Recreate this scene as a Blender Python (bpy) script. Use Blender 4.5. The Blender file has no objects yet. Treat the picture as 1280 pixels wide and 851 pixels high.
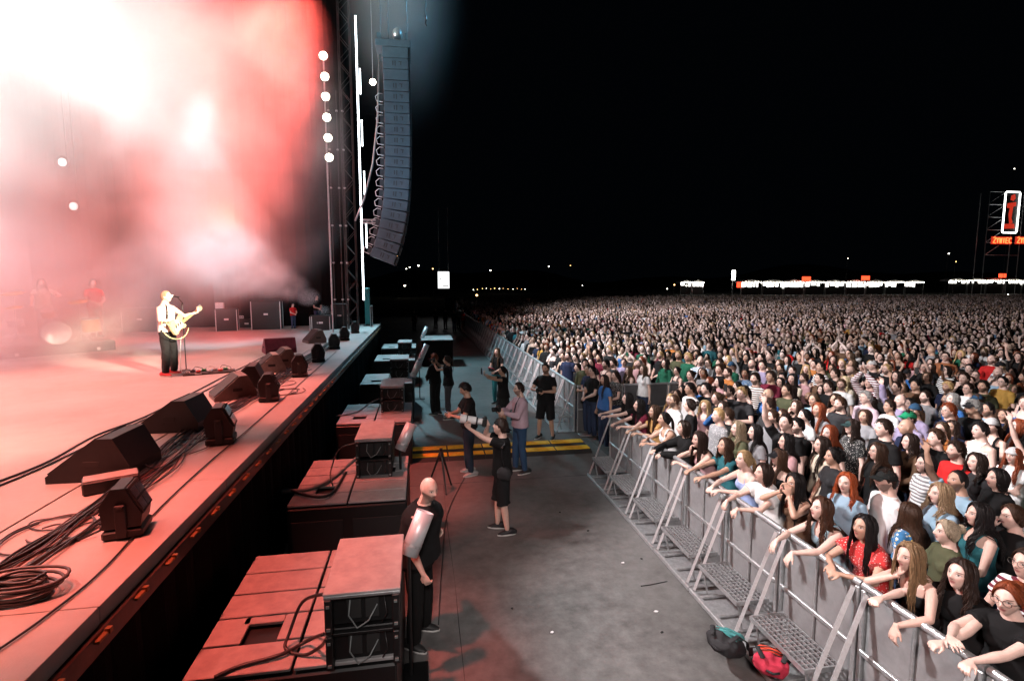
# Open-air concert at night seen from the side of the stage: smoke over the stage, the security pit, the crowd.
# World axes: X from the stage towards the crowd, Y along the stage edge away from the camera, Z up; metres.
import bpy, bmesh, math, random
import numpy as np
from mathutils import Matrix, Vector

sc = bpy.context.scene
# ------------------------------------------------------------------ camera
FPX, HZ, VPX, CAM_H = 660.0, 355.5, 525.0, 3.65
cam_d = bpy.data.cameras.new('camera'); cam = bpy.data.objects.new('camera', cam_d); sc.collection.objects.link(cam)
cam_d.sensor_width = 36.0; cam_d.lens = 36.0*FPX/1280; cam_d.clip_start = .05; cam_d.clip_end = 3000
pit_ = math.atan((425.5-HZ)/FPX); yaw_ = math.atan((640-VPX)/FPX*math.cos(pit_))
CF = Vector((math.sin(yaw_)*math.cos(pit_), math.cos(yaw_)*math.cos(pit_), -math.sin(pit_)))
CR = Vector((math.cos(yaw_), -math.sin(yaw_), 0)); CU = CR.cross(CF)
cam.matrix_world = Matrix(((CR.x, CU.x, -CF.x, 0), (CR.y, CU.y, -CF.y, 0), (CR.z, CU.z, -CF.z, CAM_H), (0, 0, 0, 1)))
sc.camera = cam
def ray(px, py): return CF + CR*((px-640)/FPX) + CU*((425.5-py)/FPX)
def at(px, py, z=0.0):
    """the world point at height z seen at a pixel of the 1280 x 851 photograph"""
    d = ray(px, py); t = (z-CAM_H)/d.z; return (d.x*t, d.y*t, z)
def atY(px, py, Y):
    d = ray(px, py); t = Y/d.y; return (d.x*t, Y, CAM_H+d.z*t)

# ------------------------------------------------------------------ world: a black night sky
world = bpy.data.worlds.new('World'); sc.world = world; world.use_nodes = True
bg = world.node_tree.nodes['Background']; bg.inputs[0].default_value = (.20, .32, .50, 1); bg.inputs[1].default_value = .0022
# ------------------------------------------------------------------ lights: the stage's own lamps, hung above and beside it, plus one added fill
def spot(name, loc, target, power, color, cone=60, blend=.6, radius=.25):
    d = bpy.data.lights.new(name, 'SPOT'); d.energy = power; d.color = color; d.spot_size = math.radians(cone); d.spot_blend = blend; d.shadow_soft_size = radius
    o = bpy.data.objects.new(name, d); sc.collection.objects.link(o); o.location = loc
    v = Vector(target)-Vector(loc); o.rotation_euler = v.to_track_quat('-Z', 'Y').to_euler(); return o
# white washes from the stage front over the crowd, and an added fill
spot('crowd_wash', (-3.0, 7.5, 7.5), (5.5, 4.0, 1.3), 6600, (1, .94, .95), 56, .5, .3)
spot('crowd_wash', (-3.0, 9.5, 8.5), (12.5, 8.5, 1.3), 10500, (1, .94, .95), 50, .8, .3)
spot('crowd_wash', (-3.0, 14, 9.0), (9, 17, 1.3), 11500, (1, .94, .95), 56, .8, .3)
spot('added_crowd_fill', (-.2, -2.5, 6.2), (3.6, 5.5, 1.2), 2700, (1, .88, .85), 60, .7, .6)  # added fill from behind the camera, brightens the pit crew and the rail
spot('crowd_wash', (-3.0, 25.4, 12), (22, 32, 1), 27000, (.97, .94, 1), 62, .9, .5)
spot('crowd_wash', (-3.0, 25.4, 12), (42, 62, 1), 26000, (.95, .95, 1), 50, .9, .5)
# red washes from upstage over the deck and its edge
for y_, p_ in ((2.5, 11500), (9.5, 9500), (16.5, 3200)): spot('red_wash', (-6.5, y_, 13), (-6.9, y_+.6, 1.8), p_, (1, .27, .20), 50, .25, .4)
spot('red_wash', (-18, 5, 11), (-11.5, 7, 1.8), 26000, (1, .31, .24), 56, .6, .5)
spot('red_edge', (-3.4, 4.0, 12), (-1.4, 4.6, 1.0), 9500, (1, .14, .10), 24, .9, .3)
spot('red_edge', (-3.4, 8.5, 12), (-1.4, 9.3, 1.0), 8000, (1, .14, .10), 25, .6, .3)
spot('pit_glow', (-9, 3, 9), (1.4, 3.5, 0), 2200, (1, .26, .18), 44, .9, 1.0)
# teal wash over the far end of the pit
spot('teal_wash', (-2.5, 25, 9), (1.5, 20, 0), 5200, (.45, .85, 1), 80, .8, .4)
# key light on the singer
spot('singer_key', (4.0, 1.5, 6.5), (at(213, 469, 1.8)[0], at(213, 469, 1.8)[1], 3.0), 42000, (1, .84, .62), 7.5, .5, .2)

sc.view_settings.view_transform = 'Standard'; sc.view_settings.look = 'None'; sc.view_settings.exposure = 0; sc.view_settings.gamma = 1
sc.cycles.use_denoising = True
sc.cycles.max_bounces = 6; sc.cycles.diffuse_bounces = 2; sc.cycles.glossy_bounces = 2; sc.cycles.volume_bounces = 1; sc.cycles.transparent_max_bounces = 6
sc.cycles.volume_step_rate = 2.0; sc.cycles.volume_max_steps = 256
sc.cycles.caustics_reflective = False; sc.cycles.caustics_refractive = False; sc.cycles.sample_clamp_indirect = 4
# ------------------------------------------------------------------ mesh helpers
class MB:
    """collects vertices and faces of ONE mesh"""
    def __init__(s): s.v = []; s.f = []; s.n = 0
    def add(s, v, f):
        v = np.asarray(v, float).reshape(-1, 3)
        s.v.append(v); s.f += [tuple(int(i) + s.n for i in q) for q in f]; s.n += len(v); return s
    def mesh(s, name, smooth=True):
        me = bpy.data.meshes.new(name)
        vv = np.concatenate(s.v) if s.v else np.zeros((0, 3))
        me.from_pydata(vv.tolist(), [], s.f)
        if smooth: me.polygons.foreach_set('use_smooth', [True] * len(me.polygons))
        me.update(); return me

BOXF = [(0,3,2,1),(4,5,6,7),(0,1,5,4),(1,2,6,5),(2,3,7,6),(3,0,4,7)]
def box(mb, c, s, rz=0.0, M=None, bev=0.0):
    """box of size s round c; bev chamfers the edges"""
    hx, hy, hz = s[0]/2, s[1]/2, s[2]/2
    if bev <= 0:
        v = np.array([(-hx,-hy,-hz),(hx,-hy,-hz),(hx,hy,-hz),(-hx,hy,-hz),(-hx,-hy,hz),(hx,-hy,hz),(hx,hy,hz),(-hx,hy,hz)])
        f = BOXF
    else:
        b = min(bev, hx*.9, hy*.9, hz*.9)
        rings = []
        def ring(x, y, z):
            q = b if (x > 0) else b
            return [(-x+b,-y,z),(x-b,-y,z),(x,-y+b,z),(x,y-b,z),(x-b,y,z),(-x+b,y,z),(-x,y-b,z),(-x,-y+b,z)]
        def inner(z):
            x, y = hx-b, hy-b
            return [(-x,-y,z),(x,-y,z),(x,-y,z),(x,y,z),(x,y,z),(-x,y,z),(-x,y,z),(-x,-y,z)]
        def slim(z):
            x, y = hx-b*.999, hy-b*.999; e = b*.35
            return [(-x+e,-y,z),(x-e,-y,z),(x,-y+e,z),(x,y-e,z),(x-e,y,z),(-x+e,y,z),(-x,y-e,z),(-x,-y+e,z)]
        v = slim(-hz) + ring(hx,hy,-hz+b) + ring(hx,hy,hz-b) + slim(hz)
        f = [tuple(range(7,-1,-1)), tuple(range(24,32))]
        for r in range(3):
            for k in range(8):
                f.append((r*8+k, r*8+(k+1)%8, (r+1)*8+(k+1)%8, (r+1)*8+k))
        v = np.array(v)
    if rz:
        c_, s_ = math.cos(rz), math.sin(rz)
        v = np.stack([v[:,0]*c_-v[:,1]*s_, v[:,0]*s_+v[:,1]*c_, v[:,2]], 1)
    v = v + np.asarray(c, float)
    if M is not None: v = xf(M, v)
    return mb.add(v, f)

def xf(M, v):
    A = np.array(M)
    return np.asarray(v) @ A[:3,:3].T + A[:3,3]

def frames(path, up=None):
    P = np.asarray(path, float); n = len(P)
    T = np.zeros_like(P)
    T[1:-1] = P[2:] - P[:-2]; T[0] = P[1]-P[0]; T[-1] = P[-1]-P[-2]
    T /= np.maximum(np.linalg.norm(T, axis=1, keepdims=True), 1e-9)
    a = np.array(up if up is not None else ((1,0,0) if abs(T[0][0]) < .8 else (0,1,0)), float)
    A = np.zeros_like(P); B = np.zeros_like(P)
    for i in range(n):
        a = a - T[i]*np.dot(a, T[i]); a /= max(np.linalg.norm(a), 1e-9)
        A[i] = a; B[i] = np.cross(T[i], a)
        if up is not None: a = np.array(up, float)
    return P, T, A, B

def tube(mb, path, ra, rb=None, n=8, up=None, round_=False, close=True, power=1.0):
    """lofted tube; ra, rb: radii along the two frame axes, number or list"""
    P, T, A, B = frames(path, up)
    m = len(P)
    ra = np.broadcast_to(np.asarray(ra, float), (m,)).copy()
    rb = ra.copy() if rb is None else np.broadcast_to(np.asarray(rb, float), (m,)).copy()
    if round_:
        h0, h1 = .5*(ra[0]+rb[0]), .5*(ra[-1]+rb[-1])
        P = np.concatenate([[P[0]-T[0]*h0*.85, P[0]-T[0]*h0*.5], P, [P[-1]+T[-1]*h1*.5, P[-1]+T[-1]*h1*.85]])
        A = np.concatenate([A[:1],A[:1],A,A[-1:],A[-1:]]); B = np.concatenate([B[:1],B[:1],B,B[-1:],B[-1:]])
        ra = np.concatenate([[ra[0]*.45, ra[0]*.85], ra, [ra[-1]*.85, ra[-1]*.45]])
        rb = np.concatenate([[rb[0]*.45, rb[0]*.85], rb, [rb[-1]*.85, rb[-1]*.45]])
        m += 4
    th = np.arange(n)*2*np.pi/n
    c, s = np.cos(th), np.sin(th)
    if power != 1.0:
        c = np.sign(c)*np.abs(c)**power; s = np.sign(s)*np.abs(s)**power
    V_ = P[:,None,:] + A[:,None,:]*(ra[:,None]*c)[...,None] + B[:,None,:]*(rb[:,None]*s)[...,None]
    f = []
    for i in range(m-1):
        for k in range(n):
            f.append((i*n+k, i*n+(k+1)%n, (i+1)*n+(k+1)%n, (i+1)*n+k))
    if close: f += [tuple(range(n-1,-1,-1)), tuple((m-1)*n+k for k in range(n))]
    return mb.add(V_.reshape(-1,3), f)

def ellipsoid(mb, c, r, nu=16, nv=10, M=None):
    v = []; f = []
    for j in range(1, nv):
        ph = math.pi*j/nv
        for i in range(nu):
            th = 2*math.pi*i/nu
            v.append((math.sin(ph)*math.cos(th)*r[0], math.sin(ph)*math.sin(th)*r[1], math.cos(ph)*r[2]))
    v += [(0,0,r[2]),(0,0,-r[2])]; a = len(v)-2; b = len(v)-1
    for j in range(nv-2):
        for i in range(nu): f.append((j*nu+i, (j+1)*nu+i, (j+1)*nu+(i+1)%nu, j*nu+(i+1)%nu))
    for i in range(nu):
        f.append((a, i, (i+1)%nu)); f.append((b, (nv-2)*nu+(i+1)%nu, (nv-2)*nu+i))
    v = np.array(v)
    if M is not None: v = xf(M, v)
    return mb.add(v + np.asarray(c, float), f)

def lathe(mb, prof, n=16, M=None, close=True):
    """profile [(r, z), ...] turned round z"""
    v = []; f = []
    for r, z in prof:
        for k in range(n):
            t = 2*math.pi*k/n; v.append((r*math.cos(t), r*math.sin(t), z))
    for i in range(len(prof)-1):
        for k in range(n): f.append((i*n+k, i*n+(k+1)%n, (i+1)*n+(k+1)%n, (i+1)*n+k))
    if close: f += [tuple(range(n-1,-1,-1)), tuple((len(prof)-1)*n+k for k in range(n))]
    v = np.array(v)
    if M is not None: v = xf(M, v)
    return mb.add(v, f)

def prism(mb, pts, h0, h1, axis='y', M=None):
    """polygon pts (two coordinates) extruded from h0 to h1 along an axis"""
    n = len(pts); v = []
    for h in (h0, h1):
        for a, b in pts:
            v.append({'y': (a, h, b), 'z': (a, b, h), 'x': (h, a, b)}[axis])
    f = [tuple(range(n-1,-1,-1)), tuple(range(n, 2*n))]
    for k in range(n): f.append((k, (k+1)%n, n+(k+1)%n, n+k))
    v = np.array(v, float)
    if M is not None: v = xf(M, v)
    return mb.add(v, f)

def recalc(me):
    bm = bmesh.new(); bm.from_mesh(me); bmesh.ops.recalc_face_normals(bm, faces=bm.faces); bm.to_mesh(me); bm.free(); return me

# ------------------------------------------------------------------ object helpers
COL = bpy.context.scene.collection
def obj(name, data, mat=None, parent=None, color=None, kind=None, label=None, cat=None, group=None):
    """links ONE mesh object; data is an MB or a mesh"""
    me = recalc(data.mesh(name, smooth=False)) if isinstance(data, MB) else data
    o = bpy.data.objects.new(name, me); COL.objects.link(o)
    if mat is not None:
        if not me.materials: me.materials.append(mat)
        elif me.materials[0] is not mat: o.material_slots[0].link = 'OBJECT'; o.material_slots[0].material = mat
    if parent is not None: o.parent = parent
    if color is not None: o.color = (*color[:3], color[3] if len(color) > 3 else 1)
    tag(o, label, cat, group, kind)
    return o
def smooth_obj(name, mb, *a, **k):
    me = recalc(mb.mesh(name, smooth=True)); return obj(name, me, *a, **k)
def tag(o, label=None, cat=None, group=None, kind=None):
    if label: o['label'] = label
    if cat: o['category'] = cat
    if group: o['group'] = group
    if kind: o['kind'] = kind
    return o
def thing(name, loc=(0,0,0), rz=0.0, label=None, cat=None, group=None):
    o = bpy.data.objects.new(name, None); COL.objects.link(o)
    o.empty_display_size = .1
    o.location = loc; o.rotation_euler = (0, 0, rz); return tag(o, label, cat, group)
def copy_tree(o, loc=None, rz=None, label=None, group=None, parent=None, top=True):
    c = o.copy(); COL.objects.link(c)
    if not top: c.parent = parent
    if loc is not None: c.location = loc
    if rz is not None: c.rotation_euler = (0, 0, rz)
    if label: c['label'] = label
    if group: c['group'] = group
    for ch in list(o.children): copy_tree(ch, parent=c, top=False)
    return c

# ------------------------------------------------------------------ material helpers
def mat(name, color=(.5,.5,.5), rough=.6, metal=0.0, noise=None, bump=None, emit=None, estr=0.0, spec=.5, coat=0.0, objcol=False, sheen=0.0):
    """Principled material; noise=(scale, amount) varies the colour, bump=(scale, strength, distance)"""
    m = bpy.data.materials.new(name); m.use_nodes = True
    nt = m.node_tree; b = nt.nodes['Principled BSDF']; L = nt.links.new
    b.inputs['Base Color'].default_value = (*color, 1); b.inputs['Roughness'].default_value = rough
    b.inputs['Metallic'].default_value = metal; b.inputs['Specular IOR Level'].default_value = spec
    b.inputs['Coat Weight'].default_value = coat; b.inputs['Sheen Weight'].default_value = sheen
    tc = nt.nodes.new('ShaderNodeTexCoord'); src = None
    if objcol:
        oi = nt.nodes.new('ShaderNodeObjectInfo'); src = oi.outputs['Color']
    if noise:
        n = nt.nodes.new('ShaderNodeTexNoise'); n.inputs['Scale'].default_value = noise[0]; n.inputs['Detail'].default_value = 6; n.inputs['Roughness'].default_value = .65
        L(tc.outputs['Object'], n.inputs['Vector'])
        mr = nt.nodes.new('ShaderNodeMapRange'); mr.inputs['From Min'].default_value = .3; mr.inputs['From Max'].default_value = .7
        mr.inputs['To Min'].default_value = 1-noise[1]; mr.inputs['To Max'].default_value = 1+noise[1]*.6
        L(n.outputs['Fac'], mr.inputs['Value'])
        mx = nt.nodes.new('ShaderNodeVectorMath'); mx.operation = 'SCALE'
        if src: L(src, mx.inputs[0])
        else: mx.inputs[0].default_value = color
        L(mr.outputs[0], mx.inputs['Scale']); src = mx.outputs[0]
    if src: L(src, b.inputs['Base Color'])
    if bump:
        n2 = nt.nodes.new('ShaderNodeTexNoise'); n2.inputs['Scale'].default_value = bump[0]; n2.inputs['Detail'].default_value = 4
        L(tc.outputs['Object'], n2.inputs['Vector'])
        bp = nt.nodes.new('ShaderNodeBump'); bp.inputs['Strength'].default_value = bump[1]; bp.inputs['Distance'].default_value = bump[2]
        L(n2.outputs['Fac'], bp.inputs['Height']); L(bp.outputs['Normal'], b.inputs['Normal'])
    if emit:
        b.inputs['Emission Color'].default_value = (*emit, 1); b.inputs['Emission Strength'].default_value = estr
    return m
# ------------------------------------------------------------------ people materials
def skin_material(name, lips=(.42,.13,.11), beard=0.0, makeup=0.0):
    m = mat(name, objcol=True, rough=.48, noise=(38, .10), bump=(160, .12, .002))
    nt = m.node_tree; L = nt.links.new; b = nt.nodes['Principled BSDF']
    b.inputs['Subsurface Weight'].default_value = 0.0
    src = b.inputs['Base Color'].links[0].from_socket
    at = nt.nodes.new('ShaderNodeAttribute'); at.attribute_name = 'hc'
    sep = nt.nodes.new('ShaderNodeSeparateXYZ'); L(at.outputs['Vector'], sep.inputs[0])
    def M_(op, a, b_=None, c=None):
        n = nt.nodes.new('ShaderNodeMath'); n.operation = op
        for i, x in enumerate((a, b_, c)):
            if x is None: continue
            if isinstance(x, (int, float)): n.inputs[i].default_value = x
            else: L(x, n.inputs[i])
        return n.outputs[0]
    X = M_('ABSOLUTE', sep.outputs[0]); Y = sep.outputs[1]; Z = sep.outputs[2]; X0 = sep.outputs[0]
    front = M_('GREATER_THAN', Y, .045)
    def ell(cx, cz, rx, rz, soft=.35, slope=0.0, xs=None):
        xs = X if xs is None else xs
        dx = M_('DIVIDE', M_('SUBTRACT', xs, cx), rx)
        zz = Z if not slope else M_('SUBTRACT', Z, M_('MULTIPLY', M_('SUBTRACT', xs, cx), slope))
        dz = M_('DIVIDE', M_('SUBTRACT', zz, cz), rz)
        r = M_('ADD', M_('MULTIPLY', dx, dx), M_('MULTIPLY', dz, dz))
        mr = nt.nodes.new('ShaderNodeMapRange'); mr.interpolation_type = 'SMOOTHSTEP'
        mr.inputs['From Min'].default_value = 1-soft; mr.inputs['From Max'].default_value = 1+soft
        mr.inputs['To Min'].default_value = 1; mr.inputs['To Max'].default_value = 0
        L(r, mr.inputs['Value']); return M_('MULTIPLY', mr.outputs[0], front)
    def over(base, fac, col, k=1.0):
        n = nt.nodes.new('ShaderNodeMix'); n.data_type = 'RGBA'; n.clamp_factor = True
        L(M_('MULTIPLY', fac, k), n.inputs[0]); L(base, n.inputs[6])
        if isinstance(col, tuple): n.inputs[7].default_value = (*col, 1)
        else: L(col, n.inputs[7])
        return n.outputs[2]
    c = src
    c = over(c, ell(.044, -.018, .022, .018, .9), (.55,.20,.16), .16)       # cheeks
    c = over(c, ell(0, -.026, .012, .012, .9, xs=X0), (.5,.18,.14), .18)
    if beard:
        n = nt.nodes.new('ShaderNodeTexNoise'); n.inputs['Scale'].default_value = 300; L(at.outputs['Vector'], n.inputs['Vector'])
        lo = nt.nodes.new('ShaderNodeMapRange'); lo.interpolation_type = 'SMOOTHSTEP'
        # below a line that climbs towards the ears
        L(M_('SUBTRACT', M_('SUBTRACT', M_('MULTIPLY', X, .75), .062), Z), lo.inputs['Value'])
        lo.inputs['From Min'].default_value = -.006; lo.inputs['From Max'].default_value = .008
        lo.inputs['To Min'].default_value = 0; lo.inputs['To Max'].default_value = 1
        ylim = M_('GREATER_THAN', Y, -.01); zlim = M_('GREATER_THAN', Z, -.125)
        bf = M_('MULTIPLY', M_('MULTIPLY', lo.outputs[0], ylim), zlim)
        c = over(c, M_('MULTIPLY', bf, M_('ADD', M_('MULTIPLY', n.outputs['Fac'], .6), .5)), (.035,.022,.015), beard)
        c = over(c, ell(0, -.040, .026, .0055, .4, xs=X0), (.04,.025,.018), beard)
    c = over(c, ell(0, -.0487, .0225, .0062, .5, xs=X0), lips, .85)
    c = over(c, ell(0, -.0585, .018, .0062, .5, xs=X0), lips, .75)
    c = over(c, ell(0, -.0537, .0215, .0013, .9, xs=X0), (.05,.015,.015), .9)
    c = over(c, ell(.031, .010, .019, .0115, .9), (.20,.10,.08), .35 + makeup*.3)    # darker in the eye sockets, more with makeup
    c = over(c, ell(.0315, .007, .0135, .0056, .3), (.62,.58,.55), .9)
    c = over(c, ell(.0305, .0073, .0056, .0056, .3), (.035,.022,.015), 1)
    c = over(c, ell(.0320, .0122, .0155, .0019, .8, slope=-.12), (.02,.014,.012), .95)
    c = over(c, ell(.0315, .0018, .0130, .0012, .8), (.10,.05,.045), .5)
    c = over(c, ell(.0335, .0265, .0195, .0036, .6, slope=.02), (.045,.028,.018), .85)
    c = over(c, ell(.0085, -.0325, .0035, .0020, .6), (.06,.02,.02), .8)
    L(c, b.inputs['Base Color']); return m

def hair_material():
    m = mat('hair', objcol=True, rough=.5, spec=.25)
    nt = m.node_tree; L = nt.links.new; b = nt.nodes['Principled BSDF']; tc = nt.nodes.new('ShaderNodeTexCoord')
    mp = nt.nodes.new('ShaderNodeMapping'); mp.inputs['Scale'].default_value = (220, 220, 14); L(tc.outputs['Object'], mp.inputs[0])
    n = nt.nodes.new('ShaderNodeTexNoise'); n.inputs['Scale'].default_value = 1; n.inputs['Detail'].default_value = 3; L(mp.outputs[0], n.inputs['Vector'])
    mr = nt.nodes.new('ShaderNodeMapRange'); mr.inputs['From Min'].default_value = .25; mr.inputs['From Max'].default_value = .75
    mr.inputs['To Min'].default_value = .45; mr.inputs['To Max'].default_value = 1.6; L(n.outputs['Fac'], mr.inputs['Value'])
    s = nt.nodes.new('ShaderNodeVectorMath'); s.operation = 'SCALE'
    L(b.inputs['Base Color'].links[0].from_socket, s.inputs[0]); L(mr.outputs[0], s.inputs['Scale']); L(s.outputs[0], b.inputs['Base Color'])
    bp = nt.nodes.new('ShaderNodeBump'); bp.inputs['Strength'].default_value = .5; bp.inputs['Distance'].default_value = .003
    L(n.outputs['Fac'], bp.inputs['Height']); L(bp.outputs[0], b.inputs['Normal'])
    return m

def flecked_material(name, fleck, scale, size=.25, second=None):
    """fabric in the object's colour with printed flecks"""
    m = mat(name, objcol=True, rough=.85, bump=(300, .2, .001), sheen=.2)
    nt = m.node_tree; L = nt.links.new; b = nt.nodes['Principled BSDF']; tc = nt.nodes.new('ShaderNodeTexCoord')
    src = b.inputs['Base Color'].links[0].from_socket
    def layer(src, col, sc, sz, off):
        mp = nt.nodes.new('ShaderNodeMapping'); mp.inputs['Location'].default_value = (off,)*3; mp.inputs['Rotation'].default_value = (.4, .7, .2); mp.inputs['Scale'].default_value = (1, 1, 1.7); L(tc.outputs['Object'], mp.inputs[0])
        v = nt.nodes.new('ShaderNodeTexVoronoi'); v.inputs['Scale'].default_value = sc; v.inputs['Randomness'].default_value = .8; L(mp.outputs[0], v.inputs['Vector'])
        lt = nt.nodes.new('ShaderNodeMath'); lt.operation = 'LESS_THAN'; lt.inputs[1].default_value = sz; L(v.outputs['Distance'], lt.inputs[0])
        mx = nt.nodes.new('ShaderNodeMix'); mx.data_type = 'RGBA'; L(lt.outputs[0], mx.inputs[0]); L(src, mx.inputs[6]); mx.inputs[7].default_value = (*col, 1)
        return mx.outputs[2]
    c = layer(src, fleck, scale, size, 0)
    if second: c = layer(c, second, scale*.8, size, 3.3)
    L(c, b.inputs['Base Color']); return m

def striped_material(name, col2, freq, w=.5):
    m = mat(name, objcol=True, rough=.85, bump=(300, .2, .001))
    nt = m.node_tree; L = nt.links.new; b = nt.nodes['Principled BSDF']; tc = nt.nodes.new('ShaderNodeTexCoord')
    src = b.inputs['Base Color'].links[0].from_socket; sp = nt.nodes.new('ShaderNodeSeparateXYZ'); L(tc.outputs['Object'], sp.inputs[0])
    a = nt.nodes.new('ShaderNodeMath'); a.operation = 'MULTIPLY'; a.inputs[1].default_value = freq; L(sp.outputs[2], a.inputs[0])
    f = nt.nodes.new('ShaderNodeMath'); f.operation = 'FRACT'; L(a.outputs[0], f.inputs[0])
    lt = nt.nodes.new('ShaderNodeMath'); lt.operation = 'LESS_THAN'; lt.inputs[1].default_value = w; L(f.outputs[0], lt.inputs[0])
    mx = nt.nodes.new('ShaderNodeMix'); mx.data_type = 'RGBA'; L(lt.outputs[0], mx.inputs[0]); L(src, mx.inputs[6]); mx.inputs[7].default_value = (*col2, 1)
    L(mx.outputs[2], b.inputs['Base Color']); return m

M_SKIN_F = skin_material('skin_woman', lips=(.40,.10,.10), makeup=.5)
M_SKIN_M = skin_material('skin_man', lips=(.36,.15,.12))
M_SKIN_B = skin_material('skin_bearded', lips=(.33,.13,.11), beard=.85)
M_HAIR = hair_material()
M_CLOTH = mat('cloth', objcol=True, rough=.88, bump=(260, .25, .0015), noise=(9, .12), spec=.25)
M_FLECK = flecked_material('white_flecked_cloth', (.75,.72,.68), 46, .24)
M_FLORAL = flecked_material('floral_cloth', (.75,.55,.10), 24, .30, (.70,.72,.75))
M_STRIPE = striped_material('striped_cloth', (.80,.80,.80), 24, .5)
M_SHOE = mat('shoe', objcol=True, rough=.6, bump=(120, .2, .002))
M_SOLE = mat('sole', (.55,.55,.53), rough=.7)
M_GLASS_FRAME = mat('glasses_frame', (.03,.025,.02), rough=.3)
# ------------------------------------------------------------------ people
def remesh(mb, voxel, target, smooth=1, fold=0.0, seed=0):
    """union of the overlapping closed pieces in mb as ONE continuous surface"""
    me = mb.mesh('tmp', smooth=True)
    o = bpy.data.objects.new('tmp', me); COL.objects.link(o)
    r = o.modifiers.new('r', 'REMESH'); r.mode = 'VOXEL'; r.voxel_size = voxel; r.use_smooth_shade = True
    if smooth:
        s = o.modifiers.new('s', 'SMOOTH'); s.iterations = smooth; s.factor = .5
    d = o.modifiers.new('d', 'DECIMATE'); d.ratio = 1.0
    dg = bpy.context.evaluated_depsgraph_get(); dg.update()
    nf = len(o.evaluated_get(dg).data.polygons) * 2
    d.ratio = min(1.0, target / max(nf, 1)); dg.update()
    out = bpy.data.meshes.new_from_object(o.evaluated_get(dg))
    bpy.data.objects.remove(o); bpy.data.meshes.remove(me)
    if fold:
        n = len(out.vertices); co = np.empty(n*3); no = np.empty(n*3)
        out.vertices.foreach_get('co', co); out.vertices.foreach_get('normal', no)
        co = co.reshape(-1,3); no = no.reshape(-1,3)
        a = (np.sin(co[:,0]*31+seed+3*np.sin(co[:,2]*17+seed)) * np.sin(co[:,2]*23+co[:,1]*29+seed*1.7+2*np.sin(co[:,0]*13)))
        a += .5*np.sin(co[:,2]*61+co[:,0]*37+seed)*np.sin(co[:,1]*53+seed*.3)
        co += no * (a*fold)[:,None]
        out.vertices.foreach_set('co', co.ravel())
    out.polygons.foreach_set('use_smooth', [True]*len(out.polygons)); out.update()
    return out

def head_points(sex, nu=40, nv=34):
    """closed head surface in head coordinates: y forward, z up, origin between the ears"""
    v = []; f = []
    W, D, Hh = (.076, .098, .118) if sex == 'm' else (.071, .093, .112)
    def g(x, z, cx, cz, sx, sz): return math.exp(-((x-cx)/sx)**2 - ((z-cz)/sz)**2)
    def P(th, ph):
        x0 = math.sin(ph)*math.cos(th); y0 = math.sin(ph)*math.sin(th); z0 = math.cos(ph)
        x, y, z = x0*W, y0*D, z0*Hh
        y -= .008*(1 - abs(z0))                                   # the back of the skull bulges
        if z0 < .1:                                               # jaw narrows, its back is trimmed
            k = min(1.0, (.1-z0)/1.1)
            x *= 1 - (.42 if sex == 'm' else .52)*k**1.5*(1 if y0 > -.2 else .8)
            if y0 > 0: y *= 1 - .18*k**2
            else: y *= 1 - .45*k
            if y0 > 0: z -= .008*k*y0
        if y0 > 0:
            fr = y0**.6
            ax = abs(x)
            d = 0
            y = y*(1 - .06*fr*max(0, z0))
            d += .0245*g(x, z, 0, -.022, .0105, .013)              # nose tip
            d += .013*g(x, z, 0, .002, .0085, .022)               # bridge
            d += .007*g(ax, z, .013, -.024, .006, .006)           # nostril wings
            d += (.006 if sex == 'm' else .003)*g(ax, z, .028, .030, .022, .008)  # brow
            d -= .0105*g(ax, z, .031, .009, .016, .0105)            # eye sockets
            d += .005*g(ax, z, .031, .007, .010, .0055)             # lids over the eyeball
            d += .005*g(ax, z, .046, -.020, .018, .016)             # cheekbones
            d -= .004*g(ax, z, .040, -.052, .014, .014)
            d += .0085*g(x, z, 0, -.0485, .019, .0045)             # upper lip
            d += .0085*g(x, z, 0, -.0590, .016, .0050)             # lower lip
            d -= .0045*g(x, z, 0, -.0535, .020, .0018)
            d -= .004*g(x, z, 0, -.0685, .016, .005)
            d += (.010 if sex == 'm' else .008)*g(x, z, 0, -.088, .020, .012)  # chin
            y += d*fr
        return (x, y, z)
    for j in range(1, nv):
        ph = math.pi*j/nv
        # more rings over the face
        for i in range(nu):
            t = i/nu; th = 2*math.pi*t + math.pi/2
            th = th - .55*math.sin(2*math.pi*t)                       # denser in front (y > 0)
            v.append(P(th, ph))
    v += [P(0, 0), P(0, math.pi)]; a, b = len(v)-2, len(v)-1
    for j in range(nv-2):
        for i in range(nu): f.append((j*nu+i, (j+1)*nu+i, (j+1)*nu+(i+1)%nu, j*nu+(i+1)%nu))
    for i in range(nu):
        f.append((a, i, (i+1)%nu)); f.append((b, (nv-2)*nu+(i+1)%nu, (nv-2)*nu+i))
    return np.array(v), f

HEADS = {s: head_points(s) for s in 'mf'}
def rot(ax, deg): return np.array(Matrix.Rotation(math.radians(deg), 4, ax))
def unit(v): v = np.asarray(v, float); return v/max(np.linalg.norm(v), 1e-9)

def head_matrix(P):
    M = np.diag([1.0,1.0,1.0,1.0]); M[:3,3] = P['head']
    return M @ rot('Z', P.get('yaw', 0)) @ rot('X', P.get('pitch', 8)) @ rot('Y', P.get('tilt', 0))

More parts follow.
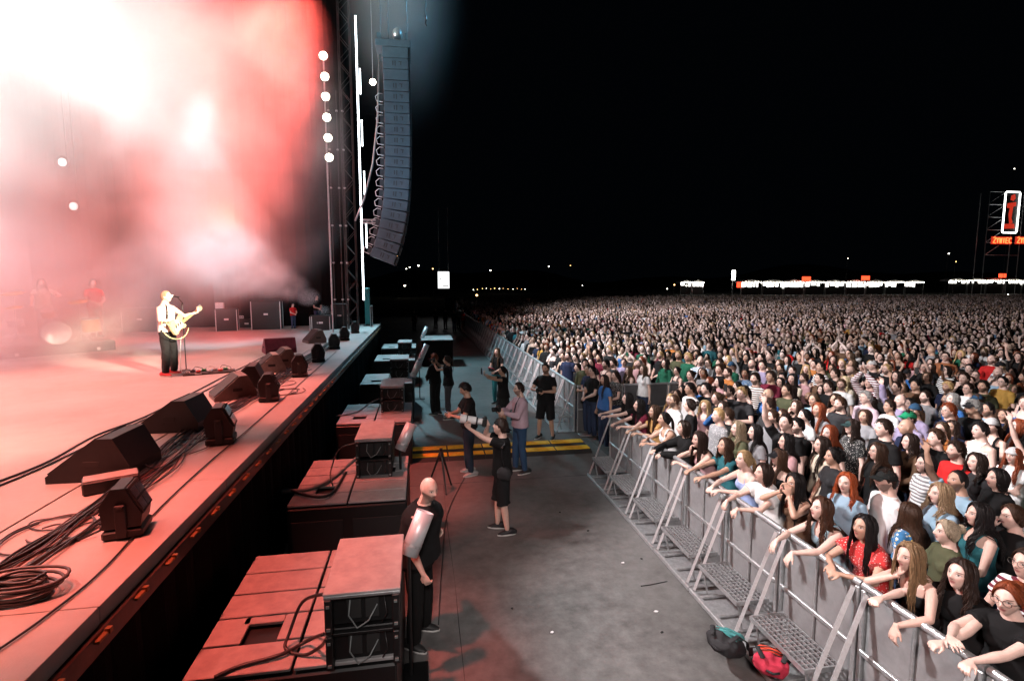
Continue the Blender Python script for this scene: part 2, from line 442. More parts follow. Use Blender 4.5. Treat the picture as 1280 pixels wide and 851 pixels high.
def hand(mb, w, d, nrm, side, curl=25, k=1.0, spread=5, point=False):
    """palm, four bent fingers of different length, thumb from the side of the palm; d: along the hand, nrm: out of the back of the hand"""
    d = unit(d); nrm = unit(np.asarray(nrm) - d*np.dot(nrm, d)); a = np.cross(d, nrm)*side   # a: towards the thumb
    w = np.asarray(w, float)
    L = .088*k
    tube(mb, [w-d*.02, w+d*.012*k, w+d*.045*k, w+d*L*.92, w+d*L], [.024*k,.028*k,.038*k,.042*k,.038*k], [.017*k,.016*k,.0155*k,.0125*k,.010*k], n=12, up=a, power=.85)
    for i, (off, ln) in enumerate(((.031,.072),(.0105,.080),(-.0105,.074),(-.031,.058))):
        p = w + d*(L*.93)*1.0 + a*off*k
        dd = unit(d + a*math.tan(math.radians((1.5-i)*spread)))
        pts = [p-dd*.012*k, p+dd*.004]; c = curl*(1+.12*i)
        if point and i == 0: c = 4
        ang = 0
        for s_, fr in enumerate((.46,.30,.24)):
            ang += math.radians(c*(.8, 1.25, .8)[s_])
            q = dd*math.cos(ang) - nrm*math.sin(ang)
            pts.append(pts[-1] + q*ln*k*fr)
        tube(mb, pts, [.0085*k,.0088*k,.0082*k,.0075*k,.0062*k], n=8, round_=True)
    p = w + d*.022*k + a*.022*k
    t1 = unit(d*.62 + a*.75 - nrm*.25); t2 = unit(d*.9 + a*.28 - nrm*.3)
    tube(mb, [p-t1*.012*k, p+t1*.034*k, p+t1*.034*k+t2*.028*k, p+t1*.034*k+t2*.050*k], [.014*k,.0115*k,.0098*k,.0075*k], n=8, round_=True)

TORSO = {  # height, half width, half depth, forward offset
 'm': [(.80,.09,.085,0),(.86,.155,.112,0),(.95,.170,.120,0),(1.05,.158,.112,.004),(1.15,.150,.106,.006),(1.25,.162,.114,.006),(1.33,.172,.118,.002),(1.385,.158,.102,-.004),(1.425,.122,.082,-.008),(1.458,.078,.064,-.008),(1.52,.056,.057,0),(1.565,.053,.056,.006)],
 'f': [(.80,.09,.085,0),(.86,.155,.115,0),(.94,.172,.122,-.004),(1.02,.158,.108,0),(1.12,.124,.092,.003),(1.22,.134,.100,.002),(1.29,.144,.104,0),(1.345,.134,.088,-.006),(1.385,.102,.068,-.010),(1.418,.060,.052,-.010),(1.475,.046,.047,-.002),(1.515,.044,.046,.004)]}

def spine(P, z):
    """bends the upright height z by the pose's lean: returns a point and the tangent"""
    a = math.radians(P.get('lean', 0)); z0 = .95
    if z <= z0: return np.array([0, P.get('hipy', 0.0), z]), np.array([0, 0, 1.0])
    s = z-z0; k = min(1, s/.25)
    ang = a*k
    # integrate a circular bend over .25 m then straight
    if s < .25: y = s*math.sin(ang*.5); zz = s*math.cos(ang*.5)
    else:
        y = .25*math.sin(a*.5) + (s-.25)*math.sin(a); zz = .25*math.cos(a*.5) + (s-.25)*math.cos(a)
    return np.array([0, P.get('hipy', 0.0)+y, z0+zz]), np.array([0, math.sin(ang), math.cos(ang)])

def ik(S, Wt, l1, l2, hint):
    d = Wt-S; n = np.linalg.norm(d)
    if n > (l1+l2)*.995: Wt = S + d/n*(l1+l2)*.995; d = Wt-S; n = np.linalg.norm(d)
    u = d/n; x = (l1*l1-l2*l2+n*n)/(2*n); h = math.sqrt(max(l1*l1-x*x, 1e-6))
    q = np.asarray(hint, float); q = q-u*np.dot(q, u); q = unit(q)
    return S+u*x+q*h, Wt

def resolve(P, sex):
    """fills joints: shoulders, elbows, wrists, head"""
    P = dict(P); k = 1.0 if sex == 'm' else .93
    zs = 1.385 if sex == 'm' else 1.350
    c, t = spine(P, zs); w = .172 if sex == 'm' else .145
    P['zs'] = zs
    for sd, nm in ((1, 'R'), (-1, 'L')):
        S = c + np.array([sd*w, 0, 0]) - t*.012
        if P.get('twist'): S = S + np.array([0, sd*P['twist'], 0])
        tgt, hint, hd, hn = P[nm][:4]
        tgt = np.array([tgt[0]*1.0, tgt[1], tgt[2]])
        E, Wr = ik(S, tgt, .29*k, .255*k, hint)
        P['S'+nm], P['E'+nm], P['W'+nm] = S, E, Wr
        hd = unit(Wr-E) if hd is None else np.asarray(hd, float)
        P['hd'+nm], P['hn'+nm] = hd, np.asarray(hn, float)
        P['hc'+nm] = P[nm][4] if len(P[nm]) > 4 else 25
    zn = 1.565 if sex == 'm' else 1.515
    a = math.radians(P.get('lean', 0))
    c2, t2 = spine(P, zn - .02)
    hp = c2 + np.array([P.get('hx', 0), .030 + P.get('hy', 0) - .25*abs(math.sin(a))*.1, .057 if sex == 'm' else .056])
    P['head'] = hp
    return P

def legs(mb, P, sex, grow=0.0, z_end=.07, knee=True, flare=0.0):
    hy = P.get('hipy', 0.0)
    st = P.get('stance', .10); fo = P.get('step', 0.0)
    for sd in (1, -1):
        hip = np.array([sd*.088, hy, .88]); ank = np.array([sd*st, P.get('footy', 0)+sd*fo, .075]); kn = (hip*.5+ank*.5)+np.array([0, .022, .02])
        pts = [hip+(0,0,.06), hip, hip*.62+kn*.38, kn, kn*.62+ank*.38, kn*.25+ank*.75, ank]
        r = np.array([.085,.088,.076,.054,.055,.042,.034]) + grow
        if flare: r = r + flare*np.array([0,0,.2,.6,.8,.9,1.0])
        k = len(pts)
        if z_end > .1:
            q = [p for p in pts if p[2] > z_end]; 
            a_ = q[-1]; nx = pts[len(q)] if len(q) < len(pts) else a_; t = (a_[2]-z_end)/max(a_[2]-nx[2], 1e-6)
            q.append(a_+(nx-a_)*t); rr = list(r[:len(q)-1]); rr.append(rr[-1]*.4+r[min(len(q)-1,len(r)-1)]*.6 if not flare else rr[-1]+flare*.5); pts, r = q, np.array(rr)
        tube(mb, pts, r, n=12)

def body_mesh(P, sex, girth=1.0, bare=False, legskin=False, target=9000, voxel=.0062):
    mb = MB(); k = 1.0 if sex == 'm' else .8
    T = [t for t in TORSO[sex] if (t[0] >= (1.0 if not legskin else 0) or bare)]
    T = [t for t in TORSO[sex]] if (bare or legskin) else [t for t in TORSO[sex] if t[0] > 1.2]
    pts = []; rx = []; ry = []
    for z, a, b, o in T:
        c, t = spine(P, z); f_ = np.array([0, t[2], -t[1]])
        pts.append(c+f_*o); g_ = girth if z < 1.4 else 1.0
        rx.append(a*g_); ry.append(b*g_)
    tube(mb, pts, rx, ry, n=20, up=(1,0,0), power=.9)
    H = P['head']; M = head_matrix(P)
    c, t = spine(P, 1.49 if sex == 'm' else 1.44)
    nr = .056 if sex == 'm' else .046
    tube(mb, [c-t*.05, c*.5+H*.5+np.array([0,-.012,-.03]), H+np.array([0,-.018,-.03])], [nr*1.12,nr,nr*.95], n=14)
    hv, hf = HEADS[sex]; mb.add(xf(M, hv), hf)
    for sd in (1, -1):
        Me = M @ np.array(Matrix.Translation((sd*(.074 if sex == 'm' else .069), -.006, -.006))) @ rot('Z', sd*-22) @ rot('X', -8)
        ellipsoid(mb, (0,0,0), (.0075,.017,.030), nu=10, nv=8, M=Me)
    for nm, sd in (('R', 1), ('L', -1)):
        S, E, W = P['S'+nm], P['E'+nm], P['W'+nm]
        tube(mb, [S+unit(S-E)*.0+np.array([-sd*.03,0,.0]), S, S*.65+E*.35, S*.2+E*.8, E], np.array([.052,.055,.049,.041,.039])*k*(girth**.5), n=12, round_=True)
        tube(mb, [E, E*.72+W*.28, E*.4+W*.6, W], [.039*k,.043*k,.034*k,.026*k], [.039*k,.041*k,.030*k,.021*k], n=12, round_=True)
        hand(mb, W, P['hd'+nm], P['hn'+nm], sd*1, curl=P['hc'+nm], k=.97 if sex == 'm' else .88)
    if sex == 'f':
        bust(mb, P, .0)
    if legskin: legs(mb, P, sex)
    me = remesh(mb, voxel, target)
    Mi = np.linalg.inv(M); n = len(me.vertices); co = np.empty(n*3); me.vertices.foreach_get('co', co)
    hc = xf(Mi, co.reshape(-1,3))
    at = me.attributes.new('hc', 'FLOAT_VECTOR', 'POINT'); at.data.foreach_set('vector', hc.ravel())
    return me

def bust(mb, P, grow):
    c, t = spine(P, 1.235); f_ = np.array([0, t[2], -t[1]])
    for sd in (1, -1):
        ellipsoid(mb, c+f_*.068+np.array([sd*.064,0,0]), (.056+grow,.052+grow,.056+grow), nu=12, nv=8)

def top_mesh(P, sex, style='tee', girth=1.0, target=5000, seed=0, hem=.90):
    mb = MB(); g = .011 if style != 'jacket' else .022
    zt = 1.461 if sex == 'm' else 1.420
    if style in ('tank', 'strap'): zt = 1.33 if sex == 'f' else 1.37
    T = [t for t in TORSO[sex] if hem-.01 < t[0] <= zt]
    T = [(hem, T[0][1]+.004, T[0][2]+.006, T[0][3])] + T if T[0][0] > hem+.02 else T
    pts = []; rx = []; ry = []
    for z, a, b, o in T:
        c, t = spine(P, z); f_ = np.array([0, t[2], -t[1]])
        loose = (.014 if z < 1.2 else 0.0)*(1.0 if style in ('tee', 'long', 'jacket') else .3)
        if z > 1.415: a -= .006; b -= .004
        pts.append(c+f_*o); rx.append(a*girth+g+loose); ry.append(b*girth+g+loose)
    tube(mb, pts, rx, ry, n=20, up=(1,0,0), power=.9)
    if sex == 'f': bust(mb, P, .010)
    k = 1.0 if sex == 'm' else .84
    for nm, sd in (('R', 1), ('L', -1)):
        S, E, W = P['S'+nm], P['E'+nm], P['W'+nm]
        if style in ('tee', 'wide'):
            e = .62 if sex == 'm' else .48
            w = .016 if style == 'tee' else .034
            tube(mb, [S+np.array([-sd*.06,0,.012]), S+np.array([-sd*.012,0,0]), S*(1-e*.55)+E*e*.55, S*(1-e)+E*e], np.array([.046*k+g, .061*k+g, .053*k+w, .052*k+w*1.15]), n=12)
        elif style in ('long', 'jacket'):
            w = .012 if style == 'long' else .024
            tube(mb, [S+np.array([-sd*.06,0,.012]), S+np.array([-sd*.012,0,0]), S*.5+E*.5, E], np.array([.046*k+g, .060*k+g, .050*k+w, .043*k+w]), n=12, round_=True)
            tube(mb, [E, E*.6+W*.4, E*.08+W*.92], [.044*k+w, .043*k+w, .030*k+w], n=12, round_=True)
        elif style in ('tank', 'strap'):
            c1, t1 = spine(P, zt); f_ = np.array([0, t1[2], -t1[1]]); x = .085 if style == 'tank' else .07
            r = .022 if style == 'tank' else .007
            c0, _ = spine(P, zt-.05); c2, _ = spine(P, 1.43 if sex == 'm' else 1.392)
            tube(mb, [c0+f_*.10+np.array([sd*x,0,0]), c1+f_*.088+np.array([sd*x,0,.02]), c2+f_*.02+np.array([sd*x,0,.018]), c2-f_*.05+np.array([sd*x,0,.0]), c0-f_*.095+np.array([sd*x,0,0])], r, .007 if style == 'strap' else .010, n=8, up=(1,0,0))
    return remesh(mb, .0105, target, smooth=2, fold=.0035 if style not in ('tank','strap') else .0015, seed=seed)

def bottom_mesh(P, sex, style='trousers', seed=0, target=3500, girth=1.0):
    mb = MB()
    T = [t for t in TORSO[sex] if t[0] <= 1.06]
    pts = [spine(P, t[0])[0] for t in T]
    tube(mb, pts, [t[1]*girth+.008 for t in T], [t[2]*girth+.008 for t in T], n=20, up=(1,0,0), power=.9)
    if style == 'trousers': legs(mb, P, sex, grow=.013, flare=.018)
    elif style == 'wide': legs(mb, P, sex, grow=.016, flare=.055)
    elif style == 'jeans': legs(mb, P, sex, grow=.010, flare=.006)
    elif style == 'shorts': legs(mb, P, sex, grow=.026, z_end=.47, flare=.03)
    elif style == 'skirt':
        c = spine(P, .9)[0]
        tube(mb, [c, c-(0,0,.15), c-(0,0,.38)], [.185,.205,.225], [.135,.155,.175], n=20, up=(1,0,0))
    return remesh(mb, .013, target, smooth=2, fold=.006, seed=seed)

def shoe_mesh():
    up = MB()
    pts = [(0,-.085,.045),(0,-.05,.052),(0,0,.05),(0,.06,.042),(0,.12,.034),(0,.165,.026)]
    tube(up, pts, [.030,.038,.042,.046,.043,.022], [.04,.048,.045,.036,.026,.014], n=12, up=(1,0,0), round_=True)
    tube(up, [(0,-.03,.05),(0,-.035,.10)], [.040,.040],[.048,.045], n=12, up=(1,0,0))
    so = MB(); v=[]
    prism(so, [(.032*math.cos(t)*(1.25 if math.sin(t)>0 else 1), .04+.145*math.sin(t)) for t in np.linspace(0, 2*math.pi, 14, endpoint=False)], 0.0, .024, 'z')
    return remesh(up, .009, 700, smooth=1), recalc(so.mesh('sole'))

def hair_mesh(P, sex, style, seed=0):
    """locks that leave the scalp and fall; in the person's coordinates"""
    rng = np.random.RandomState(seed+11); mb = MB(); M = head_matrix(P)
    W, D, Hh = (.078,.102,.121) if sex == 'm' else (.073,.097,.115)
    H = P['head']
    def scalp(az, el, off):
        """az 0 = forward, el 90 = crown"""
        a, e = math.radians(az), math.radians(el)
        x = math.cos(e)*math.sin(a)*(W+off); y = math.cos(e)*math.cos(a)*(D+off)-.008*(1-math.sin(abs(e))); z = math.sin(e)*(Hh+off)
        return np.array([x, y, z])
    def hairline(az):
        a = abs((az+180)%360-180)
        if sex == 'm' or style in ('short','crop','buzz'): pts = [(0,46),(28,44),(48,34),(60,12),(72,-2),(84,2),(98,-14),(130,-34),(180,-38)]
        else: pts = [(0,50),(28,44),(48,30),(62,6),(78,-8),(98,-20),(130,-36),(180,-40)]
        return float(np.interp(a, [p[0] for p in pts], [p[1] for p in pts]))
    thick = {'buzz': .003, 'crop': .007, 'short': .014}.get(style, .010)
    # cap that covers the scalp
    nu, nv = 40, 12; v = []; f = []
    for j in range(nv+1):
        for i in range(nu):
            az = 360*i/nu; hl = hairline(az)
            el = hl + (90-hl)*(j/nv)
            e_ = min(1, j/2.0)
            off = thick*(e_*.95+.05) + (rng.uniform(-1,1)*.0015 if style != 'buzz' else 0)
            if style == 'short': off += .008*max(0, math.sin(math.radians(el)))*math.sin(az*.11+2)**2
            v.append(scalp(az, el, off))
    for j in range(nv):
        for i in range(nu): f.append((j*nu+i, j*nu+(i+1)%nu, (j+1)*nu+(i+1)%nu, (j+1)*nu+i))
    mb.add(xf(M, v), f)
    def lock(pts, r, fl=.5, n=5):
        m = len(pts); rr = np.array([r*(1-.75*(i/(m-1))**2.2) for i in range(m)]); rr[0] *= .6
        tube(mb, pts, rr, rr*fl, n=n)
    down = np.array([0,0,-1.0]); zsh = P['zs']
    long_ = {'long': .40, 'wavy': .36, 'mid': .22, 'bob': .10}.get(style, 0)
    if style in ('short', 'crop'):
        N = 260 if style == 'short' else 170; ln = .042 if style == 'short' else .020
        for i in range(N):
            az = rng.uniform(-180, 180); hl = hairline(az); el = hl + (90-hl)*rng.uniform(.02, 1)**.8
            p0 = scalp(az, el, thick*.3)
            nx = unit(scalp(az, el, .02)-scalp(az, el, 0))
            fl = unit(np.array([.5, .55 if abs(az) < 60 else -.2, -.35]) + rng.normal(0,.35,3)); fl = unit(fl-nx*np.dot(fl,nx)*.8)
            q = [p0, p0+nx*.008+fl*ln*.35, p0+nx*.013+fl*ln*.7, p0+nx*.012+fl*ln+np.array([0,0,-.004])]
            lock(xf(M, q), .0065, .55, 4)
    if long_:
        N = 380
        for i in range(N):
            az = rng.uniform(52, 180)*rng.choice([-1,1]); 
            az0 = az; el = hairline(az)
            L = long_*rng.uniform(.8, 1.12); off = thick*.8+rng.uniform(0, .010)
            x0 = rng.choice([-1,1]) if abs(az) > 165 else math.copysign(1, az)
            pts = []
            start = rng.uniform(40, 84)
            for j in range(5):                                     # over the scalp
                e = start + (max(-12, el+4)-start)*(j/4)
                aa = az0*(1 if abs(az0) > 90 else (1 - .22*(1-j/4)))
                pts.append(xf(M, scalp(aa, e, off*(1 if j else .4))[None])[0])
            p = pts[-1]; rad = p-H; rad[2] = 0; rad = unit(rad); wv = rng.uniform(0, 6.28); amp = {'wavy': .016, 'long': .004, 'mid': .008, 'bob': .004}[style]
            steps = 9; front = (abs(az0) < 84)
            for j in range(1, steps+1):
                p = p + down*(L/steps)
                drop = H[2]-p[2]
                out = rad*(.004 if drop < .16 else .002)
                if style == 'bob': out = -rad*.002
                p = p + out
                c, t = spine(P, min(1.45, max(1.0, p[2]))) if P.get('lean',0) < 1 else (np.array([0, np.interp(p[2], [P['SR'][2]-.35, P['SR'][2]+.05], [P['SR'][1]-.16, P['SR'][1]]), p[2]]), None)
                if p[2] < zsh+.06-(.04 if P.get('lean',0) else 0) and abs(p[0]) > .0:
                    yb = .115 if abs(p[0]) < .1 else .095
                    if front:
                        tgt = c[1]+yb+.035*(1 if sex == 'f' and p[2] < c[2] else 1)
                        p[1] = max(p[1], p[1]*.55+tgt*.45); p[0] *= .985
                    else:
                        tgt = c[1]-yb-.022
                        p[1] = min(p[1], p[1]*.5+tgt*.5)
                q = p + np.array([math.sin(wv+j*1.5), math.cos(wv*1.3+j*1.4), 0])*amp*min(1, j/3)
                pts.append(q)
            lock(pts, rng.uniform(.0045, .009) if i % 5 else .002, .55, 5)
        # top locks across the crown from the parting
    if style in ('tail', 'bun', 'updo'):
        c = xf(M, np.array([[0, -(D+.008), .045]]))[0]
        for i in range(120):
            az = rng.uniform(-180, 180); hl = hairline(az)+3; pts = []
            for j in range(6):
                k = j/5; e = hl*(1-k)+ (25)*k; a2 = az*(1-k) + math.copysign(180, az)*k
                pts.append(xf(M, scalp(a2, e + 38*math.sin(k*math.pi)*(1 if abs(az) < 90 else .3), thick*(.5+k*.8))[None])[0])
            lock(pts, .0085, .45, 4)
        if style == 'tail':
            for i in range(46):
                a = rng.uniform(0, 6.28); r = rng.uniform(.2, 1)*.022; pts = []
                o = np.array([math.cos(a)*r, 0, math.sin(a)*r])
                bk = unit(xf(M, [[0,-1,0]])[0]-M[:3,3])
                for j in range(9):
                    k = j/8
                    pts.append(c + o*(1+.9*math.sin(k*2.6)) + bk*(.035*math.sin(min(1,k*3)*1.57)+.02*k) + down*(.30*k**1.2) + np.array([math.sin(k*5+a)*.004,0,0]))
                lock(pts, .010, .7, 5)
        else:
            for i in range(40):
                a0 = rng.uniform(0, 6.28); b0 = rng.uniform(-1, 1); pts = []
                for j in range(8):
                    t = a0+j*.55; r = .036*math.sqrt(1-b0*b0*.6)
                    pts.append(c + np.array([math.cos(t)*r, -.012+b0*.026, math.sin(t)*r+.012]) + (rng.normal(0,.003,3) if style == 'updo' else 0))
                lock(pts, .010, .8, 5)
    if style not in ('buzz', 'short', 'crop'):                      # fringe and parting locks
        for i in range(90):
            sd = rng.choice([-1,1]); s0 = rng.uniform(-60, 62); pts = []
            # parting along the middle: from x=0 towards the temple
            yy = math.sin(math.radians(s0)); zz = math.cos(math.radians(s0))
            end_az = sd*rng.uniform(58, 150) if s0 < 20 else sd*rng.uniform(50, 80)
            for j in range(7):
                k = j/6; az = (0 if s0 > 0 else 180*sd)*(1-k)+end_az*k if s0 <= 0 else end_az*(k**.7)
                e0 = 90-abs(s0)*.72; e = e0*(1-k)+ max(-14, hairline(end_az)-6)*k
                e += 14*math.sin(k*math.pi)
                pts.append(xf(M, scalp(az, max(e, hairline(az)-2), thick*(.8+.35*math.sin(k*3)))[None])[0])
            lock(pts, .010, .4, 4)
    me = mb.mesh('hair', smooth=True); return recalc(me)

def cap_mesh(P, sex, back=False):
    M = head_matrix(P) @ (rot('Z', 180) if back else np.eye(4)); W, D, Hh = (.087,.110,.128); mb = MB(); v = []; f = []
    nu, nv = 36, 9
    for s_, o in ((0, 0.0), (1, -.004)):
        for j in range(nv+1):
            el = math.radians(14 + 76*j/nv)
            for i in range(nu):
                a = 2*math.pi*i/nu
                v.append((math.cos(el)*math.sin(a)*(W+o), math.cos(el)*math.cos(a)*(D+o)-.004, math.sin(el)*(Hh+o)))
    for s_ in (0, 1):
        b = s_*(nv+1)*nu
        for j in range(nv):
            for i in range(nu): f.append((b+j*nu+i, b+j*nu+(i+1)%nu, b+(j+1)*nu+(i+1)%nu, b+(j+1)*nu+i))
    for i in range(nu): f.append((i, (i+1)%nu, (nv+1)*nu+(i+1)%nu, (nv+1)*nu+i))
    mb.add(xf(M, v), f)
    # visor
    v = []; f = []; n = 12
    for z in (0, .004):
        for j in range(4):
            for i in range(n+1):
                a = math.radians(-52+104*i/n); k = j/3
                r = 1 + .0
                x = math.sin(a)*(W-.002); y = math.cos(a)*(D-.002)
                v.append((x*(1-.05*k), y + .072*k*math.cos(a*1.2), .031 + z - .020*k - .03*(x/W)**2*k*.6))
    m = n+1
    for s_ in (0, 1):
        for j in range(3):
            for i in range(n): f.append((s_*4*m+j*m+i, s_*4*m+j*m+i+1, s_*4*m+(j+1)*m+i+1, s_*4*m+(j+1)*m+i))
    for i in range(n): f.append((3*m+i, 3*m+i+1, 4*m+3*m+i+1, 4*m+3*m+i))
    mb.add(xf(M, v), f)
    return recalc(mb.mesh('cap'))

def glasses_mesh(P, sex):
    M = head_matrix(P); mb = MB(); y = (.098 if sex == 'm' else .093)
    for sd in (1, -1):
        pts = [(sd*.033+.024*math.cos(t), y+.010-abs(.024*math.cos(t)+.033)*.12, .008+.019*math.sin(t)) for t in np.linspace(0, 2*math.pi, 15)]
        tube(mb, xf(M, pts), .0019, n=5)
        tube(mb, xf(M, [(sd*.056, y+.002, .012), (sd*.074, y-.03, .012), (sd*.079, 0, .008)]), .0018, n=5)
    tube(mb, xf(M, [(-.010, y+.008, .012), (0, y+.011, .014), (.010, y+.008, .012)]), .0018, n=5)
    return recalc(mb.mesh('glasses'))
# ------------------------------------------------------------------ materials of the place
def floor_material(name, col, stain, rough=.55, s1=.35, s2=6, amt=.6):
    m = mat(name, col, rough=rough); nt = m.node_tree; L = nt.links.new; b = nt.nodes['Principled BSDF']; tc = nt.nodes.new('ShaderNodeTexCoord')
    n1 = nt.nodes.new('ShaderNodeTexNoise'); n1.inputs['Scale'].default_value = s1; n1.inputs['Detail'].default_value = 8; n1.inputs['Roughness'].default_value = .7; L(tc.outputs['Object'], n1.inputs['Vector'])
    n2 = nt.nodes.new('ShaderNodeTexNoise'); n2.inputs['Scale'].default_value = s2; n2.inputs['Detail'].default_value = 8; n2.inputs['Roughness'].default_value = .7; L(tc.outputs['Object'], n2.inputs['Vector'])
    a = nt.nodes.new('ShaderNodeMath'); a.operation = 'MULTIPLY_ADD'; a.inputs[1].default_value = .6; L(n1.outputs['Fac'], a.inputs[0])
    a2 = nt.nodes.new('ShaderNodeMath'); a2.operation = 'MULTIPLY'; a2.inputs[1].default_value = .4; L(n2.outputs['Fac'], a2.inputs[0]); L(a2.outputs[0], a.inputs[2])
    r = nt.nodes.new('ShaderNodeMapRange'); r.inputs['From Min'].default_value = .38; r.inputs['From Max'].default_value = .62; L(a.outputs[0], r.inputs['Value'])
    mx = nt.nodes.new('ShaderNodeMix'); mx.data_type = 'RGBA'; L(r.outputs[0], mx.inputs[0]); mx.inputs[6].default_value = (*stain, 1); mx.inputs[7].default_value = (*col, 1)
    L(mx.outputs[2], b.inputs['Base Color'])
    r2 = nt.nodes.new('ShaderNodeMapRange'); r2.inputs['To Min'].default_value = rough-.15; r2.inputs['To Max'].default_value = rough+.15; L(n2.outputs['Fac'], r2.inputs['Value']); L(r2.outputs[0], b.inputs['Roughness'])
    n3 = nt.nodes.new('ShaderNodeTexNoise'); n3.inputs['Scale'].default_value = 70; n3.inputs['Detail'].default_value = 4; L(tc.outputs['Object'], n3.inputs['Vector'])
    bp = nt.nodes.new('ShaderNodeBump'); bp.inputs['Strength'].default_value = .3; bp.inputs['Distance'].default_value = .004; L(n3.outputs['Fac'], bp.inputs['Height']); L(bp.outputs[0], b.inputs['Normal'])
    return m
M_CONC = floor_material('concrete', (.17,.166,.162), (.065,.063,.06))
M_DECK = floor_material('stage_lino', (.42,.40,.39), (.31,.30,.29), rough=.5, s1=.5, s2=3)
M_BLACK = mat('black_cloth_drape', (.004,.004,.004), rough=.95, bump=(6, .5, .02), spec=.1)
M_BOX = mat('black_paint', (.0075,.0075,.008), rough=.5, noise=(14, .4), bump=(180, .35, .001))
M_BOXTOP = mat('worn_grey_board', (.34,.33,.33), rough=.55, noise=(7, .22), bump=(120, .2, .001))
M_GALV = mat('galvanised_steel', (.50,.51,.52), rough=.42, metal=.75, noise=(22, .25), bump=(50, .15, .001))
M_ALU = mat('aluminium', (.72,.73,.74), rough=.38, metal=.7, noise=(30, .15))
M_PANEL = mat('perforated_sheet', (.26,.26,.265), rough=.55, metal=.3, noise=(5, .25), bump=(420, .6, .002))
M_GRILLE = mat('speaker_grille', (.010,.010,.011), rough=.6, bump=(500, .8, .002))
M_TUBE = mat('white_tube', (.62,.62,.64), rough=.4, metal=.3, noise=(6, .15))
M_YEL = mat('yellow_lid', (.85,.50,.03), rough=.55, noise=(4, .3), bump=(60, .4, .002))
M_RUB = mat('black_rubber', (.018,.018,.018), rough=.75, bump=(90, .3, .002))
M_CABLE = mat('cable_rubber', (.016,.015,.016), rough=.45, spec=.6)
M_RED = mat('red_shell', (.30,.012,.015), rough=.5, noise=(8, .25))
M_TEAL_LIT = mat('teal_lit_paint', (.02,.25,.26), rough=.5)  # teal light put into the colour of the corner column
M_WHITE = mat('white_paint', (.72,.72,.72), rough=.5, noise=(12, .15))
M_ORANGE_LIT = mat('orange_lit_paint', (.65,.20,.03), rough=.5, noise=(12, .25))  # orange light put into the colour of the moving head
M_GLASS = mat('lamp_glass', (.05,.055,.06), rough=.12, spec=.9, coat=.6)
def emitter(name, col, s): return mat(name, (.02,.02,.02), emit=col, estr=s)
M_LEDW = emitter('white_led', (.85,.95,1), 9)
M_BLIND = emitter('blinder_lens', (1,.90,.72), 22)
M_LEDR = emitter('red_led', (1,.06,.02), 3.2)
M_LEDO = emitter('orange_led', (1,.30,.06), 1.6)

# ------------------------------------------------------------------ ground
def grid_ground(name, x0, x1, y0, y1, z, m, **k):
    mb = MB(); mb.add([(x0,y0,z),(x1,y0,z),(x1,y1,z),(x0,y1,z)], [(0,1,2,3)]); return obj(name, mb, m, kind='structure', **k)
grid_ground('ground', -900, 1600, -60, 2400, -.012, mat('night_field', (.03,.032,.025), rough=.95, noise=(.2, .4)))
pave = grid_ground('pit_pavement', -34, 3.9, -9, 62, 0, M_CONC)
grid_ground('audience_pavement', 3.9, 130, -9, 140, -.003, mat('trampled_paving', (.10,.095,.09), rough=.85, noise=(1.2, .4)))
def seam(p, q, w=.018):
    """an expansion joint of tar, a hair proud of the slab"""
    p, q = Vector(p), Vector(q); d = (q-p).normalized(); n = Vector((-d.y, d.x, 0))*w/2; mb = MB()
    N = 14; v = []
    for i in range(N+1):
        c = p.lerp(q, i/N); k = .7+.5*math.sin(i*2.3); j = n.normalized()*math.sin(i*1.7)*.008
        v += [tuple(c-n*k+j+Vector((0,0,.004))), tuple(c+n*k+j+Vector((0,0,.004)))]
    mb.add(v, [(2*i, 2*i+1, 2*i+3, 2*i+2) for i in range(N)])
    return obj('pavement_joint', mb, M_RUB, pave)
for y in (2.2, 9.45, 16.6, 23.5, 31): seam((-1.8, y, 0), (3.85, y, 0))
seam((.35, -2, 0), (.35, 9.4, 0), .008)

# ------------------------------------------------------------------ stage
ST = 1.80
sx = -1.86
deck = thing('stage_deck'); tag(deck, kind='structure')
mb = MB(); box(mb, ((-3.15-34)/2, 9, ST-.06), (34-3.15, 33, .12)); obj('deck_floor', mb, M_DECK, deck)
for k in range(16):                                             # front planks, laid end to end along the edge
    y0 = -7+k*2.05
    mb = MB(); box(mb, ((sx-3.14)/2-.0, y0+1.02, ST-.058), (abs(sx+3.14)-.012, 2.042, .11), bev=.003); obj('edge_plank', mb, M_DECK, deck)
mb = MB(); box(mb, (sx-.02, 9, ST-.175), (.10, 33, .12)); obj('edge_rail', mb, mat('dark_edge_rail', (.09,.06,.05), rough=.4, metal=.5, noise=(6,.4)), deck)
clip_m = mat('brass_clip', (.30,.15,.06), rough=.5, metal=.5); clip_me = None
for k in range(58):
    mb = MB(); box(mb, (0, 0, 0), (.03, .10, .02), bev=.004); box(mb, (.01, .05, .012), (.03, .03, .03))
    if clip_me is None: clip_me = recalc(mb.mesh('edge_clip', False)); clip_me.materials.append(clip_m)
    o = bpy.data.objects.new('edge_clip', clip_me); COL.objects.link(o); o.parent = deck; o.location = (sx+.045, -.2+k*.42, ST-.14)
mb = MB(); n = 260; v = []; f = []                               # pleated black skirt under the edge
for i in range(n+1):
    y = -7+i*32/n; v += [(sx-.07+.018*math.sin(i*1.9)+.01*math.sin(i*.7), y, ST-.2), (sx-.06+.03*math.sin(i*1.9+.4), y, .0)]
f = [(2*i, 2*i+1, 2*i+3, 2*i+2) for i in range(n)]
mb.add(v, f); obj('stage_skirt', mb, M_BLACK, deck)
mb = MB(); box(mb, (-11, 25.06, .9), (18.3, .1, 1.78)); obj('end_skirt', mb, M_BLACK, deck)
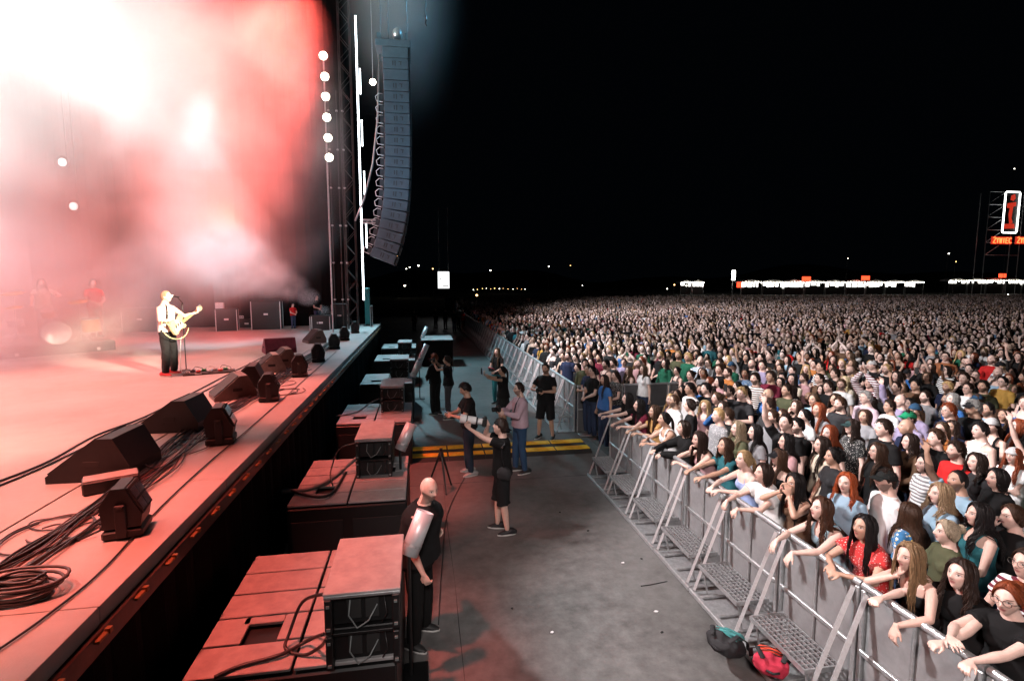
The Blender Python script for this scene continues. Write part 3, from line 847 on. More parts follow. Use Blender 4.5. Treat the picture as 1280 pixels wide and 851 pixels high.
# black drape closing the far wing of the stage
mb = MB(); n = 150; v = []
for i in range(n+1):
    x = -34+i*30.9/n; v += [(x, 24.9+.07*math.sin(i*1.3), ST), (x, 24.9+.05*math.sin(i*1.3), 17)]
mb.add(v, [(2*i, 2*i+1, 2*i+3, 2*i+2) for i in range(n)]); d_ = obj('wing_drape', mb, M_BLACK, kind='structure')
mb = MB(); v = []
for i in range(n+1):
    y = -7+i*32/n; v += [(-26+.07*math.sin(i*1.3), y, ST), (-26+.05*math.sin(i*1.3), y, 17)]
mb.add(v, [(2*i, 2*i+1, 2*i+3, 2*i+2) for i in range(n)]); obj('back_drape', mb, mat('dark_backdrop', (.03,.03,.03), rough=.9), kind='structure')

# ------------------------------------------------------------------ crowd barriers
BX = 3.55
def grate(mb, x0, x1, y0, y1, z, nx, ny, w=.008, h=.022):
    for i in range(nx+1): box(mb, (x0+(x1-x0)*i/nx, (y0+y1)/2, z), (w, y1-y0, h))
    for j in range(ny+1): box(mb, ((x0+x1)/2, y0+(y1-y0)*j/ny, z-.002), (x1-x0, w, h*.8))
def make_barrier(full=True):
    t = thing('crowd_barrier', (BX, 0, 0))
    h = .482
    mb = MB(); box(mb, (0, 0, .60), (.006, 2*h-.03, 1.12)); obj('panel', mb, M_PANEL, t)
    mb = MB(); tube(mb, [(0,-h,1.195),(0,h,1.195)], .030, n=12); obj('top_rail', mb, M_GALV, t)
    mb = MB(); box(mb, (-.022, 0, .64), (.030, 2*h-.06, .045), bev=.006); obj('mid_rail', mb, M_GALV, t)
    for s in (-1, 1):
        mb = MB(); box(mb, (-.006, s*(h-.026), .59), (.05, .042, 1.155), bev=.006); obj('post', mb, M_GALV, t)
        mb = MB(); tube(mb, [(-.030, s*(h-.06), 1.15), (-.43, s*(h-.075), .075)], .026, .018, n=4, up=(0,1,0)); obj('strut', mb, M_ALU, t)
    mb = MB(); tube(mb, [(-.016, 0, .05), (-.016, 0, 1.16)], .011, n=8); obj('mid_post', mb, M_GALV, t)
    mb = MB(); box(mb, (-.435, 0, .035), (.05, 2*h-.004, .055), bev=.006); obj('base_rail', mb, M_GALV, t)
    mb = MB(); box(mb, (.03, 0, .012), (.85, 2*h-.06, .010)); obj('base_plate', mb, M_GALV, t)
    if full:
        for y in (-.30, -.05, .30):
            mb = MB(); box(mb, (-.21, y, .040), (.39, .045, .03), bev=.005); obj('cross_bar', mb, M_GALV, t)
    mb = MB(); grate(mb, -.39, -.05, -.36, .36, .39, 7 if full else 4, 13 if full else 6); g = obj('step_grate', mb, M_GALV, t)
    mb = MB(); box(mb, (-.22, -.372, .385), (.37, .016, .045)); box(mb, (-.22, .372, .385), (.37, .016, .045)); box(mb, (-.398, 0, .385), (.016, .73, .045)); obj('step_frame', mb, M_GALV, g)
    for y in (-.34, .34):
        mb = MB(); tube(mb, [(-.36, y, .37), (-.30, y, .05)], .012, n=6); obj('step_leg', mb, M_GALV, t)
    return t
b0 = make_barrier(True); PITCH = .977
near_marks = ['beside the woman in glasses', 'under the dark-haired woman', 'under the red patterned blouse', 'with two rucksacks below',
  'under the denim waistcoat', 'under the woman in the white blouse', 'under the blonde woman in pale blue', 'under the woman resting her cheek on her hand', 'under the woman in the black cardigan',
  'under the woman in the burgundy top', 'at the corner beside the yellow cable ramp']
yend = at(756, 517, 1.2)[1]
idx = 0
for k in range(11):
    y = yend-.49-k*PITCH
    o = b0 if k == 0 else copy_tree(b0)
    o.location = (BX, y, 0)
    tag(o, 'grey steel crowd barrier with step, ' + near_marks[10-k] if 10-k < 11 else '', 'barrier', 'crowd barriers along the security pit')
b1 = make_barrier(False); FARY = at(719, 481, 1.2)[1]
FARX = at(719, 481, 1.2)[0]
for k in range(44):
    o = b1 if k == 0 else copy_tree(b1)
    o.location = (FARX, FARY+.5+k*PITCH, 0); o['group'] = 'crowd barriers of the long far row'
    o['category'] = 'barrier'
    o['label'] = ('end barrier of the long far row, touching the dark cross barrier' if k == 0 else
      'bluish steel barrier in the long row beside the empty far pit' if k > 7 else 'steel barrier of the far row, %s from the cross barrier' % ['','second','third','fourth','fifth','sixth','seventh','eighth'][k])
# the solid cross barrier closing the far block
def make_cross():
    t = thing('cross_barrier'); w = 1.19
    mb = MB(); box(mb, (0, 0, .60), (w-.02, .012, 1.10), bev=.003); obj('panel', mb, mat('dark_grey_panel', (.10,.10,.105), rough=.5, noise=(3,.3)) if 'dark_grey_panel' not in bpy.data.materials else bpy.data.materials['dark_grey_panel'], t)
    mb = MB(); box(mb, (0, 0, 1.175), (w-.01, .05, .045), bev=.008); obj('top_rail', mb, M_GALV, t)
    for s in (-1, 1):
        mb = MB(); box(mb, (s*(w/2-.02), -.012, .59), (.03, .03, 1.12), bev=.004); obj('post', mb, M_GALV, t)
    mb = MB(); box(mb, (0, -.014, .60), (w-.08, .012, .03)); obj('mid_rail', mb, M_GALV, t)
    mb = MB(); box(mb, (0, -.15, .02), (w-.03, .35, .03), bev=.004); obj('foot_plate', mb, M_GALV, t)
    return t
c0 = make_cross()
for k in range(17):
    o = c0 if k == 0 else copy_tree(c0)
    o.location = (FARX+.62+k*1.2, FARY-.06, 0)
    tag(o, 'dark grey cross barrier panel at the open pit corner' if k == 0 else ('second dark cross barrier panel, under the woman in bright blue' if k == 1 else 'dark cross barrier panel between the near and far crowd blocks, mostly hidden by heads'), 'barrier', 'cross barriers between the crowd blocks')

# ------------------------------------------------------------------ yellow cable ramps across the pit
rampY = at(640, 560, .05)[1]
def make_ramp(m, length=.9):
    t = thing('cable_ramp')
    mb = MB(); v = [(-.48, 0), (-.38, .06), (.38, .06), (.48, 0)]
    prism(mb, v, -length/2, length/2, 'x'); obj('ramp_base', mb, M_RUB, t)
    for s in (-1, 1):
        mb = MB(); box(mb, (0, s*.24, .070), (length-.03, .22, .022), bev=.005); obj('lid', mb, m, t)
    return t
r0 = make_ramp(M_YEL); n = 6
names = ['red-lit end ramp by the legs of the man looking at his phone', 'cable ramp with yellow lids behind the jeans of the man on his phone', 'yellow-lidded cable ramp behind the photographer raising a white lens', 'yellow-lidded cable ramp at the feet of the man in the pink shirt',
   'yellow-lidded cable ramp in front of the man in black shorts', 'yellow-lidded cable ramp ending at the barrier corner']
for k in range(n):
    o = r0 if k == 0 else copy_tree(r0)
    o.location = (-.75+.45+k*.78-.35, rampY, .0); o.scale = (.86, 1, 1)
    tag(o, names[k], 'cable ramp', 'cable ramps across the pit')
# ------------------------------------------------------------------ things on the stage
def wedge(loc, rz, w=.68, d=.56, h=.42, label='', m=None, name='floor_monitor'):
    """wedge monitor: grille tilted back, handles in the sides; local +y is where the grille looks"""
    m = m or M_BOX
    t = thing(name, loc, rz, label, 'floor monitor', 'floor monitors along the stage edge')
    prof = [(-d/2, 0), (-d/2, h*.30), (-d*.30, h), (-d*.12, h), (d/2, h*.16), (d/2, 0)]
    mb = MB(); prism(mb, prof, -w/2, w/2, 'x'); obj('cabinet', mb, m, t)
    # grille on the sloping face
    a = np.array([d*-.10, h-.012]); b = np.array([d/2-.01, h*.18]); n_ = np.array([b[1]-a[1], -(b[0]-a[0])]); n_ = -n_/np.linalg.norm(n_)
    mb = MB(); q = [a+n_*.004, b+n_*.004, b+n_*.018, a+n_*.018]; prism(mb, q, -w/2+.03, w/2-.03, 'x'); obj('grille', mb, M_GRILLE, t)
    for s in (-1, 1):
        mb = MB(); box(mb, (s*(w/2+.001), -.03, h*.42), (.006, .14, .05), bev=.002); obj('side_handle', mb, M_RUB, t)
        mb = MB(); box(mb, (s*w*.38, 0, -.0), (.04, d*.8, .012)); obj('runner', mb, M_RUB, t)
    mb = MB(); tube(mb, [(-.06,-d/2-.012,h*.2),(-.06,-d/2-.05,h*.12),(-.03,-d/2-.08,.02),(.10,-d/2-.14,.012)], .008, n=6); obj('plug_cable', mb, M_CABLE, t)
    return t
def P3(px, py): return at(px, py, ST)
RZ = math.radians
wedge(P3(134, 590), RZ(88), .55, .74, .41, 'large black wedge monitor beside the coiled cables, widest of the row')
wedge(P3(222, 534), RZ(88), .55, .74, .40, 'black wedge monitor second in the row, below the singer')
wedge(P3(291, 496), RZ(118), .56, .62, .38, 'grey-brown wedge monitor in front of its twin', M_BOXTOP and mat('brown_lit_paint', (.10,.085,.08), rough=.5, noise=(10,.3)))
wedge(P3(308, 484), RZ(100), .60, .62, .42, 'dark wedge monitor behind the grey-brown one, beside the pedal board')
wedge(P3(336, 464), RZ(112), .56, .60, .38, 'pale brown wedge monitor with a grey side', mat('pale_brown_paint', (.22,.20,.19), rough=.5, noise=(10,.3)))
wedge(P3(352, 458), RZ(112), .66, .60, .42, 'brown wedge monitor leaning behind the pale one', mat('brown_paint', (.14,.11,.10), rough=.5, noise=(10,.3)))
mo = wedge(P3(349, 440), RZ(24), .78, .66, .40, 'maroon road case lid with a white sticker tilted on deck', mat('maroon_case', (.16,.02,.035), rough=.5, noise=(10,.3)), name='tilted_case'); mo['category'] = 'case'; del mo['group']
mb = MB(); box(mb, (.05, .16, .335), (.09, .09, .004), M=np.array(Matrix.Rotation(0, 4, 'X'))); obj('sticker', mb, M_WHITE, mo)
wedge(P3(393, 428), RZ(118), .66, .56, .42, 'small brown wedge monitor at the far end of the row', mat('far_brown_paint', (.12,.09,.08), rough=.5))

def strobe(loc, rz, s, label):
    """stubby floor lamp: yoke, ribbed body and a glazed square face turned towards the stage"""
    t = thing('floor_lamp', loc, rz, label, 'stage lamp', 'square floor lamps along the stage edge')
    w, d, h = .36*s, .30*s, .44*s
    s *= .80
    mb = MB(); box(mb, (0, 0, .05*s), (w*.9, d*1.0, .10*s), bev=.02*s); obj('base', mb, M_BOX, t)
    mb = MB(); prism(mb, [(-d*.45, .12*s), (-d*.5, .38*s), (-d*.2, h), (d*.12, h*1.0), (d*.5, .24*s), (d*.45, .12*s)], -w*.42, w*.42, 'x'); body = obj('lamp_body', mb, M_BOX, t)
    for k in range(5):
        mb = MB(); box(mb, (0, -d*.49-.004, (.14+.05*k)*s), (w*.78, .02*s, .018*s)); obj('cooling_fin', mb, M_RUB, body)
    a = np.array([d*.15, h*.985]); b = np.array([d*.50, .25*s]); n_ = np.array([-(b[1]-a[1]), (b[0]-a[0])]); n_ /= np.linalg.norm(n_)
    mb = MB(); q = [a-n_*0+n_*.001, b+n_*.001, b+n_*.02*s, a+n_*.02*s]; prism(mb, q, -w*.40, w*.40, 'x'); obj('face_frame', mb, M_RUB, t)
    for i in range(2):
        for j in range(2):
            p0 = a+(b-a)*(.08+.46*j); p1 = a+(b-a)*(.46+.46*j)
            mb = MB(); prism(mb, [p0+n_*.021*s, p1+n_*.021*s, p1+n_*.027*s, p0+n_*.027*s], (-.36+.38*i)*w, (-.02+.38*i)*w, 'x'); obj('glass_cell', mb, M_GLASS, t)
    for sd in (-1, 1):
        mb = MB(); box(mb, (sd*w*.47, 0, .20*s), (.03*s, .10*s, .36*s), bev=.006); obj('yoke_arm', mb, M_BOX, t)
        mb = MB(); lathe(mb, [(.035*s, 0), (.035*s, .025*s), (.02*s, .03*s)], 12, M=np.array(Matrix.Translation((sd*w*.485, 0, .34*s)) @ Matrix.Rotation(sd*math.pi/2, 4, 'Y'))); obj('tilt_knob', mb, M_RUB, t)
    mb = MB(); tube(mb, [(0,-d*.5,.08*s),(0,-d*.75,.03),(.05,-d*1.1,.010),(-.05,-d*1.6,.010)], .009, n=6); obj('power_cable', mb, M_CABLE, t)
    return t
for px, py, s, lab in ((160,664,.86,'square black floor lamp, largest, standing alone near the coiled cables'), (277,552,1.0,'square floor lamp beside the second black wedge'), (337,500,1.0,'square floor lamp in front of the brown wedge pair'),
        (375,470,1.0,'square floor lamp beside the cable tangle'), (398,452,1.0,'square floor lamp facing the tilted maroon case'), (418,436,1.0,'square floor lamp near the far brown wedge'), (431,425,1.0,'small distant floor lamp close to the stage corner'), (444,416,1.0,'most distant floor lamp at the stage corner')):
    strobe(P3(px, py), RZ(-78), s, lab)
t = thing('dimmer_box', P3(140, 610), RZ(28), 'low flat black box with a grey lid behind the big floor lamp', 'box')
mb = MB(); box(mb, (0,0,.06), (.42,.20,.12), bev=.012); obj('case', mb, M_BOX, t)
mb = MB(); box(mb, (0,0,.124), (.40,.18,.010), bev=.003); obj('lid', mb, M_BOXTOP, t)

# cables on the deck
rngc = random.Random(4)
def cable(name, pts, r, label=None, parent=None, cat=None, group=None, m=None):
    P = [Vector(p) for p in pts]; out = []
    for i in range(len(P)-1):
        p0, p1, p2, p3 = P[max(i-1,0)], P[i], P[i+1], P[min(i+2,len(P)-1)]
        for k in range(6):
            u = k/6; out.append(tuple(.5*((2*p1)+(p2-p0)*u+(2*p0-5*p1+4*p2-p3)*u*u+(3*p1-p0-3*p2+p3)*u**3)))
    out.append(tuple(P[-1])); mb = MB(); tube(mb, out, r, n=6)
    return smooth_obj(name, mb, m or M_CABLE, parent, label=label, cat=cat, group=group)
bun = thing('cable_bundle', P3(110, 660), 0, 'thick bundle of black cables running along the deck past the floor lamps', 'cables')
path = [(-12,735),(60,692),(118,648),(195,590),(232,556),(262,528),(300,508),(338,484),(372,458),(400,440),(430,420)]
L0 = Vector(P3(110,660))
cm = [M_CABLE, mat('grey_cable', (.06,.055,.055), rough=.45), mat('red_brown_cable', (.10,.03,.025), rough=.45)]
for k in range(17):
    off = rngc.uniform(-.15, .15); pts = []
    for i, (a, b) in enumerate(path):
        p = Vector(P3(a, b)); wob = rngc.uniform(-.06, .06)*(1+.5*(i > 3)); tdir = Vector((.05, 1, 0)).normalized(); nn = Vector((1, -.05, 0))
        p = p + nn*(off+wob) + tdir*rngc.uniform(-.1, .1); p.z = ST+.010+.008*(k % 4) + (.012 if i % 3 == k % 3 else 0); pts.append(p-L0)
    cable('cable', pts, rngc.choice((.005,.007,.009)), parent=bun, m=cm[0 if k % 4 else (1 if k % 8 else 2)])
for k in range(9):                                               # loops thrown off the bundle
    c = Vector(P3(*rngc.choice(((232,560),(245,548),(355,480),(380,462),(360,490),(60,668),(300,512))))); r = rngc.uniform(.10, .26); a0 = rngc.uniform(0, 6); pts = []
    for i in range(9):
        a = a0+i*.62; pts.append(c+Vector((math.cos(a)*r*(1+.1*i*.2), math.sin(a)*r*1.4, .012+.004*(i % 2)))-L0)
    cable('loose_loop', pts, .007, parent=bun, m=cm[k % 3])
def flat(pts, z=.010): return [(*at(a, b, ST)[:2], ST+z) for a, b in pts]
cable('stage_cable', flat([(-10,606),(60,578),(120,545),(180,522),(240,492),(290,466),(330,446)]), .012, 'upper of two parallel black cables running behind the wedges', cat='cable', group='pair of cables behind the wedges')
cable('stage_cable', flat([(-10,612),(60,582),(130,548),(200,516),(262,486),(300,464)]), .010, 'lower of two parallel black cables running behind the wedges', cat='cable', group='pair of cables behind the wedges')
cable('stage_cable', flat([(-8,818),(60,770),(130,712),(200,636),(262,578),(330,520),(420,440)]), .007, 'single thin cable running straight near the stage edge', cat='cable')
cable('stage_cable', flat([(130,640),(90,646),(45,652),(36,660),(60,664),(110,655),(150,640)]), .006, 'thin cable looped on the deck behind the big floor lamp', cat='cable')
coil = thing('cable_coil', P3(18, 748), 0, 'coiled black cable lying on the deck by the bundle', 'cable coil')
for k in range(9):
    pts = []; r = .14+.009*k*(1 if k % 2 else -.6)
    for i in range(25):
        a = 2*math.pi*i/24; pts.append((math.cos(a)*r*1.25+rngc.uniform(-.004,.004), math.sin(a)*r*.75+.008*k, .012+.011*k+.004*math.sin(a*3+k)))
    mb = MB(); tube(mb, pts, .010, n=6); smooth_obj('turn', mb, cm[k % 2], coil)

# pedal board at the singer's feet
pb = thing('pedal_board', P3(262, 466), RZ(20), 'cluttered pedal board with silver pedals near the singer', 'pedal board')
mb = MB(); box(mb, (0,0,.02), (.95,.42,.04), bev=.01); obj('board', mb, M_BOX, pb)
pc = [mat('pedal_silver', (.55,.55,.57), rough=.3, metal=.5), mat('pedal_green', (.05,.3,.15)), mat('pedal_red', (.5,.03,.03)), M_WHITE]
for k in range(9):
    x = -.40+.10*k; q = obj('pedal', box(MB(), (x, (.09 if k % 2 else -.08), .062), (.085,.12,.04), bev=.008), pc[(k*7) % 4], pb)
    mb = MB(); lathe(mb, [(.014,0),(.014,.018),(.010,.022)], 8, M=np.array(Matrix.Translation((x, (.06 if k % 2 else -.11), .082)))); obj('foot_switch', mb, M_ALU, q)
for k in range(3): cable('patch_cable', [(-.3+.25*k,.16,.07),(-.25+.25*k,.22,.12),(-.15+.25*k,.2,.09),(-.1+.25*k,.12,.08)], .006, parent=pb, m=M_WHITE if k == 1 else None)

# drum riser with kit, far upstage in the smoke
a_, b_ = Vector(at(0, 449, ST)), Vector(at(145, 437, ST)); dv = (b_-a_).normalized(); nv = Vector((-dv.y, dv.x, 0))
rs = thing('riser', tuple(b_), math.atan2(dv.y, dv.x), 'low grey platform under the drummer, half lost in pink smoke', 'riser')
mb = MB(); box(mb, (-3.2, 2.1, .13), (6.4, 4.2, .26), bev=.01); obj('platform', mb, mat('riser_grey', (.10,.09,.10), rough=.6), rs)
mb = MB(); box(mb, (-3.2, 2.1, .272), (6.36, 4.16, .02)); obj('carpet', mb, mat('riser_carpet', (.22,.20,.20), rough=.9), rs)
for k in range(4): mb = MB(); box(mb, (-.4-1.7*k, -.006, .07), (.08,.02,.08), bev=.01); obj('catch', mb, M_ALU, rs)
def drum(loc, r, h, tilt, label, side_m, cat='drum', rz=0):
    t = thing('drum', loc, rz, label, cat, 'drums of the kit'); Mx = np.array(Matrix.Rotation(tilt, 4, 'X'))
    mb = MB(); lathe(mb, [(r*.99, -h/2), (r, -h/2+.005), (r, h/2-.005), (r*.99, h/2)], 28, M=Mx); smooth_obj('shell', mb, side_m, t)
    for s in (-1, 1):
        mb = MB(); lathe(mb, [(r*.97, s*h/2-.004), (r*1.03, s*h/2-.012), (r*1.03, s*h/2+.012), (r*.97, s*h/2+.004)], 28, M=Mx); smooth_obj('hoop', mb, M_ALU, t)
        mb = MB(); lathe(mb, [(.001, s*h/2), (r*.97, s*h/2+s*.002)], 28, M=Mx, close=False); obj('skin', mb, side_m, t)
    for k in range(3): a = k*2.1+.5; mb = MB(); tube(mb, xf(Mx, [(math.cos(a)*r, math.sin(a)*r, -h/2), (math.cos(a)*r*1.1, math.sin(a)*r*1.1, -h/2-.12)]), .008, n=6); obj('lug', mb, M_ALU, t)
    return t
WOOD_LIT = mat('orange_lit_wood', (.62,.30,.10), rough=.35, noise=(9,.2))  # wood and drum skins, with the orange light put into the colour
RZt = ST+.28
kd = Vector(at(66, 430, RZt))
drum((kd.x, kd.y+.2, RZt+.30), .30, .42, math.pi/2, 'round orange bass drum glowing in the pink smoke', WOOD_LIT, rz=RZ(28))
drum((kd.x-.95, kd.y+.2, RZt+.55), .17, .16, .15, 'white snare drum beside the drummer', M_WHITE)
drum((kd.x-.35, kd.y+.5, RZt+.78), .15, .20, .4, 'small orange tom above the bass drum', WOOD_LIT)
drum((kd.x+.55, kd.y+.7, RZt+.45), .21, .36, .1, 'orange floor tom on the far side of the bass drum', WOOD_LIT)
BRASS = mat('brass', (.72,.50,.20), rough=.3, metal=.9)
for k, (dx, dy, z, r, lab) in enumerate(((-1.2,.6,1.35,.26,'brass cymbal tilted highest above the drummer'), (.35,.6,1.12,.24,'brass cymbal hanging over the floor tom'), (-.75,-.1,1.0,.19,'pair of small brass cymbals beside the snare'))):
    t = thing('cymbal_stand', (kd.x+dx, kd.y+dy, RZt), 0, lab, 'cymbal', 'cymbals of the kit')
    mb = MB(); lathe(mb, [(.02,.02),(r*.3,.006),(r,-.02),(r*.995,-.024),(.001,.0)], 26, M=np.array(Matrix.Translation((0,0,z)) @ Matrix.Rotation(.25, 4, 'X'))); smooth_obj('cymbal', mb, BRASS, t)
    mb = MB(); tube(mb, [(0,0,.25),(0,0,z+.04)], .012, n=8); obj('pole', mb, M_ALU, t)
    for q in range(3): a = q*2.094; mb = MB(); tube(mb, [(0,0,.3),(math.cos(a)*.22, math.sin(a)*.22, .01)], .010, n=6); obj('leg', mb, M_ALU, t)

# microphone stand before the singer
ms = thing('microphone_stand', P3(233, 463), 0, 'thin black microphone stand with boom in front of the singer', 'microphone stand')
mb = MB(); lathe(mb, [(.13,0),(.13,.012),(.03,.03),(.012,.04)], 20); obj('base', mb, M_BOX, ms)
mb = MB(); tube(mb, [(0,0,.03),(0,0,1.45)], .011, n=8); obj('pole', mb, M_BOX, ms)
sg = Vector(at(214, 468, ST)); ml = Vector(P3(233,463))
hx, hy = sg.x-ml.x+.13, sg.y-ml.y-.02
mb = MB(); tube(mb, [(.02,0,1.44),(hx+.10,hy,1.585)], .008, n=8); obj('boom', mb, M_BOX, ms)
mb = MB(); tube(mb, [(hx+.13,hy,1.59),(hx+.02,hy,1.612)], [.012,.016], n=10); k_ = obj('microphone', mb, M_BOX, ms)
mb = MB(); ellipsoid(mb, (hx+.0,hy,1.615), (.026,.026,.026), 12, 8); smooth_obj('grille_ball', mb, M_ALU, k_)

# gear at the far wing
def case(loc, size, rz, label, m=None, lid=None, name='flight_case'):
    t = thing(name, loc, rz, label, 'case', 'cases at the far wing'); x, y, z = size
    mb = MB(); box(mb, (0,0,z*.5), (x,y,z), bev=.01); obj('body', mb, m or M_BOX, t)
    mb = MB(); box(mb, (0,0,z+.02), (x*1.01,y*1.01,.04), bev=.01); obj('lid', mb, lid or M_BOX, t)
    for sx_ in (-1,1):
        for sy_ in (-1,1):
            mb = MB(); box(mb, (sx_*x/2, sy_*y/2, z*.5), (.03,.03,z), bev=.004); obj('corner_strip', mb, M_ALU, t)
    mb = MB(); box(mb, (0,-y/2-.006,z*.55), (.16,.014,.07)); obj('handle', mb, M_ALU, t)
    return t
case(P3(285, 413), (.75,.6,.85), .2, 'dark flight case carrying a small white lit box')
t = thing('white_box', (*P3(276, 413)[:2], ST+.86), .2, 'small white lit box on top of a flight case', 'box')
mb = MB(); box(mb, (0,.1,.13), (.30,.26,.26), bev=.01); obj('shell', mb, M_WHITE, t); mb = MB(); box(mb, (0,-.035,.13), (.22,.008,.18)); obj('front_plate', mb, M_ALU, t)
case(P3(310, 409), (.9,.5,.32), .1, 'low flight case under the white rail')
t = thing('light_bar', (*P3(308, 408)[:2], ST+.36), .1, 'short white ribbed light bar lying on a low case', 'light bar')
mb = MB(); box(mb, (0,0,.06), (.62,.12,.12), bev=.01); obj('housing', mb, M_WHITE, t)
for k in range(8): mb = MB(); box(mb, (-.26+.075*k,-.062,.06), (.045,.01,.08)); obj('lens', mb, M_GLASS, t)
case(P3(335, 411), (1.1,.7,1.15), .1, 'tall black flight case standing in the grey smoke')
case(P3(180, 414), (1.2,.7,.9), .1, 'long black case behind the singer')
case(P3(400, 412), (.7,.6,.55), .1, 'black case with a white cloth beside the crouching technician')
case(P3(425, 410), (.6,.6,1.0), .1, 'narrow black case at the foot of the lamp tower')

# lamp tower: truss uprights with LED strips and a column of round blinders
TY = 22.0
def strip(px0, py0, px1, py1, Y, w, label, group='white LED strips on the tower'):
    a, b = np.array(atY(px0, py0, Y)), np.array(atY(px1, py1, Y)); b[0] = a[0]*.5+b[0]*.5; a[0] = b[0]
    t = thing('led_strip', tuple(b), 0, label, 'LED strip', group); h = a[2]-b[2]
    mb = MB(); box(mb, (0,.03,h/2), (w*1.5,.05,h+.04)); obj('channel', mb, M_BOX, t)
    mb = MB(); box(mb, (0,-.008,h/2), (w,.02,h)); obj('diffuser', mb, M_LEDW, t)
strip(445.5,20,453.5,375,TY,.06,'very tall white LED strip running the height of the tower')
for i, (x0,y0,x1,y1,l) in enumerate(((449.5,86,451,118,'highest of four short white LED strips'), (451.5,150,453.5,183,'second short white LED strip from the top'), (454.5,214,456.5,246,'third short white LED strip from the top'), (457,278,459,310,'lowest short white LED strip, beside the line array'))):
    strip(x0,y0,x1,y1,TY+1.5,.05,l)
M_DARKM = mat('black_tower_paint', (.03,.03,.03), rough=.45)
def truss(x, y, z0, z1, w=.30, label='', r=.022, name='truss_tower', group=None, step=.5):
    t = thing(name, (x,y,z0), 0, label, 'truss', group)
    for sx_ in (-1,1):
        for sy_ in (-1,1):
            mb = MB(); tube(mb, [(sx_*w/2, sy_*w/2, 0), (sx_*w/2, sy_*w/2, z1-z0)], r, n=6); obj('chord', mb, M_DARKM, t)
    mb = MB(); n = int((z1-z0)/step)
    for k in range(n):
        a, b = k*step, (k+1)*step; s = 1 if k % 2 else -1
        for q in (-1, 1):
            tube(mb, [(-s*w/2, q*w/2, a), (s*w/2, q*w/2, b)], r*.5, n=5); tube(mb, [(q*w/2, -s*w/2, a), (q*w/2, s*w/2, b)], r*.5, n=5)
    obj('lacing', mb, M_DARKM, t, kind='stuff'); return t
def tx(px, Y): return atY(px, 300, Y)[0]
truss(tx(438,TY+.6), TY+.6, ST, 17, .42, 'lattice truss tower rising beside the tall LED strip', .020)
for px, lab, g in ((416,'thin scaffold mast under the column of round lamps', 0), (426,'thin scaffold mast next to the lamp column', 0), (433,'thin scaffold mast beside the lattice tower', 0)):
    t = thing('scaffold_mast', (tx(px,TY+.8), TY+.8, ST), 0, lab, 'mast', 'thin scaffold masts'); mb = MB(); tube(mb, [(0,0,0),(0,0,9.5)], .020, n=8); obj('pole', mb, M_DARKM, t)
    for k in range(6): mb = MB(); lathe(mb, [(.045,0),(.045,.06)], 8, M=np.array(Matrix.Translation((0,0,1.2+1.5*k)))); obj('coupler', mb, M_GALV, t)
t = thing('blinder_mast', (tx(410.5,21), 21.35, ST), 0, 'mast carrying the column of round white lamps', 'mast')
mb = MB(); tube(mb, [(0,0,0),(0,0,atY(404,60,21)[2]-ST)], .03, n=8); obj('pole', mb, M_GALV, t)
for k, (px, py) in enumerate(((404,70),(406,96),(407,121),(408.5,147),(410,172.5),(411.5,197))):
    p = atY(px, py, 21); t = thing('round_lamp', p, 0, '%s round white lamp from the top of the column' % ['first','second','third','fourth','fifth','sixth'][k], 'lamp', 'column of round lamps')
    Mx = np.array(Matrix.Rotation(math.pi/2+.1, 4, 'X') @ Matrix.Rotation(0, 4, 'Y'))
    mb = MB(); lathe(mb, [(.09,-.20),(.14,-.15),(.165,0),(.165,.04),(.15,.04),(.14,0)], 20, M=Mx, close=False); smooth_obj('housing', mb, M_BOX, t)
    mb = MB(); lathe(mb, [(.001,.004),(.13,.004),(.14,.0)], 20, M=Mx, close=False); obj('lens', mb, M_BLIND, t)
    mb = MB(); box(mb, (0,.2,0), (.06,.3,.06)); obj('bracket', mb, M_BOX, t)
for k, (px, py, Y) in enumerate(((78,203,20.5),(92,258,20.5))):
    t = thing('hung_lamp', atY(px, py, Y), 0, ['upper of two round lamps glowing through white smoke','lower of two round lamps glowing through pink smoke'][k], 'lamp', 'two lamps in the smoke')
    Mx = np.array(Matrix.Rotation(math.pi/2, 4, 'X')); mb = MB(); lathe(mb, [(.12,-.2),(.22,0),(.22,.03)], 16, M=Mx, close=False); smooth_obj('housing', mb, M_BOX, t)
    mb = MB(); lathe(mb, [(.001,.0),(.13,.01)], 16, M=Mx, close=False); obj('lens', mb, emitter('dim_lens', (1,.92,.88), 2.5), t)
    mb = MB(); tube(mb, [(0,.15,0),(0,.25,.2),(0,.25,9)], .02, n=6); obj('support_pipe', mb, M_BOX, t)
p = atY(466, 103, 20); t = thing('work_lamp', p, 0, 'small white lamp between the tower and the line array', 'lamp')
mb = MB(); lathe(mb, [(.09,-.1),(.12,0),(.12,.02)], 14, M=np.array(Matrix.Rotation(math.pi/2, 4, 'X')), close=False); smooth_obj('housing', mb, M_BOX, t)
mb = MB(); lathe(mb, [(.001,0),(.11,.01)], 14, M=np.array(Matrix.Rotation(math.pi/2, 4, 'X')), close=False); obj('lens', mb, M_BLIND, t)
mb = MB(); tube(mb, [(0,.05,.08),(0,.05,6)], .012, n=6); obj('drop_pipe', mb, M_GALV, t)
# column at the stage corner, the teal light on it put into its colour
p = Vector(P3(460, 407)); t = thing('corner_column', (p.x, p.y, ST), 0, 'column at the far stage corner with teal light in its colour', 'column')
mb = MB(); box(mb, (0,0,.85), (.22,.22,1.7), bev=.02); obj('shaft', mb, M_TEAL_LIT, t); mb = MB(); box(mb, (0,0,.03), (.36,.36,.06), bev=.01); obj('foot', mb, M_BOX, t)
mb = MB(); tube(mb, [(.2,0,0),(.2,0,.9),(.2,-.9,.9),(.2,-.9,0)], .02, n=6); obj('guard_rail', mb, M_GALV, t)
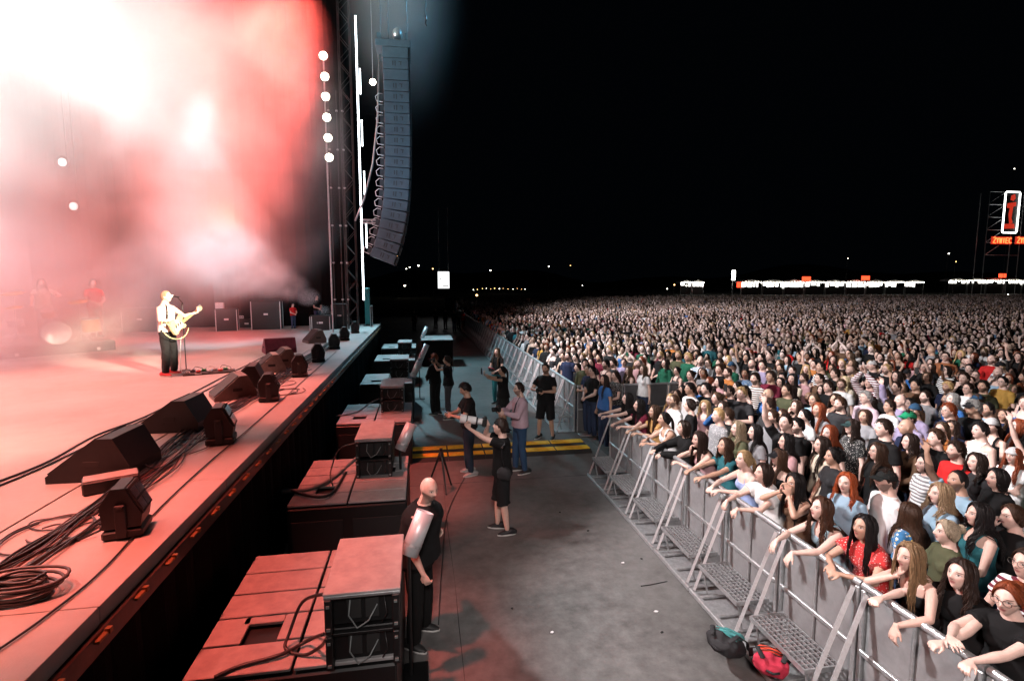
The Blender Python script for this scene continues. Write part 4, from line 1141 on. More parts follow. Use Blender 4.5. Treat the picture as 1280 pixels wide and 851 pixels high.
# moving heads on the far floor
def moving_head(loc, rz, m, label, tilt=.6):
    t = thing('moving_head', loc, rz, label, 'stage lamp', 'moving head lamps')
    mb = MB(); box(mb, (0,0,.07), (.36,.32,.14), bev=.02); obj('base', mb, M_BOX, t)
    mb = MB(); box(mb, (-.19,0,.33), (.05,.14,.42), bev=.02); box(mb, (.19,0,.33), (.05,.14,.42), bev=.02); box(mb, (0,0,.165), (.42,.16,.05), bev=.01); obj('yoke', mb, M_BOX, t)
    Mx = np.array(Matrix.Translation((0,0,.46)) @ Matrix.Rotation(tilt, 4, 'X')); mb = MB(); lathe(mb, [(.08,-.2),(.13,-.17),(.14,.05),(.125,.18),(.12,.20)], 16, M=Mx); h = smooth_obj('head', mb, m, t)
    mb = MB(); lathe(mb, [(.001,.202),(.105,.203)], 16, M=Mx, close=False); obj('lens', mb, M_GLASS, h)
moving_head((*P3(403, 402)[:2], ST+.6), .5, M_ORANGE_LIT, 'orange-lit moving head lamp on a case below the red beams')
case((*P3(403, 412)[:2], ST), (.7,.6,.56), 0, 'black case carrying the orange-lit moving head')
moving_head(P3(414, 408), -.5, M_BOX, 'black moving head lamp at the foot of the thin masts', -.5)

# line array hung over the pit
AY = 18.0
arr = thing('line_array', atY(492, 60, AY), RZ(0), 'tall curved hanging line array of loudspeakers lit blue', 'loudspeakers')
top = Vector(atY(492, 60, AY)); bw, bd, bh = 1.25, .90, .326
MARR = mat('array_grey', (.065,.10,.125), rough=.45, noise=(6,.2)); MARD = mat('array_label', (.03,.035,.04), rough=.5)
mb = MB(); box(mb, (0,0,-.10), (1.06,1.2,.20), bev=.01); box(mb, (-.42,0,.10), (.12,1.0,.22)); box(mb, (.40,0,.12), (.08,1.0,.26)); obj('rigging_frame', mb, MARR, arr)
pos = np.array([0.0, -.22]); ang = 0.0; edge = []
for k in range(20):
    ang = math.radians(-.1 - .034*k*k - (1.7*max(0, k-13)))
    ang_c = math.radians(1.2) + ang
    dwn = np.array([math.sin(ang_c), -math.cos(ang_c)])
    c = pos + dwn*bh/2; w_ = 1.0-.009*k
    Mx = np.array(Matrix.Translation((c[0], 0, c[1])) @ Matrix.Rotation(-ang_c, 4, 'Y'))
    mb = MB(); box(mb, (.06,0,0), (bd*.86,bw,bh-.018), bev=.012, M=Mx); cb = obj('cabinet', mb, MARR, arr)
    mb = MB(); box(mb, (bd*.5+.02,0,0), (.03,bw-.06,bh-.04), M=Mx); obj('front_grille', mb, M_GRILLE, cb)
    mb = MB()
    if k >= 4 or k % 2:                                              # printed marks on the side: two strokes and a tick
        for q, (dx, ww, hh) in enumerate(((-.02,.035,.13),(.05,.035,.15),(.20,.10,.025),(.22,.03,.10))): box(mb, (dx,-bw/2-.003,.0 if q != 2 else .05), (ww,.004,hh), M=Mx)
        obj('side_marking', mb, MARD, cb)
    if k >= 4:
        mb = MB(); box(mb, (-bd*.45,-.3,0), (.12,.5,bh*.55), M=Mx); obj('rear_panel', mb, MARD, cb)
        mb = MB(); tube(mb, xf(Mx, [(-bd*.42,-.45,-.12),(-bd*.62,-.45,-.10),(-bd*.66,-.45,.03),(-bd*.55,-.45,.13),(-bd*.42,-.45,.12)]), .012, n=6); obj('link_cable', mb, M_WHITE, cb)
    pos = pos + dwn*bh
for k, dx in enumerate((-.40, -.16, .42)):
    mb = MB(); tube(mb, [(dx,0,.2),(dx*1.02,0,8)], .016, n=6); obj('chain', mb, M_DARKM, arr)
mb = MB(); ellipsoid(mb, (.12,0,.40), (.16,.18,.20), 14, 9); obj('chain_hoist', mb, M_ALU, arr)
mb = MB(); tube(mb, [(-.45,.1,-.2),(-.56,.1,-2.2),(-.75,.1,-3.6),(-1.05,.1,-4.7),(-1.35,.1,-5.4)], .03, n=6); smooth_obj('supply_cable', mb, M_GALV, arr)
p = atY(468, 277, AY+.5); t = thing('outrigger', p, 0, 'short horizontal truss arm between tower strip and line array', 'truss'); mb = MB(); box(mb, (0,0,.05), (.75,.05,.05)); box(mb, (0,0,-.05), (.75,.05,.05)); obj('bar', mb, M_ALU, t)
mb = MB(); tube(mb, [(-.3,0,-.05),(-.15,0,.05),(0,0,-.05),(.15,0,.05),(.3,0,-.05)], .01, n=5); obj('lacing', mb, M_ALU, t)
p = atY(532, 20, 16); t = thing('hanging_chain', p, 0, 'loose end of a pale chain hanging in the dark sky', 'chain')
mb = MB(); tube(mb, [(0,0,0),(.02,0,-.1),(-.01,0,-.2),(.03,0,-.28),(0,0,.1)][:4], .02, n=6); tube(mb, [(0,0,0),(0,0,5)], .010, n=6); obj('links', mb, M_DARKM, t)
# ------------------------------------------------------------------ subs, front fills and tubes in the pit
ORD = ['nearest', 'second', 'third', 'fourth', 'fifth', 'sixth', 'seventh']
HOW = ['beside the bald guard', 'with the pale cable across its lid', 'two units beyond the bald guard', 'level with the man on his phone', 'level with the woman photographer', 'below the far silver tube', 'last before the dark staff group']
def sub_stack(y, x0, x1, L, z, k):
    t = thing('sub_stack', ((x0+x1)/2, y+L/2, 0), 0, 'low black bass bin with a slatted grey top, ' + HOW[k], 'loudspeaker', 'bass bins in front of the stage')
    w = x1-x0
    mb = MB(); box(mb, (0,0,z/2-.02), (w,L,z-.06), bev=.015); bd_ = obj('cabinet', mb, M_BOX, t)
    nx, ny = 2, 5; m = M_BOXTOP
    for i in range(nx):
        for j in range(ny):
            ww, ll = w/nx, L/ny; hx_ = -w/2+(i+.5)*ww; hy_ = -L/2+(j+.5)*ll
            mb = MB()
            if (i, j) in ((0,1),(1,3)):                                # boards with a hand hole
                box(mb, (hx_-ww*.30, hy_, z-.012), (ww*.36,ll-.025,.03), bev=.005); box(mb, (hx_+ww*.36, hy_, z-.012), (ww*.24,ll-.025,.03), bev=.005); box(mb, (hx_+.02, hy_+ll*.33, z-.012), (ww*.42,ll*.25,.03), bev=.005)
            else: box(mb, (hx_,hy_,z-.012), (ww-.022,ll-.025,.03), bev=.006)
            obj('top_board', mb, m, t)
    for s in (-1, 1):
        mb = MB(); box(mb, (w*.25*s, L*-.5-.006, z*.45), (w*.42,.012,z*.62), bev=.003); obj('front_grille', mb, M_GRILLE, t)
    return t
def fill(y, x0, x1, L, zt, k):
    """two stacked open-backed cabinets with cables, a worn lid on top"""
    w = x1-x0; z0 = .885
    t = thing('front_fill', ((x0+x1)/2, y+L/2, 0), 0, 'stacked pair of black cabinets with a pale lid, ' + HOW[k], 'loudspeaker', 'front fill cabinets on the bass bins')
    hh = (zt-z0-.03)/2
    for q in range(2):
        zc = z0+hh*(q+.5); mb = MB()
        c = obj('cabinet', box(mb, (0,.03,zc), (w-.03,L-.10,hh-.03), bev=.01), M_BOX, t)
        for s in (-1, 1):
            mb = MB(); box(mb, (s*(w/2-.035), -L/2+.03, zc), (.05,.10,hh-.02), bev=.006); obj('frame_post', mb, M_BOX, t)
            mb = MB(); box(mb, (s*(w/2-.035), -L/2-.022, zc+hh*.30), (.022,.012,.018)); box(mb, (s*(w/2-.035), -L/2-.022, zc-hh*.32), (.026,.012,.02)); obj('latch', mb, M_TEALM, t)
        mb = MB(); box(mb, (0,-L/2+.035,zc+hh*.44), (w-.12,.05,.022), bev=.003); obj('frame_bar', mb, M_BOX, t)
        for s in (-.35, .12):
            mb = MB(); box(mb, (s*w*.5+.03, -L/2+.072, zc), (.10,.02,hh*.55), bev=.005); obj('amp_panel', mb, M_RUB, c)
        mb = MB(); tube(mb, [(-.09,-L/2+.05,zc+.08),(-.10,-L/2+.02,zc-.02),(-.04,-L/2+.0,zc-.11),(.04,-L/2+.02,zc-.07),(.10,-L/2+.05,zc+.03)], .006, n=6); smooth_obj('link_cable', mb, M_TEALC, c)
        mb = MB(); tube(mb, [(.15,-L/2+.05,zc+.09),(.17,-L/2+.01,zc-.02),(.13,-L/2+.03,zc-.10)], .005, n=6); smooth_obj('link_cable', mb, M_CABLE, c)
    mb = MB(); box(mb, (0,0,zt-.012), (w,L,.024), bev=.005); obj('lid', mb, M_BOXTOP, t)
    mb = MB(); box(mb, (0,0,zt-.036), (w-.006,L-.006,.022), bev=.003); obj('lid_edge', mb, M_GALV, t)
    return t
M_TEALM = mat('teal_lit_metal', (.35,.42,.42), rough=.3, metal=.6); M_TEALC = mat('grey_link_cable', (.20,.22,.22), rough=.4)
def silver_tube(p, L, r, tilt_x, label, k):
    """open tube on a small stand, mouth turned up and towards the crowd"""
    t = thing('confetti_tube', p, 0, label, 'tube', 'silver tubes along the pit')
    Mx = np.array(Matrix.Rotation(tilt_x[0], 4, 'Y') @ Matrix.Rotation(tilt_x[1], 4, 'X')); mb = MB()
    lathe(mb, [(.001,0),(r,0),(r,L),(r*.93,L),(r*.93,.03),(.001,.03)], 22, M=Mx, close=False); smooth_obj('barrel', mb, M_TUBE, t)
    mb = MB(); lathe(mb, [(r*1.04,L*.2),(r*1.04,L*.26)], 22, M=Mx, close=False); obj('clamp_ring', mb, M_GALV, t)
    mb = MB(); tube(mb, [(0,0,.05),(.0,.0,-p[2]+.02)], .018, n=8); obj('stand', mb, M_BOX, t)
    mb = MB(); box(mb, (0,0,-p[2]+.012), (.32,.32,.022), bev=.004); obj('foot', mb, M_BOX, t)
lz = .90; fz = 1.47
units = []
for k, (fx0, fx1, fy0, fy1) in enumerate(((403,500,743,667),(443,490,549,524),(475,505,483,467),(487,511,449,439.5),(497,515,428,423))):
    a = at(fx0, fy0, fz); b = at(fx1, fy0-3, fz); c = at(fx1, fy1, fz); units.append((a[0], b[0], a[1], c[1]-a[1]))
for k, (x0, x1, y, L) in enumerate(units): fill(y, x0, x1, max(.75, min(L, 1.0)), fz, k)
for k in range(len(units)): 
    y = units[k][2]-.85 if k else at(240, 851, lz)[1]
    sub_stack(y, -1.70, -.22, 1.75, lz, k)
sub_stack(units[-1][2]+3.0, -1.70, -.22, 1.75, lz, 5)
p = at(508, 693, 1.2); silver_tube((p[0]+.02, p[1], 1.20), .40, .085, (.42, -.25), 'silver tube tilted in front of the bald guard', 0)
p = at(500, 562, 1.2); silver_tube((p[0], p[1], 1.20), .42, .085, (.45, -.2), 'silver tube beyond the bald guard beside the second pale lid', 1)
p = at(516, 470, 1.2); silver_tube((p[0], p[1], 1.18), .46, .085, (.42, -.1), 'lower of two silver tubes in line behind the woman photographer', 2)
p = at(524, 452, 1.2); silver_tube((p[0], p[1], 1.18), .62, .085, (.42, -.1), 'upper of two silver tubes in line behind the woman photographer', 3)
p = at(527, 423, 1.2); silver_tube((p[0], p[1], 1.18), .60, .085, (.42, -.1), 'most distant silver tube above the dark block', 4)
# long black block beyond the photographers
a = at(527, 425, 1.2); b = at(564, 421, 1.2)
t = thing('rostrum', ((a[0]+b[0])/2, a[1]+1.0, 0), 0, 'long black-skirted rostrum with a pale blue-grey top', 'rostrum')
mb = MB(); box(mb, (0,0,.58), (b[0]-a[0],2.0,1.16), bev=.01); obj('skirt', mb, M_BLACK, t)
mb = MB(); box(mb, (0,0,1.185), (b[0]-a[0]+.04,2.04,.04), bev=.01); obj('top', mb, M_BOXTOP, t)
# cables across the lids
def pc_(px, py, z): return at(px, py, z)
cable('lid_cable', [pc_(268,846,lz+.02), pc_(300,832,lz+.02), pc_(350,818,lz+.03), pc_(385,800,lz+.05), pc_(404,792,1.15)], .014, 'grey cable snaking over the bass bin top beside the guard', cat='cable')
cable('lid_cable', [pc_(404,742,1.35), pc_(378,752,1.2), pc_(362,790,1.0), pc_(357,810,lz+.03), pc_(380,818,lz+.02), pc_(400,808,lz+.1), pc_(408,798,1.15)], .013, 'dark cable hanging in an arc from the pale cabinet lid', cat='cable')
cable('lid_cable', [pc_(352,614,lz+.02), pc_(380,612,lz+.03), pc_(400,606,lz+.04), pc_(420,594,lz+.03), pc_(430,586,lz+.05), pc_(446,572,1.1)], .026, 'thick pale cable across the second bass bin', cat='cable', m=M_TEALC)
cable('lid_cable', [pc_(356,610,lz+.02), pc_(390,620,lz+.05), pc_(415,616,lz+.03), pc_(432,590,lz+.02)], .020, 'dark strap-like cable on the second bass bin', cat='cable')
cable('lid_cable', [pc_(443,554,1.35), pc_(424,562,1.25), pc_(413,590,lz+.1), pc_(416,606,lz+.02)], .010, 'thin black cable arching up to the second pale lid', cat='cable')
cable('lid_cable', [pc_(420,520,lz+.02), pc_(445,515,lz+.03), pc_(460,505,lz+.03), pc_(474,498,lz+.2)], .016, 'pale cable across the third bass bin', cat='cable', m=M_TEALC)

# tripod left standing in the pit
p = at(552, 612, 0); tp = thing('tripod', p, .4, 'black folded-out camera tripod beside the bald guard', 'tripod')
for k in range(3):
    a = k*2.094+.4; mb = MB(); tube(mb, [(.04*math.cos(a),.04*math.sin(a),.62),(.26*math.cos(a),.26*math.sin(a),.02)], [.020,.013], n=8); lg = obj('leg', mb, M_BOX, tp)
    mb = MB(); ellipsoid(mb, (.26*math.cos(a),.26*math.sin(a),.015), (.02,.02,.015), 8, 6); obj('foot', mb, M_RUB, lg)
mb = MB(); lathe(mb, [(.03,.55),(.05,.60),(.05,.66),(.025,.70),(.03,.76)], 12); obj('head', mb, M_BOX, tp)
mb = MB(); tube(mb, [(0,0,.72),(-.10,-.18,.66)], .010, n=6); obj('pan_handle', mb, M_BOX, tp)

# rucksacks at the foot of the barrier
def rucksack(p, rz, cols, label, lying):
    t = thing('rucksack', p, rz, label, 'rucksack', 'rucksacks under the barrier step'); R = rot('X', -62 if lying else -25)
    mb = MB(); box(mb, (0,0,.20), (.29,.17,.40), bev=.06); box(mb, (.05,-.03,.34), (.20,.16,.10), bev=.04)
    me = remesh(mb, .012, 2200, smooth=5, fold=.013, seed=3); me.transform(Matrix(R.tolist())); obj('bag', me, cols[0], t)
    mb = MB(); box(mb, (0,-.105,.13), (.22,.06,.17), bev=.025); me = remesh(mb, .012, 900, smooth=2, fold=.004); me.transform(Matrix(R.tolist())); obj('front_pocket', me, cols[1], t)
    for s in (-1,1):
        mb = MB(); tube(mb, xf(R, [(s*.08,-.06,.42),(s*.12,-.13,.34),(s*.17,-.10,.20),(s*.15,-.02,.05)]), .022, .006, n=6); smooth_obj('strap', mb, cols[2], t)
    mb = MB(); tube(mb, xf(R, [(-.05,.03,.42),(0,.04,.46),(.05,.03,.42)]), .010, n=6); smooth_obj('grab_handle', mb, cols[2], t)
    for k in range(3): mb = MB(); tube(mb, xf(R, [(-.13+.01*k,-.12+.02*k,.20+.05*k),(0,-.145+.02*k,.22+.05*k),(.13-.01*k,-.12+.02*k,.20+.05*k)]), .005, n=5); smooth_obj('zip', mb, cols[3], t)
fab = lambda n, c: mat(n, c, rough=.8, bump=(200,.4,.002), noise=(18,.2))
k1, k2, k3, k4 = fab('black_canvas', (.012,.012,.014)), fab('teal_canvas', (.06,.28,.28)), fab('crimson_canvas', (.45,.02,.05)), fab('orange_red_canvas', (.70,.07,.03))
p = at(917, 812, .05); rucksack((p[0], p[1], .10), 2.2, (k1, k2, k1, k2), 'black rucksack with teal pocket lying at the barrier foot', True)
p = at(960, 832, .05); rucksack((p[0], p[1], .10), 2.6, (k3, k4, k1, k1), 'crimson rucksack lying against the barrier strut', True)
# litter on the floor
rngl = random.Random(8)
for k, (px, py) in enumerate(((779,703),(802,698),(828,790),(820,764),(700,640),(735,663),(690,790),(640,760))):
    p = at(px, py, .006); mb = MB(); n = 6; prism(mb, [(math.cos(i)*rngl.uniform(.012,.03), math.sin(i)*rngl.uniform(.008,.02)) for i in range(n)], 0, .006, 'z'); o = obj('litter_scrap', mb, M_RUB if k % 3 else M_WHITE, label='tiny dark scrap of litter on the bare pit floor' if k % 3 else 'tiny pale scrap of litter on the bare pit floor', cat='litter', group='litter scraps on the pit floor'); o.location = p
cable('tape_line', [at(801,732,.006), at(815,730,.006), at(834,726,.006)], .006, 'short dark stick lying beside the barrier rail', cat='stick')
cable('pit_cable', [at(583,592,.012), at(560,640,.012), at(553,700,.012), at(548,780,.012)], .006, 'thin cable on the floor behind the bald guard', cat='cable')
# ------------------------------------------------------------------ people: poses (person faces +y, x to their right-hand side)
def pose(R, L, **k): d = dict(R=R, L=L); d.update(k); return d
DOWN_R = ((.26,.03,.84),(.3,-1,0),None,(1,0,.1),28); DOWN_L = ((-.26,.03,.84),(-.3,-1,0),None,(-1,0,.1),28)
POSES = dict(
 down=pose(DOWN_R, DOWN_L),
 folded=pose(((-.10,.21,1.13),(1,-.2,-1),(-1,.15,.15),(0,1,.2),40), ((.12,.20,1.09),(-1,-.2,-1),(1,.1,.1),(0,1,.2),40)),
 clasped=pose(((.04,.24,1.02),(1,-.3,-.8),(-.5,.6,-.2),(.3,.8,.5),50), ((-.05,.25,1.00),(-1,-.3,-.8),(.5,.6,-.2),(-.3,.8,.5),50)),
 armup=pose(((.20,.22,1.86),(1,.2,-.2),(-.05,.1,1),(.1,-1,.1),15), DOWN_L, pitch=12),
 clap=pose(((.05,.20,1.80),(1,.3,-.2),(-.1,.1,1),(1,0,0),12), ((-.05,.22,1.78),(-1,.3,-.2),(.1,.1,1),(-1,0,0),12), pitch=12),
 chin=pose(((.055,.135,1.44),(.6,.1,-1),(-.15,-.1,1),(.4,.9,.1),55), ((.10,.20,1.10),(-1,-.2,-1),(1,.1,.1),(0,1,.2),40)),
 phone=pose(((.10,.34,1.62),(1,.1,-.8),(-.1,.15,1),(.2,1,0),55), ((-.12,.30,1.14),(-1,-.3,-.8),(.5,.6,.2),(-.3,.8,.5),45)),
)
PEOPLE = 'people standing in the audience'
SKINS = {'pale': (.68,.47,.40), 'fair': (.61,.40,.33), 'tan': (.48,.29,.21), 'olive': (.40,.25,.18), 'brown': (.22,.115,.07)}
HAIRC = {'black': (.008,.006,.006), 'dark brown': (.019,.010,.007), 'chestnut': (.036,.017,.009), 'light brown': (.075,.045,.026), 'blond': (.42,.28,.13), 'auburn': (.16,.035,.012), 'grey': (.24,.23,.22)}
TOPC = {'black': (.0055,.0055,.006), 'charcoal': (.022,.022,.024), 'grey': (.20,.20,.21), 'white': (.72,.72,.72), 'cream': (.60,.53,.42), 'navy': (.010,.016,.045), 'sky blue': (.26,.38,.48), 'bright blue': (.04,.14,.38),
 'teal': (.02,.11,.13), 'olive green': (.07,.075,.04), 'dark green': (.01,.09,.05), 'burgundy': (.13,.012,.030), 'red': (.50,.018,.018), 'dusty pink': (.42,.24,.25), 'lilac': (.28,.24,.36), 'mustard': (.38,.22,.05),
 'rust': (.22,.08,.035), 'denim blue': (.10,.18,.30), 'brown': (.11,.06,.035), 'orange': (.42,.15,.04)}
BOTC = [(.012,.012,.014), (.03,.045,.09), (.06,.09,.16), (.02,.02,.022), (.16,.15,.13)]
_cache = {}; rcs = random.Random(77)
def cached(key, fn):
    if key not in _cache: _cache[key] = fn()
    return _cache[key]
def person(loc, rz, sex='f', P=None, pkey=None, hair='long', haircol='dark brown', top='tee', topcol='black', topmat=None, bottom='jeans', botcol=None, skin='fair', beard=False, girth=1.0,
           cap=None, capback=False, glasses=False, label='', group=None, scale=1.0, shoes=True, seed=0, voxel=.0062, bodyfaces=9000, hem=.90, name='person', hide_lower=False, shoecol=(.02,.02,.02)):
    P = POSES[P] if isinstance(P, str) else P
    R = resolve(P, sex); lean = P.get('lean', 0)
    t = thing(name, loc, rz, label, 'person', group); t.scale = (scale,)*3
    if group == PEOPLE: t.scale = (scale*rcs.uniform(.95,1.08), scale*rcs.uniform(.95,1.06), scale)
    ls = bottom in ('shorts', 'skirt')
    k0 = (pkey, sex, girth, ls) if pkey else None
    g = lambda kind, extra, fn: cached((kind, k0, extra), fn) if k0 else fn()
    bm_ = g('body', 0, lambda: body_mesh(R, sex, girth, legskin=ls, voxel=voxel, target=bodyfaces))
    sm = M_SKIN_F if sex == 'f' else (M_SKIN_B if beard else M_SKIN_M)
    body = obj('body', bm_, sm, t, SKINS[skin] if isinstance(skin, str) else skin)
    tc_ = TOPC[topcol] if isinstance(topcol, str) else topcol
    obj('top', g('top', (top, hem), lambda: top_mesh(R, sex, top, girth, seed=seed, hem=hem)), topmat or M_CLOTH, t, tc_)
    obj({'jeans': 'jeans', 'trousers': 'trousers', 'wide': 'trousers', 'shorts': 'shorts', 'skirt': 'skirt'}[bottom], g('bot', bottom, lambda: bottom_mesh(R, sex, bottom, girth=girth)), M_CLOTH, t, botcol or BOTC[1])
    hk = (round(R['head'][1], 3), round(P.get('yaw', 0)), round(P.get('pitch', 8)), sex, lean)
    if hair != 'bald':
        hm_ = cached(('hair', hair, hk), lambda: hair_mesh(R, sex, hair, seed=len(_cache)))
        obj('hair', hm_, M_HAIR, t, HAIRC[haircol] if isinstance(haircol, str) else haircol)
    if cap: obj('cap', cached(('cap', hk, capback), lambda: cap_mesh(R, sex, capback)), M_CLOTH, t, cap)
    if glasses: obj('glasses', cached(('gl', hk), lambda: glasses_mesh(R, sex)), M_GLASS_FRAME, t)
    if shoes:
        up, so = cached('shoe', shoe_mesh)
        for s in (1, -1):
            o = obj('shoe', up, M_SHOE, t, shoecol); x = P.get('stance', .10)*s; o.location = (x, P.get('footy', 0)+P.get('step', 0)*s-.03, .0); o.rotation_euler = (0,0,-.16*s)
            q = obj('sole', so, M_SOLE, o)
    return t, R
def facing(loc, target): return math.atan2(target[1]-loc[1], target[0]-loc[0]) - math.pi/2
def wp(t, p):
    """a point of the person's own coordinates in the world"""
    c, s = math.cos(t.rotation_euler.z), math.sin(t.rotation_euler.z); k = t.scale[0]
    return (t.location.x+(p[0]*c-p[1]*s)*k, t.location.y+(p[0]*s+p[1]*c)*k, t.location.z+p[2]*k)
L3 = lambda px, py: at(px, py, 0.0)

# ---- the singer and his guitar
sp = at(213, 469, ST)
Ps = pose(((.10,.24,1.13),(1,-.35,-.3),(-.75,.45,-.35),(.2,.9,.3),45), ((-.44,.36,1.27),(-.6,.1,-1),(-.30,.25,.9),(-.3,.9,.1),60), yaw=8, pitch=10, stance=.15, step=.02)
singer, Rs = person(sp, facing(sp, (sp[0]+2.2, sp[1]-.55)), 'm', Ps, hair='buzz', haircol=(.30,.20,.13), top='tank', topcol='white', bottom='trousers', botcol=(.014,.014,.016), skin='pale', shoecol=(.45,.02,.03), label='singer in a white vest and wide black trousers playing a guitar', voxel=.0056)
tb = MB()
gt = thing('guitar', wp(singer, (-.02,.235,1.05)), singer.rotation_euler.z, 'cream electric guitar with white guard slung on the singer', 'guitar')
GM = np.array(Matrix.Rotation(math.radians(-24+180), 4, 'Y') @ Matrix.Rotation(0, 4, 'X'))
outl = [(-.24,-.02),(-.25,.08),(-.20,.155),(-.12,.165),(-.05,.12),(.02,.11),(.09,.155),(.16,.15),(.17,.10),(.12,.05),(.11,.0),(.12,-.05),(.17,-.09),(.15,-.14),(.06,-.13),(0,-.105),(-.07,-.13),(-.14,-.165),(-.21,-.13)]
GM2 = np.array(Matrix.Rotation(math.radians(24), 4, 'Y')) @ np.array(Matrix.Scale(-1, 4, (1,0,0)))
mb = MB(); prism(mb, outl, -.022, .022, 'y', M=GM2); obj('guitar_body', mb, mat('cream_lacquer', (.62,.52,.30), rough=.2, coat=.5), gt)
mb = MB(); prism(mb, [(-.15,-.10),(-.16,-.02),(-.02,.03),(.10,.02),(.10,-.03),(.03,-.09),(-.06,-.10)], .023, .028, 'y', M=GM2); obj('pick_guard', mb, M_WHITE, gt)
mb = MB(); prism(mb, [(.08,-.028),(.60,-.021),(.60,.021),(.08,.028)], .012, .034, 'y', M=GM2); obj('neck', mb, mat('maple', (.55,.36,.17), rough=.4), gt)
mb = MB(); prism(mb, [(.60,-.022),(.62,-.045),(.76,-.055),(.79,-.01),(.76,.035),(.62,.035),(.60,.022)], .010, .028, 'y', M=GM2); hd_ = obj('headstock', mb, mat('headstock_cream', (.65,.58,.40), rough=.3), gt)
for k in range(6): mb = MB(); lathe(mb, [(.008,0),(.008,.02)], 8, M=GM2 @ np.array(Matrix.Translation((.64+.024*k, .015, .045)))); obj('tuning_peg', mb, M_ALU, hd_)
for k in range(3): mb = MB(); prism(mb, [(-.13+.07*k,-.035),(-.105+.07*k,-.035),(-.105+.07*k,.035),(-.13+.07*k,.035)], .028, .034, 'y', M=GM2); obj('pickup', mb, M_BOX, gt)
mb = MB(); tube(mb, [wp(singer,p) for p in [(.14,.12,1.06),(.15,.14,1.25),(.10,.10,1.42),(.02,-.02,1.47),(-.08,-.13,1.36),(-.17,-.15,1.15),(-.20,.02,1.02),(-.17,.2,1.0)]], .006, .024, n=6); o = smooth_obj('guitar_strap', mb, M_BOX); o.parent = gt; o.matrix_parent_inverse = Matrix.Translation(-Vector(gt.location)) ; o.matrix_parent_inverse = (Matrix.Translation(gt.location) @ Matrix.Rotation(gt.rotation_euler.z, 4, 'Z')).inverted()
cb_ = [wp(singer,p) for p in [(.20,.27,.98),(.34,.20,.86),(.40,.16,1.08),(.30,.20,1.26)]]
cable('guitar_cable', [wp(singer,p) for p in [(.24,.25,1.02),(.36,.2,1.15),(.38,.2,.95),(.25,.25,.80),(.05,.28,.76),(-.12,.3,.82),(-.22,.3,.95)]], .010, 'pale looped guitar lead hanging round the singer', cat='cable', m=mat('pale_lead', (.62,.55,.30), rough=.5))
cable('guitar_cable', [wp(singer,(-.02,.27,.80)), wp(singer,(0,.24,.4)), wp(singer,(-.02,.25,.02)), at(240,468,ST+.02), at(252,467,ST+.03)], .007, 'pale lead running down the singer to the pedal board', cat='cable', m=M_ALU)

# ---- hazy band members and technicians
bp_ = at(17, 436, ST+.28)
Pd = pose(((.30,.42,1.02),(1,-.2,-.5),None,(0,0,1),60), ((-.25,.45,1.25),(-1,-.2,-.3),None,(0,0,1),60), pitch=0)
person((kd.x-.75, kd.y+1.0, ST+.28), facing(bp_, (bp_[0]+1, bp_[1]-1.2)), 'm', Pd, hair='mid', haircol='light brown', top='tee', topcol='cream', label='drummer in a cream shirt behind the kit, half hidden by pink smoke')
bp_ = at(107, 436, ST)
person((bp_[0], bp_[1]+.6, ST+.28), facing(bp_, (bp_[0]+1, bp_[1]-.8)), 'm', 'clasped', pkey='clasped', hair='short', haircol='dark brown', top='tee', topcol='red', bottom='jeans', botcol=(.35,.02,.03), label='musician in red standing at the end of the drum riser')
bp_ = at(367, 411, ST)
person(bp_, facing(bp_, (bp_[0]+1, bp_[1]-1)), 'm', 'clasped', pkey='clasped', hair='short', haircol='black', top='tee', topcol='red', bottom='jeans', label='technician in a red shirt standing below the white smoke jet', scale=.62)
bp_ = at(397, 409, ST)
person(bp_, facing(bp_, (bp_[0]+1, bp_[1]-1)), 'm', 'clasped', pkey='clasped', hair='short', haircol='black', top='tee', topcol='black', bottom='jeans', label='technician in black beside the orange lamp at the far wing', scale=.8)

# ---- people working in the pit
def camera_body(loc, rz, label, lens_len=.12, lens_r=.038, lm=None, s=1.0, elev=0.0):
    t = thing('camera', loc, rz, label, 'camera'); R_ = np.array(Matrix.Rotation(elev, 4, 'X'))
    mb = MB(); box(mb, (0,0,0), (.145*s,.06*s,.10*s), bev=.012, M=R_); box(mb, (0,0,.058*s), (.06*s,.05*s,.035*s), bev=.01, M=R_); box(mb, (.058*s,.02*s,-.01), (.035*s,.04*s,.10*s), bev=.01, M=R_); obj('camera_housing', mb, M_BOX, t)
    Mx = R_ @ np.array(Matrix.Rotation(-math.pi/2, 4, 'X')); mb = MB()
    L_ = lens_len; r = lens_r
    lathe(mb, [(r*.8,.02),(r*.8,L_*.25),(r,L_*.32),(r,L_*.72),(r*1.12,L_*.76),(r*1.15,L_),(r*1.02,L_),(r*1.0,L_*.9),(.001,L_*.9)], 18, M=Mx, close=False); smooth_obj('lens', mb, lm or M_BOX, t)
    return t
# bald guard
gp = L3(541, 806)
Pg = pose(((.30,-.02,.86),(.4,-1,0),None,(1,0,0),35), ((-.22,.46,1.42),(-1,-.2,-.6),(-.2,.8,-.5),(0,.2,1),18), lean=4, yaw=-12, pitch=-4, stance=.14)
gx = at(537, 806, 0)
guard, Rg = person((gx[0]-.10, gx[1]+.10, 0), facing(gx, (gx[0]+1.0, gx[1]-.42)), 'm', pose(((.25,.16,.86),(.6,-1,0),None,(1,0,0),35), ((-.24,.10,1.12),(-1,-.6,-.3),(-.2,.5,-.7),(-.6,.2,.6),30), lean=13, yaw=-30, pitch=-6, stance=.15), hair='bald', top='tee', topcol='black', bottom='trousers', botcol=(.006,.006,.006), skin='fair', beard=True, girth=1.52, label='bald bearded security guard in a black T-shirt beside the big cabinet', scale=1.02, voxel=.0056)
